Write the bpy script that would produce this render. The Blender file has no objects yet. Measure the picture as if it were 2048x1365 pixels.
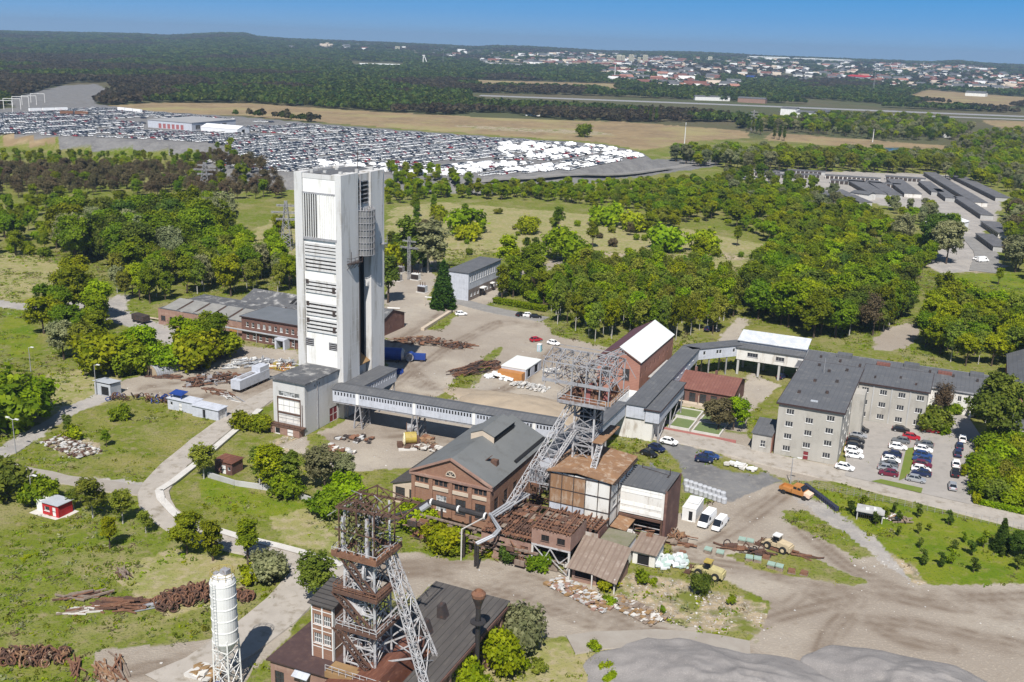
import bpy, bmesh, math, random
import numpy as np
from mathutils import Vector, Matrix
random.seed(7); rng = np.random.default_rng(7)
R = math.radians
scn = bpy.context.scene
col = scn.collection

# ---------------------------------------------------------------- camera
# survey frame: the drone hovers 90 m above the yard and looks along +Y, pitched down, with a slight roll
F, CX, CY, HC = 2050., 1024., 682.5, 90.
SL, Y0 = 0.034, 54.
roll = math.atan(SL)
pitch = math.atan((CY - Y0 - SL * CX) * math.cos(roll) / F)
fw = np.array([0, math.cos(pitch), -math.sin(pitch)])
rt0 = np.array([1., 0, 0]); up0 = np.cross(rt0, fw)
rt = math.cos(roll) * rt0 + math.sin(roll) * up0
up = -math.sin(roll) * rt0 + math.cos(roll) * up0
cam_d = bpy.data.cameras.new('camera'); cam = bpy.data.objects.new('camera', cam_d); col.objects.link(cam)
cam_d.sensor_width = 36; cam_d.lens = F / 2048 * 36; cam_d.clip_start = 1; cam_d.clip_end = 80000
cam.matrix_world = Matrix(((rt[0], up[0], -fw[0], 0), (rt[1], up[1], -fw[1], 0), (rt[2], up[2], -fw[2], HC), (0, 0, 0, 1)))
scn.camera = cam

# ---------------------------------------------------------------- light
SUN_AZ, SUN_EL = 186., 51.       # compass azimuth (from +Y, clockwise) and height of the sun
w = bpy.data.worlds.new('World'); scn.world = w; w.use_nodes = True
nt = w.node_tree; nt.nodes.clear()
o_ = nt.nodes.new('ShaderNodeOutputWorld'); bg = nt.nodes.new('ShaderNodeBackground')
sky = nt.nodes.new('ShaderNodeTexSky'); sky.sky_type = 'NISHITA'; sky.sun_disc = False
sky.sun_elevation = R(SUN_EL); sky.sun_rotation = R(SUN_AZ); sky.air_density = 1.0; sky.dust_density = 0.25; sky.ozone_density = 3.0
tc = nt.nodes.new('ShaderNodeTexCoord'); sx = nt.nodes.new('ShaderNodeSeparateXYZ')
rmp = nt.nodes.new('ShaderNodeValToRGB'); mixn = nt.nodes.new('ShaderNodeMix'); mixn.data_type = 'RGBA'
mr = nt.nodes.new('ShaderNodeMapRange'); mr.inputs[1].default_value = 0.05; mr.inputs[2].default_value = 0.22
e = rmp.color_ramp.elements   # deep blue band close to the horizon (heights above it, 0..0.1)
e[0].position = 0.0; e[0].color = (3.4, 6.0, 9.4, 1)
e[1].position = 1.0; e[1].color = (0.08, 3.5, 8.6, 1)
k = rmp.color_ramp.elements.new(0.42); k.color = (1.6, 4.6, 9.0, 1)
m2 = nt.nodes.new('ShaderNodeMapRange'); m2.inputs[1].default_value = -0.005; m2.inputs[2].default_value = 0.075
nt.links.new(tc.outputs['Generated'], sx.inputs[0]); nt.links.new(sx.outputs[2], mr.inputs[0]); nt.links.new(sx.outputs[2], m2.inputs[0])
nt.links.new(m2.outputs[0], rmp.inputs[0]); nt.links.new(mr.outputs[0], mixn.inputs[0])
nt.links.new(rmp.outputs[0], mixn.inputs[6]); nt.links.new(sky.outputs[0], mixn.inputs[7])
nt.links.new(mixn.outputs[2], bg.inputs[0]); bg.inputs[1].default_value = 0.058
nt.links.new(bg.outputs[0], o_.inputs[0])
sd = bpy.data.lights.new('sun', 'SUN'); sd.energy = 5.0; sd.angle = R(0.5); sd.color = (1, .955, .89)
so = bpy.data.objects.new('sun', sd); col.objects.link(so)
sdir = Vector((math.sin(R(SUN_AZ)) * math.cos(R(SUN_EL)), math.cos(R(SUN_AZ)) * math.cos(R(SUN_EL)), math.sin(R(SUN_EL))))
so.rotation_euler = sdir.to_track_quat('Z', 'Y').to_euler(); so.location = (0, -300, 400)
scn.view_settings.view_transform = 'Standard'; scn.view_settings.look = 'None'
scn.view_settings.exposure = 0.54; scn.view_settings.gamma = 1.0
scn.cycles.use_denoising = True
try: scn.cycles.denoiser = 'OPENIMAGEDENOISE'
except Exception: pass
scn.cycles.max_bounces = 6; scn.cycles.diffuse_bounces = 3; scn.cycles.transmission_bounces = 4

# ---------------------------------------------------------------- survey helpers
def ray(px, py): return fw * F + rt * (px - CX) - up * (py - CY)
def sm(a, b, x):
    t = np.clip((np.asarray(x, float) - a) / (b - a), 0, 1); return t * t * (3 - 2 * t)
def P(px, py, z=0.):
    v = ray(px, py); return np.array([0, 0, HC]) + v * ((z - HC) / v[2])
AZ = R(23.9)
XA = np.array([math.cos(AZ), -math.sin(AZ), 0]); YA = np.array([math.sin(AZ), math.cos(AZ), 0]); S0 = P(688, 838)
def site(p):
    q = np.asarray(p, float) - S0; return (float(q @ XA), float(q @ YA), float(p[2]))
def L(px, py, z=0.): return site(P(px, py, z))
def W(x, y, z=0.): return S0 + XA * x + YA * y + np.array([0, 0, z])   # mine-site grid -> world
def onY(px, py, y0):
    r = ray(px, py); C = np.array([0, 0, HC]); return site(C + r * ((y0 - float((C - S0) @ YA)) / float(r @ YA)))
def onX(px, py, x0):
    r = ray(px, py); C = np.array([0, 0, HC]); return site(C + r * ((x0 - float((C - S0) @ XA)) / float(r @ XA)))
def ht(px, py, ty, z0=0.):
    b = P(px, py, z0); lo, hi = 0., 89. - z0
    for i in range(40):
        m = (lo + hi) / 2; q = b + np.array([0, 0, m - HC]); y = CY - F * (q @ up) / (q @ fw)
        if y > ty: lo = m
        else: hi = m
    return m

# ---------------------------------------------------------------- object helpers
def tag(o, label=None, cat=None, group=None, kind=None):
    if label: o['label'] = label
    if cat: o['category'] = cat
    if group: o['group'] = group
    if kind: o['kind'] = kind
    return o
def thing(name, label, cat, loc=(0, 0, 0), rz=0., group=None):
    o = bpy.data.objects.new(name, None); col.objects.link(o); o.empty_display_size = 1
    o.location = tuple(loc); o.rotation_euler = (0, 0, rz)
    return tag(o, label, cat, group)
def sthing(name, label, cat, x, y, z=0., group=None, turn=0.):   # a thing on the mine-site grid, its local X along the grid
    return thing(name, label, cat, W(x, y, z), -AZ + turn, group)
class MB:
    def __init__(s): s.v = []; s.f = []; s.m = []
    def add(s, vs, fs, mi=0):
        n = len(s.v); s.v += [tuple(map(float, p)) for p in vs]
        for f in fs: s.f.append(tuple(i + n for i in f)); s.m.append(mi)
    def quad(s, a, b, c, d, mi=0): s.add([a, b, c, d], [(0, 1, 2, 3)], mi)
    def box(s, x0, x1, y0, y1, z0, z1, mi=0):
        v = [(x, y, z) for z in (z0, z1) for y in (y0, y1) for x in (x0, x1)]
        s.add(v, [(0, 2, 3, 1), (4, 5, 7, 6), (0, 1, 5, 4), (2, 6, 7, 3), (0, 4, 6, 2), (1, 3, 7, 5)], mi)
    def bar(s, a, b, w=.2, h=None, mi=0):
        a = np.asarray(a, float); b = np.asarray(b, float); d = b - a; n = np.linalg.norm(d)
        if n < 1e-6: return
        d /= n; u = np.cross(d, (0, 0, 1.))
        if np.linalg.norm(u) < 1e-3: u = np.array([1., 0, 0])
        u /= np.linalg.norm(u); t = np.cross(u, d); h = h or w
        u = u * w / 2; t = t * h / 2
        v = [a - u - t, a + u - t, a + u + t, a - u + t, b - u - t, b + u - t, b + u + t, b - u + t]
        s.add(v, [(0, 1, 2, 3), (7, 6, 5, 4), (0, 4, 5, 1), (1, 5, 6, 2), (2, 6, 7, 3), (3, 7, 4, 0)], mi)
    def tube(s, a, b, r, n=10, r2=None, mi=0, caps=True):
        a = np.asarray(a, float); b = np.asarray(b, float); d = b - a; d /= np.linalg.norm(d)
        u = np.cross(d, (0, 0, 1.))
        if np.linalg.norm(u) < 1e-3: u = np.array([1., 0, 0])
        u /= np.linalg.norm(u); t = np.cross(d, u); r2 = r if r2 is None else r2
        A = [a + (u * math.cos(2 * math.pi * i / n) + t * math.sin(2 * math.pi * i / n)) * r for i in range(n)]
        B = [b + (u * math.cos(2 * math.pi * i / n) + t * math.sin(2 * math.pi * i / n)) * r2 for i in range(n)]
        f = [(i, (i + 1) % n, n + (i + 1) % n, n + i) for i in range(n)]
        if caps: f += [tuple(range(n - 1, -1, -1)), tuple(range(n, 2 * n))]
        s.add(A + B, f, mi)
    def ring(s, c, ax, r, w=.2, n=20, mi=0):
        c = np.asarray(c, float); ax = np.asarray(ax, float); ax /= np.linalg.norm(ax)
        u = np.cross(ax, (0, 0, 1.)); u = np.array([1., 0, 0]) if np.linalg.norm(u) < 1e-3 else u / np.linalg.norm(u); t = np.cross(ax, u)
        p = [c + (u * math.cos(2 * math.pi * i / n) + t * math.sin(2 * math.pi * i / n)) * r for i in range(n)]
        for i in range(n): s.bar(p[i], p[(i + 1) % n], w, w, mi)
    def lathe(s, prof, n=20, c=(0, 0, 0), mi=0):
        V = []
        for r, z in prof: V += [(c[0] + r * math.cos(2 * math.pi * i / n), c[1] + r * math.sin(2 * math.pi * i / n), c[2] + z) for i in range(n)]
        f = []
        for k in range(len(prof) - 1): f += [(k * n + i, k * n + (i + 1) % n, (k + 1) * n + (i + 1) % n, (k + 1) * n + i) for i in range(n)]
        s.add(V, f, mi)
    def prism(s, poly, z0, z1, mi=0):           # poly of (x, y), counter-clockwise
        n = len(poly); v = [(x, y, z0) for x, y in poly] + [(x, y, z1) for x, y in poly]
        s.add(v, [tuple(range(n - 1, -1, -1)), tuple(range(n, 2 * n))] + [(i, (i + 1) % n, n + (i + 1) % n, n + i) for i in range(n)], mi)
    def slab(s, a, b, c, d, t=.2, mi=0):        # a quad given thickness below it
        a, b, c, d = [np.asarray(q, float) for q in (a, b, c, d)]; n = np.cross(b - a, d - a); n /= np.linalg.norm(n); n = n * t
        if n[2] < 0: n = -n
        v = [a - n, b - n, c - n, d - n, a, b, c, d]
        s.add(v, [(3, 2, 1, 0), (4, 5, 6, 7), (0, 1, 5, 4), (1, 2, 6, 5), (2, 3, 7, 6), (3, 0, 4, 7)], mi)
    def truss(s, a, b, w, h, n, t=.15, mi=0, up=(0, 0, 1)):   # four chords with zigzag lacing
        a = np.asarray(a, float); b = np.asarray(b, float); d = b - a; d /= np.linalg.norm(d)
        u = np.cross(d, up); u /= np.linalg.norm(u); q = np.cross(u, d)
        C = [(sgx * u * w / 2 + sgy * q * h / 2) for sgx, sgy in ((-1, -1), (1, -1), (1, 1), (-1, 1))]
        for c in C: s.bar(a + c, b + c, t * 1.5, None, mi)
        for i in range(n):
            p0 = a + (b - a) * i / n; p1 = a + (b - a) * (i + 1) / n
            for k in range(4):
                c0, c1 = C[k], C[(k + 1) % 4]
                s.bar(p0 + c0, p1 + c1, t, None, mi) if (i + k) % 2 else s.bar(p0 + c1, p1 + c0, t, None, mi)
                s.bar(p1 + c0, p1 + c1, t, None, mi)
    def mesh(s, name, mats):
        me = bpy.data.meshes.new(name); me.from_pydata(s.v, [], s.f)
        for m in (mats if isinstance(mats, (list, tuple)) else [mats]): me.materials.append(m)
        if any(s.m): me.polygons.foreach_set('material_index', s.m)
        me.update(); return me
    def build(s, name, mats, parent=None, loc=None, rz=None):
        o = bpy.data.objects.new(name, s.mesh(name, mats)); col.objects.link(o)
        if parent: o.parent = parent
        if loc is not None: o.location = tuple(loc)
        if rz is not None: o.rotation_euler = (0, 0, rz)
        return o
def np_mesh(name, V, Fq, mats, mi=None):
    me = bpy.data.meshes.new(name); V = np.asarray(V, np.float32); Fq = np.asarray(Fq, np.int32); k = Fq.shape[1]
    me.vertices.add(len(V)); me.vertices.foreach_set('co', V.ravel())
    me.loops.add(Fq.size); me.loops.foreach_set('vertex_index', Fq.ravel())
    me.polygons.add(len(Fq)); me.polygons.foreach_set('loop_start', np.arange(0, Fq.size, k, dtype=np.int32))
    for m in (mats if isinstance(mats, (list, tuple)) else [mats]): me.materials.append(m)
    if mi is not None: me.polygons.foreach_set('material_index', np.asarray(mi, np.int32))
    me.update(calc_edges=True); return me

# ---------------------------------------------------------------- materials
MAT = {}
def mat(name, c1, c2=None, scale=.5, rough=.85, metal=0., stretch=(1, 1, 1), c3=None, scale3=3., amt3=.5, bump=0., bscale=8., spec=.3, seam=None, contrast=.22):
    if name in MAT: return MAT[name]
    m = bpy.data.materials.new(name); m.use_nodes = True; t = m.node_tree; b = t.nodes['Principled BSDF']; N = t.nodes.new; K = t.links.new
    b.inputs['Roughness'].default_value = rough; b.inputs['Metallic'].default_value = metal; b.inputs['Specular IOR Level'].default_value = spec
    tcn = N('ShaderNodeTexCoord'); mp = N('ShaderNodeMapping'); mp.inputs['Scale'].default_value = stretch; K(tcn.outputs['Object'], mp.inputs[0])
    def noise(sc, det=5., vec=None):
        n = N('ShaderNodeTexNoise'); n.inputs['Scale'].default_value = sc; n.inputs['Detail'].default_value = det; n.inputs['Roughness'].default_value = .65
        K(vec or mp.outputs[0], n.inputs['Vector']); return n
    def mix(fac, a, bb, blend='MIX'):
        q = N('ShaderNodeMix'); q.data_type = 'RGBA'; q.blend_type = blend
        for sock, v in ((0, fac), (6, a), (7, bb)):
            if hasattr(v, 'node'): K(v, q.inputs[sock])
            elif sock == 0: q.inputs[0].default_value = v
            else: q.inputs[sock].default_value = (*v, 1)
        return q.outputs[2]
    def ramp(src, lo, hi):
        r = N('ShaderNodeMapRange'); r.inputs[1].default_value = lo; r.inputs[2].default_value = hi; K(src, r.inputs[0]); return r.outputs[0]
    c = None
    if c2: c = mix(ramp(noise(scale).outputs[0], .5 - contrast, .5 + contrast), c1, c2)
    if c3:
        f = ramp(noise(scale3, 6.).outputs[0], .52, .68); mu = N('ShaderNodeMath'); mu.operation = 'MULTIPLY'; mu.inputs[1].default_value = amt3; K(f, mu.inputs[0])
        c = mix(mu.outputs[0], c if c is not None else c1, c3)
    if seam:        # regular joints along one local axis: (axis, pitch in metres, colour, share of the pitch)
        sp = N('ShaderNodeSeparateXYZ'); K(tcn.outputs['Object'], sp.inputs[0])
        d = N('ShaderNodeMath'); d.operation = 'DIVIDE'; d.inputs[1].default_value = seam[1]; K(sp.outputs[seam[0]], d.inputs[0])
        fr = N('ShaderNodeMath'); fr.operation = 'FRACT'; K(d.outputs[0], fr.inputs[0])
        lt = N('ShaderNodeMath'); lt.operation = 'LESS_THAN'; lt.inputs[1].default_value = seam[3]; K(fr.outputs[0], lt.inputs[0])
        c = mix(lt.outputs[0], c if c is not None else c1, seam[2])
    if c is None: b.inputs['Base Color'].default_value = (*c1, 1)
    else: K(c, b.inputs['Base Color'])
    if bump:
        bp = N('ShaderNodeBump'); bp.inputs['Strength'].default_value = bump; bp.inputs['Distance'].default_value = .15
        K(noise(bscale, 4.).outputs[0], bp.inputs['Height']); K(bp.outputs[0], b.inputs['Normal'])
    MAT[name] = m; return m
concrete_white = mat('white_concrete', (.56, .555, .545), (.44, .435, .43), .16, c3=(.25, .23, .20), scale3=.5, amt3=.9, stretch=(1, 1, .14), bump=.1, seam=(2, 3.0, (.50, .50, .51), .03))
panel_white = mat('white_panel', (.72, .715, .69), (.65, .645, .62), .3, c3=(.40, .37, .32), scale3=.6, amt3=.5, stretch=(1, 1, .2))
concrete_grey = mat('grey_render', (.42, .42, .41), (.31, .305, .30), .15, c3=(.24, .22, .20), scale3=.4, amt3=.5, stretch=(1, 1, .3), bump=.15)
office_grey = mat('office_render', (.40, .38, .345), (.30, .285, .255), .22, c3=(.2, .185, .165), scale3=.5, amt3=.5, stretch=(1, 1, .35), bump=.1)
clad_grey = mat('pale_cladding', (.45, .47, .52), (.38, .40, .45), .4, c3=(.26, .265, .28), scale3=.8, amt3=.5, seam=(0, 1.0, (.33, .345, .38), .06))
plaster_white = mat('white_plaster', (.62, .61, .585), (.52, .50, .465), .3, c3=(.27, .22, .175), scale3=.6, amt3=.7, stretch=(1, 1, .3))
roof_grey = mat('felt_roof', (.112, .114, .12), (.078, .081, .088), .25, c3=(.17, .168, .165), scale3=.5, amt3=.6, rough=.7, seam=(0, 1.05, (.066, .068, .074), .07))
roof_hall = mat('hall_felt_roof', (.145, .150, .150), (.115, .12, .12), .12, c3=(.09, .088, .08), scale3=.35, amt3=.6, rough=.75)
roof_worn = mat('worn_felt_roof', (.10, .102, .108), (.065, .066, .07), .4, c3=(.42, .41, .39), scale3=.35, amt3=.75)
roof_dark = mat('tarred_board_roof', (.085, .078, .073), (.058, .052, .049), .3, c3=(.13, .115, .10), scale3=.8, amt3=.5, stretch=(2, .4, 1), seam=(0, 1.1, (.03, .027, .025), .09))
roof_tar = mat('ribbed_tar_roof', (.080, .074, .070), (.050, .045, .042), .4, seam=(1, .9, (.022, .02, .02), .2))
roof_rust = mat('rusted_sheet_roof', (.16, .065, .04), (.09, .036, .024), .5, c3=(.24, .11, .07), scale3=1.4, amt3=.7, stretch=(2.2, .35, 1), rough=.65)
roof_red = mat('red_sheet_roof', (.19, .085, .065), (.145, .06, .048), .3, c3=(.25, .13, .1), scale3=.8, amt3=.5, seam=(0, .8, (.11, .048, .038), .12), rough=.6)
roof_white = mat('white_sheet_roof', (.62, .64, .62), (.55, .57, .55), .3, rough=.6)
roof_silver = mat('patched_silver_roof', (.52, .54, .57), (.40, .42, .45), .4, c3=(.75, .76, .78), scale3=.7, amt3=.9, rough=.5)
roof_purple = mat('maroon_roof', (.11, .05, .06), (.08, .035, .045), .4)
fascia = mat('brown_fascia', (.05, .03, .028), (.035, .02, .02), .6)
brick = mat('red_brown_brick', (.27, .150, .098), (.185, .098, .066), .35, c3=(.34, .225, .16), scale3=.9, amt3=.5, bump=.2, seam=(2, .35, (.19, .11, .08), .2))
brick_red = mat('clean_red_brick', (.36, .185, .14), (.28, .135, .102), .25, c3=(.41, .235, .185), scale3=.7, amt3=.4, seam=(2, .45, (.25, .12, .09), .2))
brick_dark = mat('sooty_brick', (.16, .082, .065), (.095, .052, .045), .4, c3=(.25, .15, .11), scale3=.6, amt3=.5, bump=.2)
brick_pink = mat('faded_brick', (.28, .175, .135), (.20, .12, .095), .4, c3=(.36, .27, .22), scale3=.7, amt3=.5, bump=.2)
trim_cream = mat('cream_trim', (.50, .42, .33), (.40, .33, .26), .7)
white_paint = mat('white_paint', (.64, .64, .63), (.54, .53, .51), .6, rough=.6)
steel_white = mat('flaking_white_steel', (.46, .46, .47), (.33, .32, .32), .7, c3=(.13, .065, .042), scale3=1.0, amt3=.9, rough=.6)
steel_grey = mat('grey_steel', (.31, .31, .325), (.22, .22, .23), .8, c3=(.12, .07, .05), scale3=1.1, amt3=.75, rough=.6)
steel_dark = mat('dark_steel', (.055, .045, .042), (.035, .028, .027), .9, c3=(.12, .055, .035), scale3=1.4, amt3=.6, rough=.6)
rust = mat('rust', (.20, .098, .058), (.115, .058, .038), .8, c3=(.31, .18, .105), scale3=1.5, amt3=.6, rough=.9)
rust_dark = mat('dark_rust', (.115, .063, .045), (.062, .036, .028), .8, c3=(.20, .115, .07), scale3=1.6, amt3=.6, rough=.9)
rust_orange = mat('orange_rust_sheet', (.27, .155, .082), (.175, .10, .058), .45, c3=(.40, .33, .26), scale3=.8, amt3=.75, stretch=(1, 1, .4))
deck_tan = mat('tan_deck', (.27, .17, .08), (.20, .125, .06), .6)
glass = mat('window_glass', (.02, .022, .026), (.05, .053, .06), .8, rough=.12, spec=.5)
glass_pale = mat('blind_window', (.34, .35, .36), (.10, .105, .11), 1.0, rough=.25, spec=.5, contrast=.05)
dark_void = mat('dark_opening_or_shade', (.012, .012, .013), rough=.9)
door_red = mat('red_gate', (.19, .03, .035), (.14, .022, .028), .8, rough=.5)
door_brown = mat('orange_brown_gate', (.36, .18, .07), (.25, .12, .05), .6)
blue_paint = mat('blue_paint', (.016, .05, .24), (.012, .03, .15), .6, rough=.4, spec=.5)
yellow_paint = mat('yellow_paint', (.42, .32, .06), (.26, .20, .07), .8, c3=(.16, .09, .05), scale3=1.2, amt3=.6, rough=.5)
orange_paint = mat('orange_paint', (.42, .185, .05), (.33, .14, .04), .8, rough=.45, spec=.5)
tyre = mat('tyre_rubber', (.018, .018, .018), rough=.9)
pipe_black = mat('black_pipe', (.022, .021, .023), (.04, .036, .035), .7, rough=.5)
pipe_silver = mat('silver_pipe', (.40, .41, .43), (.30, .31, .33), .8, rough=.45, metal=.3)
silver_tin = mat('galvanised_sheet', (.42, .44, .47), (.33, .35, .38), .5, rough=.5, seam=(0, .5, (.3, .31, .33), .15))
wood_grey = mat('weathered_wood', (.24, .19, .15), (.16, .125, .10), .8, stretch=(3, 1, .6))
tent_white = mat('white_sheeting', (.68, .69, .70), (.58, .59, .61), .8, rough=.6)
red_wall = mat('bright_red_boards', (.42, .02, .025), (.33, .018, .02), .8)
kerb_white = mat('pale_concrete_kerb', (.52, .50, .47), (.42, .40, .37), .6)
corr_tan = mat('corrugated_tan_sheet', (.23, .18, .145), (.16, .12, .095), .5, c3=(.33, .28, .24), scale3=.7, amt3=.5, seam=(0, 1.0, (.17, .125, .10), .3))
bark = mat('tree_bark', (.085, .062, .045), (.055, .04, .03), 2., rough=.95)
bark_white = mat('birch_bark', (.45, .44, .41), (.22, .20, .18), 3., rough=.9)

# ---------------------------------------------------------------- terrain
def h2(ix, iy, seed):
    n = (ix.astype(np.int64) * 374761393 + iy.astype(np.int64) * 668265263 + seed * 144269) & 0x7fffffff
    n = ((n ^ (n >> 13)) * 1274126177) & 0x7fffffff
    return ((n ^ (n >> 16)) & 0xffff) / 65535.
def vnoise(x, y, seed=0, oct=4):
    x = np.asarray(x, float); y = np.asarray(y, float); s = np.zeros_like(x); a = 1.; tot = 0.
    for o in range(oct):
        ix = np.floor(x).astype(np.int64); iy = np.floor(y).astype(np.int64); fx = x - ix; fy = y - iy
        fx = fx * fx * (3 - 2 * fx); fy = fy * fy * (3 - 2 * fy)
        v = (h2(ix, iy, seed) * (1 - fx) + h2(ix + 1, iy, seed) * fx) * (1 - fy) + (h2(ix, iy + 1, seed) * (1 - fx) + h2(ix + 1, iy + 1, seed) * fx) * fy
        s += v * a; tot += a; a *= .5; x = x * 2.03 + 17.3; y = y * 2.03 + 5.1; seed += 11
    return s / tot
def pip(x, y, poly):
    r = np.zeros(np.shape(x), bool); n = len(poly)
    for i in range(n):
        x1, y1 = poly[i]; x2, y2 = poly[(i + 1) % n]
        if y1 == y2: continue
        c = (y1 > y) != (y2 > y)
        r ^= c & (x < (x2 - x1) * (y - y1) / (y2 - y1) + x1)
    return r
def pdist(x, y, poly):      # distance to the outline
    d = np.full(np.shape(x), 1e9); n = len(poly)
    for i in range(n):
        a = np.array(poly[i]); b = np.array(poly[(i + 1) % n]); e_ = b - a; L2 = float(e_ @ e_)
        t = np.clip(((x - a[0]) * e_[0] + (y - a[1]) * e_[1]) / L2, 0, 1)
        d = np.minimum(d, np.hypot(x - a[0] - t * e_[0], y - a[1] - t * e_[1]))
    return d
YARD_Z = 8.
YARD_PX = [(-160, 232), (60, 212), (170, 205), (300, 222), (480, 233), (700, 252), (1000, 274), (1200, 287), (1275, 303), (1296, 318), (1130, 345), (950, 357), (760, 352), (600, 350), (480, 344), (412, 326), (470, 312), (440, 291), (330, 284), (90, 274), (0, 267), (-160, 266)]
YARD = [tuple(P(x, y, YARD_Z)[:2]) for x, y in YARD_PX]
SKY = [(-200, 60), (0, 63), (137, 66), (219, 67.5), (273, 68.5), (335, 72), (393, 69), (444, 66.5), (489, 67.5), (513, 74), (581, 79), (700, 83), (817, 88), (953, 94.5), (988, 92), (1066, 94.5), (1210, 103), (1380, 105), (1468, 109), (1553, 113.5), (1861, 125), (1912, 122), (1980, 128.5), (2048, 131), (2250, 136)]
_sa = []; _ss = []
for x_, y_ in SKY:
    v_ = ray(x_, y_ + 2.0); _sa.append(math.degrees(math.atan2(v_[0], v_[1]))); _ss.append(v_[2] / math.hypot(v_[0], v_[1]))
RD = 9000.
def gz(x, y, ridge=True):
    x = np.asarray(x, float); y = np.asarray(y, float)
    z = np.zeros_like(x)
    nb = (y > 600) & (y < 1700) & (x < 420)
    if nb.any():
        xx, yy = x[nb], y[nb]; ins = pip(xx, yy, YARD); d = np.where(ins, 0, pdist(xx, yy, YARD))
        z[nb] = YARD_Z * (1 - sm(0, 17, d))
    D = np.hypot(x, y); fb = D > 3000
    if fb.any():
        a = np.degrees(np.arctan2(x[fb], y[fb])); s = np.interp(a, _sa, _ss)
        z[fb] = np.maximum((HC + s * RD) * sm(3000, RD, D[fb]) ** .8, 0)
    return z
def gz1(x, y): return float(gz(np.array([x]), np.array([y]))[0])
def PT(px, py):            # where the line of sight of a survey pixel meets the terrain
    v = ray(px, py); v = v / np.linalg.norm(v); C = np.array([0, 0, HC])
    t = np.concatenate([np.arange(80, 1600, 3.), np.geomspace(1600, 14000, 900)])
    q = C + v * t[:, None]; below = q[:, 2] <= gz(q[:, 0], q[:, 1])
    i = int(np.argmax(below)) if below.any() else len(t) - 1
    return np.array([q[i, 0], q[i, 1], gz1(q[i, 0], q[i, 1])])
def to_px(x, y, z):
    q0 = x * rt[0] + y * rt[1] + (z - HC) * rt[2]; q1 = x * up[0] + y * up[1] + (z - HC) * up[2]; q2 = x * fw[0] + y * fw[1] + (z - HC) * fw[2]
    q2 = np.maximum(q2, 1e-3); return CX + F * q0 / q2, CY - F * q1 / q2
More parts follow.
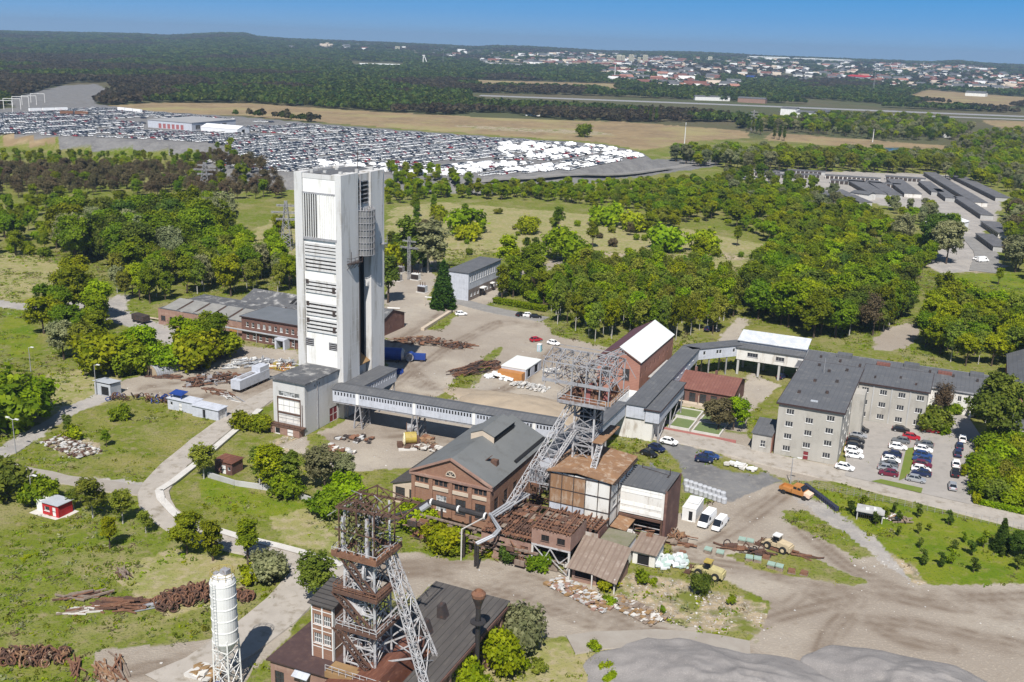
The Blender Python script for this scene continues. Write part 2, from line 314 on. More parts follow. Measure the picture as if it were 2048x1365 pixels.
# what the ground is made of, outlined on the survey picture: kind -> outlines
AREAS = {
 'dirt': [
  [(560, 892), (690, 842), (770, 770), (770, 590), (850, 600), (905, 604), (960, 612), (1085, 640), (1110, 672), (1240, 700), (1250, 800), (1115, 865), (960, 880), (830, 935), (720, 945), (640, 935), (600, 905)],
  [(895, 606), (1000, 562), (1040, 540), (1062, 548), (1010, 585), (960, 615)], [(1030, 550), (1130, 512), (1145, 520), (1062, 556)],
  [(770, 592), (775, 525), (870, 520), (872, 575), (850, 602)],
  [(1740, 700), (1765, 660), (1810, 645), (1842, 655), (1835, 685), (1790, 702)],
  [(590, 1105), (680, 1132), (820, 1105), (960, 1115), (1080, 1125), (1180, 1170), (1270, 1230), (1500, 1285), (1480, 1312), (1250, 1280), (1090, 1272), (1020, 1290), (1010, 1215), (870, 1165), (830, 1200), (700, 1160)],
  [(1345, 1110), (1345, 1030), (1450, 1000), (1560, 962), (1590, 1000), (1700, 1070), (1770, 1130), (1830, 1168), (2120, 1168), (2120, 1420), (1150, 1420), (1300, 1320), (1500, 1285), (1550, 1210), (1440, 1155), (1400, 1125)],
  [(1262, 850), (1330, 848), (1490, 868), (1500, 830), (1560, 770), (1500, 745), (1470, 800), (1400, 835), (1300, 840)],
  [(1430, 690), (1450, 660), (1480, 632), (1500, 640), (1482, 668), (1490, 690)],
  [(200, 1300), (450, 1275), (560, 1180), (650, 1135), (640, 1170), (600, 1235), (560, 1290), (500, 1345), (470, 1400), (180, 1420), (190, 1340)],
  [(470, 690), (590, 700), (600, 775), (555, 800), (440, 850), (425, 835), (330, 795), (245, 790), (240, 765), (300, 745), (370, 735)],
  [(1245, 848), (1320, 850), (1495, 872), (1545, 912), (1700, 930), (1725, 962), (1580, 962), (1440, 908), (1310, 882)]],
 'gravel': [
  [(1440, 350), (1500, 338), (1900, 350), (2000, 400), (1990, 450), (1945, 480), (2015, 535), (1880, 548), (1850, 520), (1890, 430), (1700, 400)],
  [(245, 790), (150, 830), (0, 925), (-40, 945), (-40, 915), (0, 893), (140, 812), (235, 768)],
  [(-40, 596), (70, 607), (215, 600), (232, 588), (262, 590), (250, 618), (345, 655), (385, 690), (360, 700), (300, 668), (215, 640), (205, 615), (60, 622), (-40, 612)],
  [(250, 985), (130, 967), (10, 948), (15, 932), (140, 952), (290, 968)],
  [(1590, 985), (1640, 1005), (1760, 1080), (1830, 1168), (1760, 1165), (1740, 1120), (1660, 1050), (1580, 1010)],
  [(1560, 1010), (1600, 1060), (1720, 1130), (1790, 1170), (1700, 1180), (1560, 1100), (1500, 1040)],
  [(1700, 1200), (1950, 1190), (2120, 1210), (2120, 1300), (1900, 1290), (1720, 1260)],
  [(820, 1115), (1080, 1132), (1190, 1185), (1380, 1270), (1300, 1290), (1100, 1262), (1020, 1240), (900, 1160)]],
 'dry': [
  [(780, 545), (780, 415), (880, 405), (1250, 435), (1560, 495), (1570, 548), (1300, 545), (1110, 545), (1000, 500)],
  [(-40, 600), (-40, 500), (60, 505), (115, 525), (130, 560), (60, 600)], [(560, 430), (480, 480), (540, 520), (590, 510), (590, 400)],
  [(100, 745), (240, 735), (250, 790), (150, 830), (60, 850)], [(340, 1095), (560, 1130), (480, 1190), (330, 1240), (220, 1150)],
  [(520, 995), (690, 1030), (690, 1120), (560, 1080)], [(990, 1280), (1260, 1285), (1500, 1320), (1200, 1420), (900, 1420)], [(400, 300), (600, 330), (600, 380), (450, 360)]],
 'rubble': [
  [(1085, 1168), (1250, 1148), (1400, 1168), (1545, 1215), (1530, 1272), (1400, 1262), (1250, 1232), (1150, 1195)],
  [(1440, 503), (1565, 520), (1562, 530), (1440, 514)], [(1740, 1150), (1700, 1120), (1770, 1100), (1850, 1140), (1860, 1170), (1790, 1170)],
  [(540, 880), (600, 862), (640, 900), (560, 905)], [(1185, 500), (1300, 512), (1310, 522), (1190, 510)], [(85, 880), (180, 878), (215, 905), (120, 912)],
  [(890, 250), (1190, 262), (1240, 272), (1000, 262)], [(1850, 505), (1870, 520), (2000, 545), (1880, 545), (1840, 525)]],
 'field': [
  [(215, 212), (300, 206), (500, 207), (700, 221), (1000, 237), (1250, 244), (1490, 262), (1500, 276), (1400, 282), (1285, 302), (1200, 285), (1000, 272), (700, 250), (480, 232), (260, 224)],
  [(1540, 265), (1760, 282), (1900, 292), (1900, 300), (1700, 295), (1530, 280)], [(1850, 180), (2048, 195), (2100, 205), (2000, 215), (1800, 200)],
  [(1960, 240), (2120, 245), (2120, 268), (2000, 258)], [(0, 265), (100, 272), (115, 295), (0, 292)], [(940, 160), (1240, 168), (1230, 180), (960, 175)]],
 'asphalt': [
  [(0, 202), (120, 172), (190, 168), (215, 178), (180, 215), (60, 225)],
  [(1290, 890), (1330, 880), (1440, 912), (1530, 942), (1560, 962), (1460, 1005), (1370, 985), (1300, 935)],
 
  [(930, 360), (1130, 346), (1296, 319), (1420, 318), (1440, 332), (1300, 352), (1130, 372), (930, 380)]],
 'lush': [
  [(1575, 962), (1650, 980), (1800, 1010), (2100, 1065), (2100, 1168), (1850, 1168), (1800, 1120), (1700, 1050), (1620, 1008)], [(1940, 545), (2100, 550), (2100, 640), (1960, 620), (1900, 560)],
  [(400, 955), (460, 960), (560, 1000), (640, 1010), (560, 1030), (430, 1020)], [(0, 620), (60, 625), (80, 700), (40, 720), (0, 700)], [(1220, 322), (1400, 314), (1415, 326), (1250, 340)]],
 'grassback': [
  [(1562, 1020), (1620, 1025), (1700, 1070), (1755, 1112), (1720, 1118), (1640, 1075), (1568, 1042)], [(1450, 1112), (1560, 1095), (1640, 1120), (1740, 1165), (1720, 1172), (1600, 1155), (1520, 1142)],
  [(1265, 885), (1310, 884), (1365, 930), (1375, 1000), (1350, 1020), (1345, 960), (1290, 915)], [(1400, 905), (1440, 915), (1530, 940), (1510, 950), (1440, 938)], [(845, 660), (900, 625), (930, 622), (880, 660)], [(800, 1095), (830, 1060), (1010, 1090), (1040, 1118), (900, 1122)],
  [(890, 805), (870, 800), (900, 770), (990, 700), (1010, 690), (960, 760)], [(600, 845), (690, 905), (700, 925), (620, 900)]],
}
azs = np.radians(np.concatenate([np.arange(-70, -36, 1.), np.arange(-36, 36.01, .125), np.arange(37, 71, 1.)])); rs = np.concatenate([np.geomspace(50, 640, 410), np.geomspace(646, 13500, 190)])
AA, RR = np.meshgrid(azs, rs); GX = (RR * np.sin(AA)).ravel(); GY = (RR * np.cos(AA)).ravel(); GZ = gz(GX, GY)
na, nr = len(azs), len(rs)
masks = {}
for kk, polys in AREAS.items():
    acc = np.zeros(len(GX))
    for js in range(3):
        amp = np.hypot(GX, GY) / 200. * (3.2 if kk in ('dry', 'rubble', 'lush') else 1.9)
        nx = (vnoise(GX / 7, GY / 7, 31 + 7 * js) - .5) * 2 * amp; ny = (vnoise(GX / 7, GY / 7, 97 + 5 * js) - .5) * 2 * amp
        ux, uy = to_px(GX + nx, GY + ny, GZ)
        hit = np.zeros(len(GX), bool)
        for pl in polys: hit |= pip(ux, uy, pl)
        acc += hit / 3.
    masks[kk] = acc
LANES = [[(1340, 1120), (1480, 1130), (1600, 1170), (1800, 1200), (2100, 1245)], [(1575, 985), (1500, 1040), (1420, 1090), (1360, 1105)], [(1600, 1060), (1700, 1140), (1850, 1200), (2100, 1190)], [(1250, 1282), (1400, 1302), (1550, 1235), (1700, 1200)], [(1720, 1200), (1650, 1270), (1620, 1400)], [(2100, 1300), (1850, 1252), (1700, 1235)], [(1560, 1150), (1680, 1215), (1800, 1280), (1900, 1300)],
 [(775, 780), (900, 690), (1000, 640), (1070, 650)], [(1110, 700), (1000, 792), (860, 775), (790, 700)], [(1130, 800), (1000, 830), (880, 800), (780, 790)], [(640, 880), (760, 870), (900, 880)], [(700, 1135), (900, 1125), (1080, 1160), (1300, 1262), (1480, 1302)], [(700, 1150), (860, 1140), (1010, 1190), (1180, 1250)], [(600, 745), (450, 800), (300, 780), (100, 858)], [(590, 730), (480, 740), (380, 760), (290, 775)], [(640, 1150), (560, 1230), (440, 1300), (260, 1345)], [(900, 610), (870, 640), (800, 680), (780, 720)]]
lane = np.zeros(len(GX)); near_ = np.hypot(GX, GY) < 420
for li, ln_ in enumerate(LANES):
    w_ = np.array([P(a, b)[:2] for a, b in ln_]); q_ = [w_[0]]
    for a, b in zip(w_[:-1], w_[1:]): q_ += [a + (b - a) * k / 12 for k in range(1, 13)]
    q_ = np.array(q_)
    for _ in range(12): q_[1:-1] = (q_[:-2] + 2 * q_[1:-1] + q_[2:]) / 4
    for off in (0, 1):
        qq = q_ + (np.array([vnoise(q_[:, 0] / 25, q_[:, 1] / 25, 5 + li), vnoise(q_[:, 0] / 25, q_[:, 1] / 25, 55 + li)]).T - .5) * 14 * off
        x_, y_ = GX[near_], GY[near_]; d_ = np.full(x_.shape, 1e9)
        for a, b in zip(qq[:-1], qq[1:]):
            e2 = b - a; t_ = np.clip(((x_ - a[0]) * e2[0] + (y_ - a[1]) * e2[1]) / (e2 @ e2 + 1e-9), 0, 1); d_ = np.minimum(d_, np.hypot(x_ - a[0] - t_ * e2[0], y_ - a[1] - t_ * e2[1]))
        lane[near_] = np.maximum(lane[near_], (.45 * np.exp(-(d_ / 2.6) ** 2) + .55 * np.exp(-((d_ - 1.0) / .5) ** 2)) * (1 if off == 0 else .7))
masks['lane'] = lane
ins_yard = pip(GX, GY, YARD).astype(float)
bank = ((GZ > .15) & (np.hypot(GX, GY) < 1700) & (ins_yard < .5)).astype(float)
for kk in ('dirt', 'gravel', 'asphalt', 'rubble'): masks[kk] = masks[kk] * (1 - masks['grassback'])
DD = np.hypot(GX, GY)
masks['asphalt'] = np.maximum(np.maximum(masks['asphalt'], ins_yard), bank * (np.degrees(np.arctan2(GX, GY)) > -24))
idx = np.arange(na * nr).reshape(nr, na)
Fq = np.stack([idx[:-1, :-1], idx[:-1, 1:], idx[1:, 1:], idx[1:, :-1]], -1).reshape(-1, 4)
mound = (vnoise(GX / 9, GY / 9, 5, 3) - .5) * .5 * (1 - masks['asphalt']) * (DD < 700) * np.where(masks['rubble'] > .3, 2.2, 1.) * (1 - .9 * np.maximum(masks['dirt'], masks['gravel']))
GZm = GZ + np.where(DD < 700, mound - .35 * (1 - np.maximum(masks['dirt'], np.maximum(masks['asphalt'], masks['gravel']))) * 0, 0)

def ground_material():
    m = bpy.data.materials.new('ground_mix'); m.use_nodes = True; t = m.node_tree; b = t.nodes['Principled BSDF']; N = t.nodes.new; K = t.links.new
    b.inputs['Roughness'].default_value = .95; b.inputs['Specular IOR Level'].default_value = .1
    tcn = N('ShaderNodeTexCoord'); pos = tcn.outputs['Object']
    def noise(sc, det=6., rg=.62):
        n = N('ShaderNodeTexNoise'); n.inputs['Scale'].default_value = sc; n.inputs['Detail'].default_value = det; n.inputs['Roughness'].default_value = rg; K(pos, n.inputs['Vector']); return n.outputs[0]
    def rng_(src, lo, hi):
        r = N('ShaderNodeMapRange'); r.inputs[1].default_value = lo; r.inputs[2].default_value = hi; K(src, r.inputs[0]); return r.outputs[0]
    def mix(f, a, c):
        q = N('ShaderNodeMix'); q.data_type = 'RGBA'
        for s, v in ((0, f), (6, a), (7, c)):
            if hasattr(v, 'node'): K(v, q.inputs[s])
            elif s == 0: q.inputs[0].default_value = v
            else: q.inputs[s].default_value = (*v, 1)
        return q.outputs[2]
    def attr(nm):
        a = N('ShaderNodeAttribute'); a.attribute_name = nm; return a.outputs['Fac']
    def edge(a, sc=.6):      # ragged edge for a mask
        ad = N('ShaderNodeMath'); ad.operation = 'ADD'; K(a, ad.inputs[0]); mu = N('ShaderNodeMath'); mu.operation = 'MULTIPLY_ADD'; K(fine, mu.inputs[0]); mu.inputs[1].default_value = .9; mu.inputs[2].default_value = -.45; K(mu.outputs[0], ad.inputs[1])
        return rng_(ad.outputs[0], .30, .70)
    tm = N('ShaderNodeMath'); tm.operation = 'MULTIPLY'; K(attr('lane'), tm.inputs[0]); trk = tm.outputs[0]
    fine = noise(.55); big = noise(.022, 4.); mid = noise(.11, 5.); vf = noise(2.2, 4.); K(rng_(noise(.12, 4.), .28, .55), tm.inputs[1])
    grass = mix(rng_(mid, .40, .60), (.118, .138, .016), (.200, .184, .056))
    grass = mix(rng_(big, .42, .58), grass, (.112, .146, .012))
    grass = mix(rng_(noise(.045, 6., .7), .50, .64), grass, (.215, .195, .085))
    grass = mix(rng_(fine, .50, .66), grass, (.215, .185, .095))
    grass = mix(rng_(vf, .52, .68), grass, (.055, .075, .012))
    dry = mix(rng_(mid, .40, .60), (.265, .235, .105), (.195, .205, .060)); dry = mix(rng_(fine, .46, .64), dry, (.31, .26, .165)); dry = mix(rng_(vf, .55, .72), dry, (.10, .11, .03))
    lush = mix(rng_(mid, .38, .6), (.092, .142, .007), (.150, .172, .015)); lush = mix(rng_(fine, .52, .68), lush, (.19, .18, .055)); lush = mix(rng_(vf, .55, .7), lush, (.045, .08, .008))
    dirt = mix(rng_(mid, .38, .62), (.345, .305, .252), (.290, .258, .220)); dirt = mix(rng_(big, .42, .58), dirt, (.258, .222, .184)); dirt = mix(rng_(vf, .54, .78), dirt, (.41, .355, .285)); dirt = mix(rng_(fine, .56, .74), dirt, (.235, .195, .155)); dirt = mix(rng_(trk, .05, .85), dirt, (.17, .135, .105))
    grav = mix(rng_(mid, .38, .62), (.33, .305, .28), (.255, .24, .228)); grav = mix(rng_(fine, .5, .72), grav, (.37, .345, .305)); grav = mix(rng_(vf, .56, .76), grav, (.20, .185, .17)); grav = mix(rng_(trk, .05, .9), grav, (.17, .15, .13))
    rub = mix(rng_(fine, .42, .6), (.35, .28, .185), (.20, .17, .12)); rub = mix(rng_(vf, .56, .66), rub, (.48, .44, .40)); rub = mix(rng_(mid, .50, .60), rub, (.13, .145, .03))
    fld = mix(rng_(big, .4, .6), (.245, .180, .100), (.19, .140, .082)); fld = mix(rng_(noise(.012), .50, .62), fld, (.255, .22, .10)); fld = mix(rng_(mid, .5, .7), fld, (.29, .225, .135))
    asp = mix(rng_(mid, .38, .62), (.175, .172, .170), (.125, .123, .125)); asp = mix(rng_(fine, .5, .72), asp, (.215, .205, .19))
    far = mix(rng_(noise(.004, 6.), .42, .6), (.072, .080, .036), (.10, .086, .05))
    c = grass
    for nm, cc in (('far', far), ('dry', dry), ('lush', lush), ('field', fld), ('rubble', rub), ('gravel', grav), ('dirt', dirt), ('asphalt', asp)):
        c = mix(edge(attr(nm)), c, cc)
    # where gravel was tipped over earth, let both show
    K(c, b.inputs['Base Color'])
    bp = N('ShaderNodeBump'); bp.inputs['Strength'].default_value = .5; bp.inputs['Distance'].default_value = .35; K(vf, bp.inputs['Height']); K(bp.outputs[0], b.inputs['Normal'])
    return m
gme = np_mesh('ground', np.stack([GX, GY, GZm], -1), Fq, [ground_material()])
masks['far'] = sm(950, 1300, DD) * .8
for kk in ('dirt', 'gravel', 'dry', 'rubble', 'field', 'asphalt', 'lush', 'far', 'lane'):
    a_ = gme.attributes.new(kk, 'FLOAT', 'POINT'); a_.data.foreach_set('value', masks[kk].astype(np.float32))
gme.polygons.foreach_set('use_smooth', np.ones(len(Fq), bool))
ground = bpy.data.objects.new('ground', gme); col.objects.link(ground); tag(ground, 'grass, earth yards and fields reaching to the hills', kind='structure')

# paved strips and sheets, a few centimetres proud of the earth
asphalt = mat('asphalt', (.235, .225, .21), (.165, .158, .152), .25, c3=(.27, .255, .235), scale3=.7, amt3=.5, bump=.1)
asphalt_lot = mat('lot_asphalt', (.315, .29, .265), (.255, .238, .22), .2, c3=(.20, .185, .17), scale3=.5, amt3=.5)
concrete_slab = mat('concrete_road', (.37, .335, .295), (.285, .258, .225), .25, c3=(.19, .16, .12), scale3=.45, amt3=.8)
motorway_m = mat('far_motorway', (.25, .25, .26), (.21, .21, .22), .05)
water_m = mat('pond_water', (.02, .04, .07), rough=.08, spec=.6)
def strip(name, pts, width, m, z=.06, kind='structure', label=None, seg=4., rag=.5):
    p = [np.array(q[:2]) for q in pts]; fine_ = []
    for a, b in zip(p[:-1], p[1:]):
        n = max(1, int(np.linalg.norm(b - a) / seg))
        fine_ += [a + (b - a) * i / n for i in range(n)]
    fine_.append(p[-1]); q = np.array(fine_)
    for _ in range(6): q[1:-1] = (q[:-2] + q[1:-1] * 2 + q[2:]) / 4
    d = np.gradient(q, axis=0); d /= np.linalg.norm(d, axis=1)[:, None]; nrm = np.stack([-d[:, 1], d[:, 0]], -1)
    j = (vnoise(q[:, 0] / 4, q[:, 1] / 4, 3) - .5)[:, None] * rag * 2; j2 = (vnoise(q[:, 0] / 4, q[:, 1] / 4, 8) - .5)[:, None] * rag * 2
    l = q + nrm * (width / 2 + j); r_ = q - nrm * (width / 2 + j2); mb = MB(); n = len(q)
    zz = gz(q[:, 0], q[:, 1]) + z
    V = [(*l[i], zz[i]) for i in range(n)] + [(*r_[i], zz[i]) for i in range(n)]
    V += [(*(l[i] + nrm[i] * .25), zz[i] - z - .4) for i in range(n)] + [(*(r_[i] - nrm[i] * .25), zz[i] - z - .4) for i in range(n)]
    mb.add(V, [(n + i, n + i + 1, i + 1, i) for i in range(n - 1)] + [(i, i + 1, 2 * n + i + 1, 2 * n + i) for i in range(n - 1)] + [(n + i + 1, n + i, 3 * n + i, 3 * n + i + 1) for i in range(n - 1)])
    return tag(mb.build(name, m), label, kind=kind)
def sheet(name, px, m, z=.06, label=None):
    mb = MB(); V = [P(x, y, 0) for x, y in px]; mb.add([(v[0], v[1], z) for v in V], [tuple(range(len(V)))]); return tag(mb.build(name, m), label, kind='structure')
G2 = lambda *a: [P(x, y) for x, y in a]
strip('road', G2((560, 782), (520, 800), (455, 845), (395, 895), (325, 950), (290, 985), (305, 1030), (360, 1065), (470, 1085), (590, 1118), (700, 1160)), 6.0, concrete_slab, .28, rag=.6)
strip('road', G2((640, 1135), (600, 1180), (560, 1230), (490, 1290), (420, 1330), (330, 1375)), 8.0, concrete_slab, .24, rag=.9)
strip('track', G2((300, 985), (200, 972), (120, 962), (20, 938), (-60, 915)), 4.2, mat('track_earth', (.30, .275, .24), (.24, .21, .18), .3), .22, rag=.7)
strip('road', G2((1246, 862), (1330, 868), (1420, 886), (1545, 925), (1660, 945), (1730, 965), (1850, 998), (2000, 1032), (2120, 1062)), 7.5, concrete_slab, .30, rag=.15)
strip('pavement', G2((1950, 1000), (1985, 1010), (2120, 1040)), 1.8, kerb_white, .34, rag=.1)
sheet('parking_lot', [(1690, 955), (1694, 850), (1712, 842), (1855, 860), (1885, 820), (1935, 835), (1965, 880), (1957, 1008), (1940, 1012)], asphalt_lot, .36)
sheet('grass_island', [(1797, 965), (1812, 900), (1830, 898), (1828, 930), (1815, 957)], mat('verge_grass', (.10, .15, .015), (.14, .16, .035), .5), .40)
sheet('grass_verge', [(1742, 966), (1762, 962), (1845, 980), (1842, 990)], MAT['verge_grass'], .42)
sheet('grass_verge', [(1950, 1003), (2060, 1022), (2060, 1032), (1952, 1010)], MAT['verge_grass'], .42)
strip('road', G2((905, 600), (985, 622), (1090, 640)), 7, asphalt, .20, rag=.3)
strip('road', G2((1945, 475), (1975, 510), (1965, 545)), 11, asphalt, .25, rag=.5)
strip('track', G2((1140, 1290), (1260, 1268), (1420, 1288), (1500, 1300)), 5, MAT['track_earth'], .3, rag=1.)
strip('motorway', [PT(960, 192), PT(1150, 199), PT(1400, 208), PT(1700, 220), PT(1850, 226), PT(2150, 238)], 34, motorway_m, .6, seg=40, rag=2)
strip('motorway', [PT(1560, 225), PT(1800, 231), PT(2150, 244)], 18, motorway_m, .7, seg=40, rag=2)
strip('road', [PT(930, 372), PT(1130, 366), PT(1300, 345), PT(1420, 322)], 9, asphalt, .5, seg=20, rag=1)
sheet('pond', [(1745, 297), (1800, 296), (1862, 302), (1858, 316), (1800, 312)], water_m, .3)
sheet('pond', [(1355, 292), (1400, 294), (1420, 300), (1360, 302)], water_m, .3)

# ---------------------------------------------------------------- building kit
def wall_panel(mb, o, u, w, h, holes=(), t=.2, mi=0):
    o = np.asarray(o, float); u = np.asarray(u, float); z = np.array([0, 0, 1.]); n = np.cross(u, z)
    xs = sorted({0., w, *[a for q in holes for a in (max(0, q[0] - q[2] / 2), min(w, q[0] + q[2] / 2))]})
    zs = sorted({0., h, *[a for q in holes for a in (max(0, q[1]), min(h, q[1] + q[3]))]})
    def inside(x, y): return any(q[0] - q[2] / 2 < x < q[0] + q[2] / 2 and q[1] < y < q[1] + q[3] for q in holes)
    pt = lambda a, b, dd=0.: o + u * a + z * b - n * dd
    for i in range(len(xs) - 1):
        for k in range(len(zs) - 1):
            if not inside((xs[i] + xs[i + 1]) / 2, (zs[k] + zs[k + 1]) / 2):
                mb.quad(pt(xs[i], zs[k]), pt(xs[i + 1], zs[k]), pt(xs[i + 1], zs[k + 1]), pt(xs[i], zs[k + 1]), mi)
    for c, z0, ww, hh in [q[:4] for q in holes]:
        a, b, lo, hi = c - ww / 2, c + ww / 2, z0, z0 + hh
        mb.quad(pt(a, lo), pt(b, lo), pt(b, lo, t), pt(a, lo, t), mi); mb.quad(pt(a, hi, t), pt(b, hi, t), pt(b, hi), pt(a, hi), mi)
        mb.quad(pt(a, lo, t), pt(a, hi, t), pt(a, hi), pt(a, lo), mi); mb.quad(pt(b, lo), pt(b, hi), pt(b, hi, t), pt(b, lo, t), mi)
WCACHE = {}
def window(parent, o, u, spec, fr=None, gl=None, t=.2, name='window'):
    cu, z0, ww, hh, nx, nz = spec[:6]; fr = fr or white_paint; gl = gl or glass
    key = (ww, hh, nx, nz, fr.name, gl.name, name, t)
    if key not in WCACHE:
        mb = MB(); b = .07 if ww > .5 else .04
        if nx < 0:      # a solid leaf: door, gate or shutter
            mb.box(-ww / 2, ww / 2, t * .5, t, 0, hh, 0)
            for i in range(1, -nx): mb.box(-ww / 2 + ww * i / -nx - .04, -ww / 2 + ww * i / -nx + .04, t * .5 - .04, t * .5 + .01, .05, hh - .05, 1)
            mb.box(-ww / 2, ww / 2, t * .5 - .04, t * .5 + .01, hh * .5 - .05, hh * .5 + .05, 1)
        else:
            mb.quad((-ww / 2, t * .8, 0), (ww / 2, t * .8, 0), (ww / 2, t * .8, hh), (-ww / 2, t * .8, hh), 1)
            for i in range(nx + 1):
                x = -ww / 2 + b / 2 + (ww - b) * i / max(nx, 1); mb.box(x - b / 2, x + b / 2, t * .45, t * .78, 0, hh, 0)
            for i in range(nz + 1):
                q = b / 2 + (hh - b) * i / max(nz, 1); mb.box(-ww / 2, ww / 2, t * .47, t * .76, q - b / 2, q + b / 2, 0)
            if name == 'window' and ww > .8: mb.box(-ww / 2 - .1, ww / 2 + .1, -.1, t * .4, -.09, -.005, 0)
        WCACHE[key] = mb.mesh(name, [fr, gl])
    ob = bpy.data.objects.new(name, WCACHE[key]); col.objects.link(ob); ob.parent = parent
    u = np.asarray(u, float); p = np.asarray(o, float) + u * cu + np.array([0, 0, z0]); ob.location = tuple(p); ob.rotation_euler = (0, 0, math.atan2(u[1], u[0])); return ob
def walls(root, w, d, h, m, wins=None, gable=None, name='wall', z0=0., fr=None, gl=None, x0=0., y0=0., t=.2):
    """four walls round a rectangle; wins: {'F','R','B','L': [(along, sill, width, height, panes across, panes up, material...)]}"""
    wins = wins or {}; mb = MB()
    faces = {'F': ((x0, y0, z0), (1, 0, 0), w), 'R': ((x0 + w, y0, z0), (0, 1, 0), d), 'B': ((x0 + w, y0 + d, z0), (-1, 0, 0), w), 'L': ((x0, y0 + d, z0), (0, -1, 0), d)}
    for k, (o, u, ln) in faces.items():
        ws = wins.get(k, ()); wall_panel(mb, o, u, ln, h, [q[:4] for q in ws], t)
        for q in ws:
            nm = 'door' if q[4] < 0 else 'window'; a = q[6] if len(q) > 6 and q[6] else (fr if nm == 'window' else door_brown); b = q[7] if len(q) > 7 else (gl if nm == 'window' else steel_dark)
            window(root, o, u, q, a, b, t, nm)
    if gable:       # ('Y', rise): ridge along Y, or ('X', rise)
        if gable[0] == 'Y':
            for yy, s in ((y0, 1), (y0 + d, -1)):
                v = [(x0, yy, z0 + h), (x0 + w, yy, z0 + h), (x0 + w * (gable[2] if len(gable) > 2 else .5), yy, z0 + h + gable[1])]; mb.add(v, [(0, 1, 2)] if s > 0 else [(0, 2, 1)])
        else:
            for xx, s in ((x0 + w, 1), (x0, -1)):
                v = [(xx, y0, z0 + h), (xx, y0 + d, z0 + h), (xx, y0 + d * (gable[2] if len(gable) > 2 else .5), z0 + h + gable[1])]; mb.add(v, [(0, 1, 2)] if s > 0 else [(0, 2, 1)])
    return mb.build(name, m, root)
def gable_roof(root, w, d, h, rise, axis, m, ov=.4, t=.18, name='roof', x0=0., y0=0., frac=.5, m2=None):
    mb = MB(); h += .03
    if axis == 'Y':
        xm = x0 + w * frac; sl = rise / (w * frac); sr = rise / (w * (1 - frac)); ya, yb = y0 - ov, y0 + d + ov
        mb.slab((x0 - ov, ya, h - ov * sl + t), (xm, ya, h + rise + t), (xm, yb, h + rise + t), (x0 - ov, yb, h - ov * sl + t), t, 0)
        mb.slab((xm, ya, h + rise + t - .004), (x0 + w + ov, ya, h - ov * sr + t), (x0 + w + ov, yb, h - ov * sr + t), (xm, yb, h + rise + t - .004), t, 1 if m2 else 0)
    else:
        ym = y0 + d * frac; sl = rise / (d * frac); sr = rise / (d * (1 - frac)); xa, xb = x0 - ov, x0 + w + ov
        mb.slab((xa, y0 - ov, h - ov * sl + t), (xb, y0 - ov, h - ov * sl + t), (xb, ym, h + rise + t), (xa, ym, h + rise + t), t, 0)
        mb.slab((xa, ym, h + rise + t - .004), (xb, ym, h + rise + t - .004), (xb, y0 + d + ov, h - ov * sr + t), (xa, y0 + d + ov, h - ov * sr + t), t, 1 if m2 else 0)
    return mb.build(name, [m, m2] if m2 else m, root)
def flat_roof(root, w, d, h, m, ov=.35, t=.3, tilt=(0., 0.), name='roof', edge=None, x0=0., y0=0.):
    mb = MB(); a, b, c, e_ = x0 - ov, x0 + w + ov, y0 - ov, y0 + d + ov; zz = lambda x, y: h + .02 + t + tilt[0] * (x - x0) + tilt[1] * (y - y0)
    mb.slab((a, c, zz(a, c)), (b, c, zz(b, c)), (b, e_, zz(b, e_)), (a, e_, zz(a, e_)), t)
    r = mb.build(name, m, root)
    if edge:
        mb = MB(); k = .06; q = t + .06
        for p0, p1 in (((a - k, c - k), (b + k, c - k)), ((b + k, c - k), (b + k, e_ + k)), ((b + k, e_ + k), (a - k, e_ + k)), ((a - k, e_ + k), (a - k, c - k))):
            mb.bar((*p0, zz(*p0) - q / 2 + .03), (*p1, zz(*p1) - q / 2 + .03), .1, q)
        mb.build('fascia', edge, r)
    return r
def part(root, name, m, fn, label=None):
    mb = MB(); fn(mb); o = mb.build(name, m, root)
    if label: o['label'] = label
    return o
def box_part(root, name, m, *bx): return part(root, name, m, lambda mb: [mb.box(*b) for b in bx])

# ---------------------------------------------------------------- the white concrete winding tower
tw = sthing('winding_tower', 'tall white concrete winding tower with louvre bands, standing left of centre', 'tower', 0, 0)
TH = 59.6
def f(mb):
    mb.box(-12.9, -3.2, .9, 18.9, 0, 58.8); mb.box(-13.1, -10.9, 0, 3.5, 0, TH); mb.box(-13.1, -10.9, 15.6, 19.1, 0, TH)
    mb.box(-1.7, 0, 0, 7.3, 0, TH); mb.box(-3.25, -1.7, .9, 7.3, 0, TH - .15); mb.box(-3.25, 0, 12.9, 19.1, 0, TH - .3)
    mb.box(-3.21, -.55, 7.3, 12.9, 39.4, TH - .5); mb.box(-3.21, -1.6, 7.3, 12.9, 0, 12)
    mb.box(-10.9, -1.7, .35, .75, 58.3, TH - .2); mb.box(-12.95, -12.55, 3.5, 15.6, 58.3, TH - .1); mb.box(-10.9, -3.2, 18.4, 18.95, 58.3, TH - .1)
part(tw, 'wall', concrete_white, f)
box_part(tw, 'front_panel', panel_white, (-10.88, -1.72, .42, .88, 11.5, 58.25))
part(tw, 'roof', roof_grey, lambda mb: (mb.slab((-12.5, .9, 58.95), (-6.5, .9, 59.7), (-6.5, 18.3, 59.7), (-12.5, 18.3, 58.95), .15), mb.slab((-6.5, .9, 59.69), (-3.3, .9, 59.2), (-3.3, 18.3, 59.2), (-6.5, 18.3, 59.69), .15)))
for x, y in ((-10, 3), (-6, 2.5), (-2, 3), (-2, 10), (-7, 9), (-1.6, 16)): box_part(tw, 'roof_vent', concrete_grey, (x - .4, x + .4, y - .3, y + .3, 59.0, 60.1))
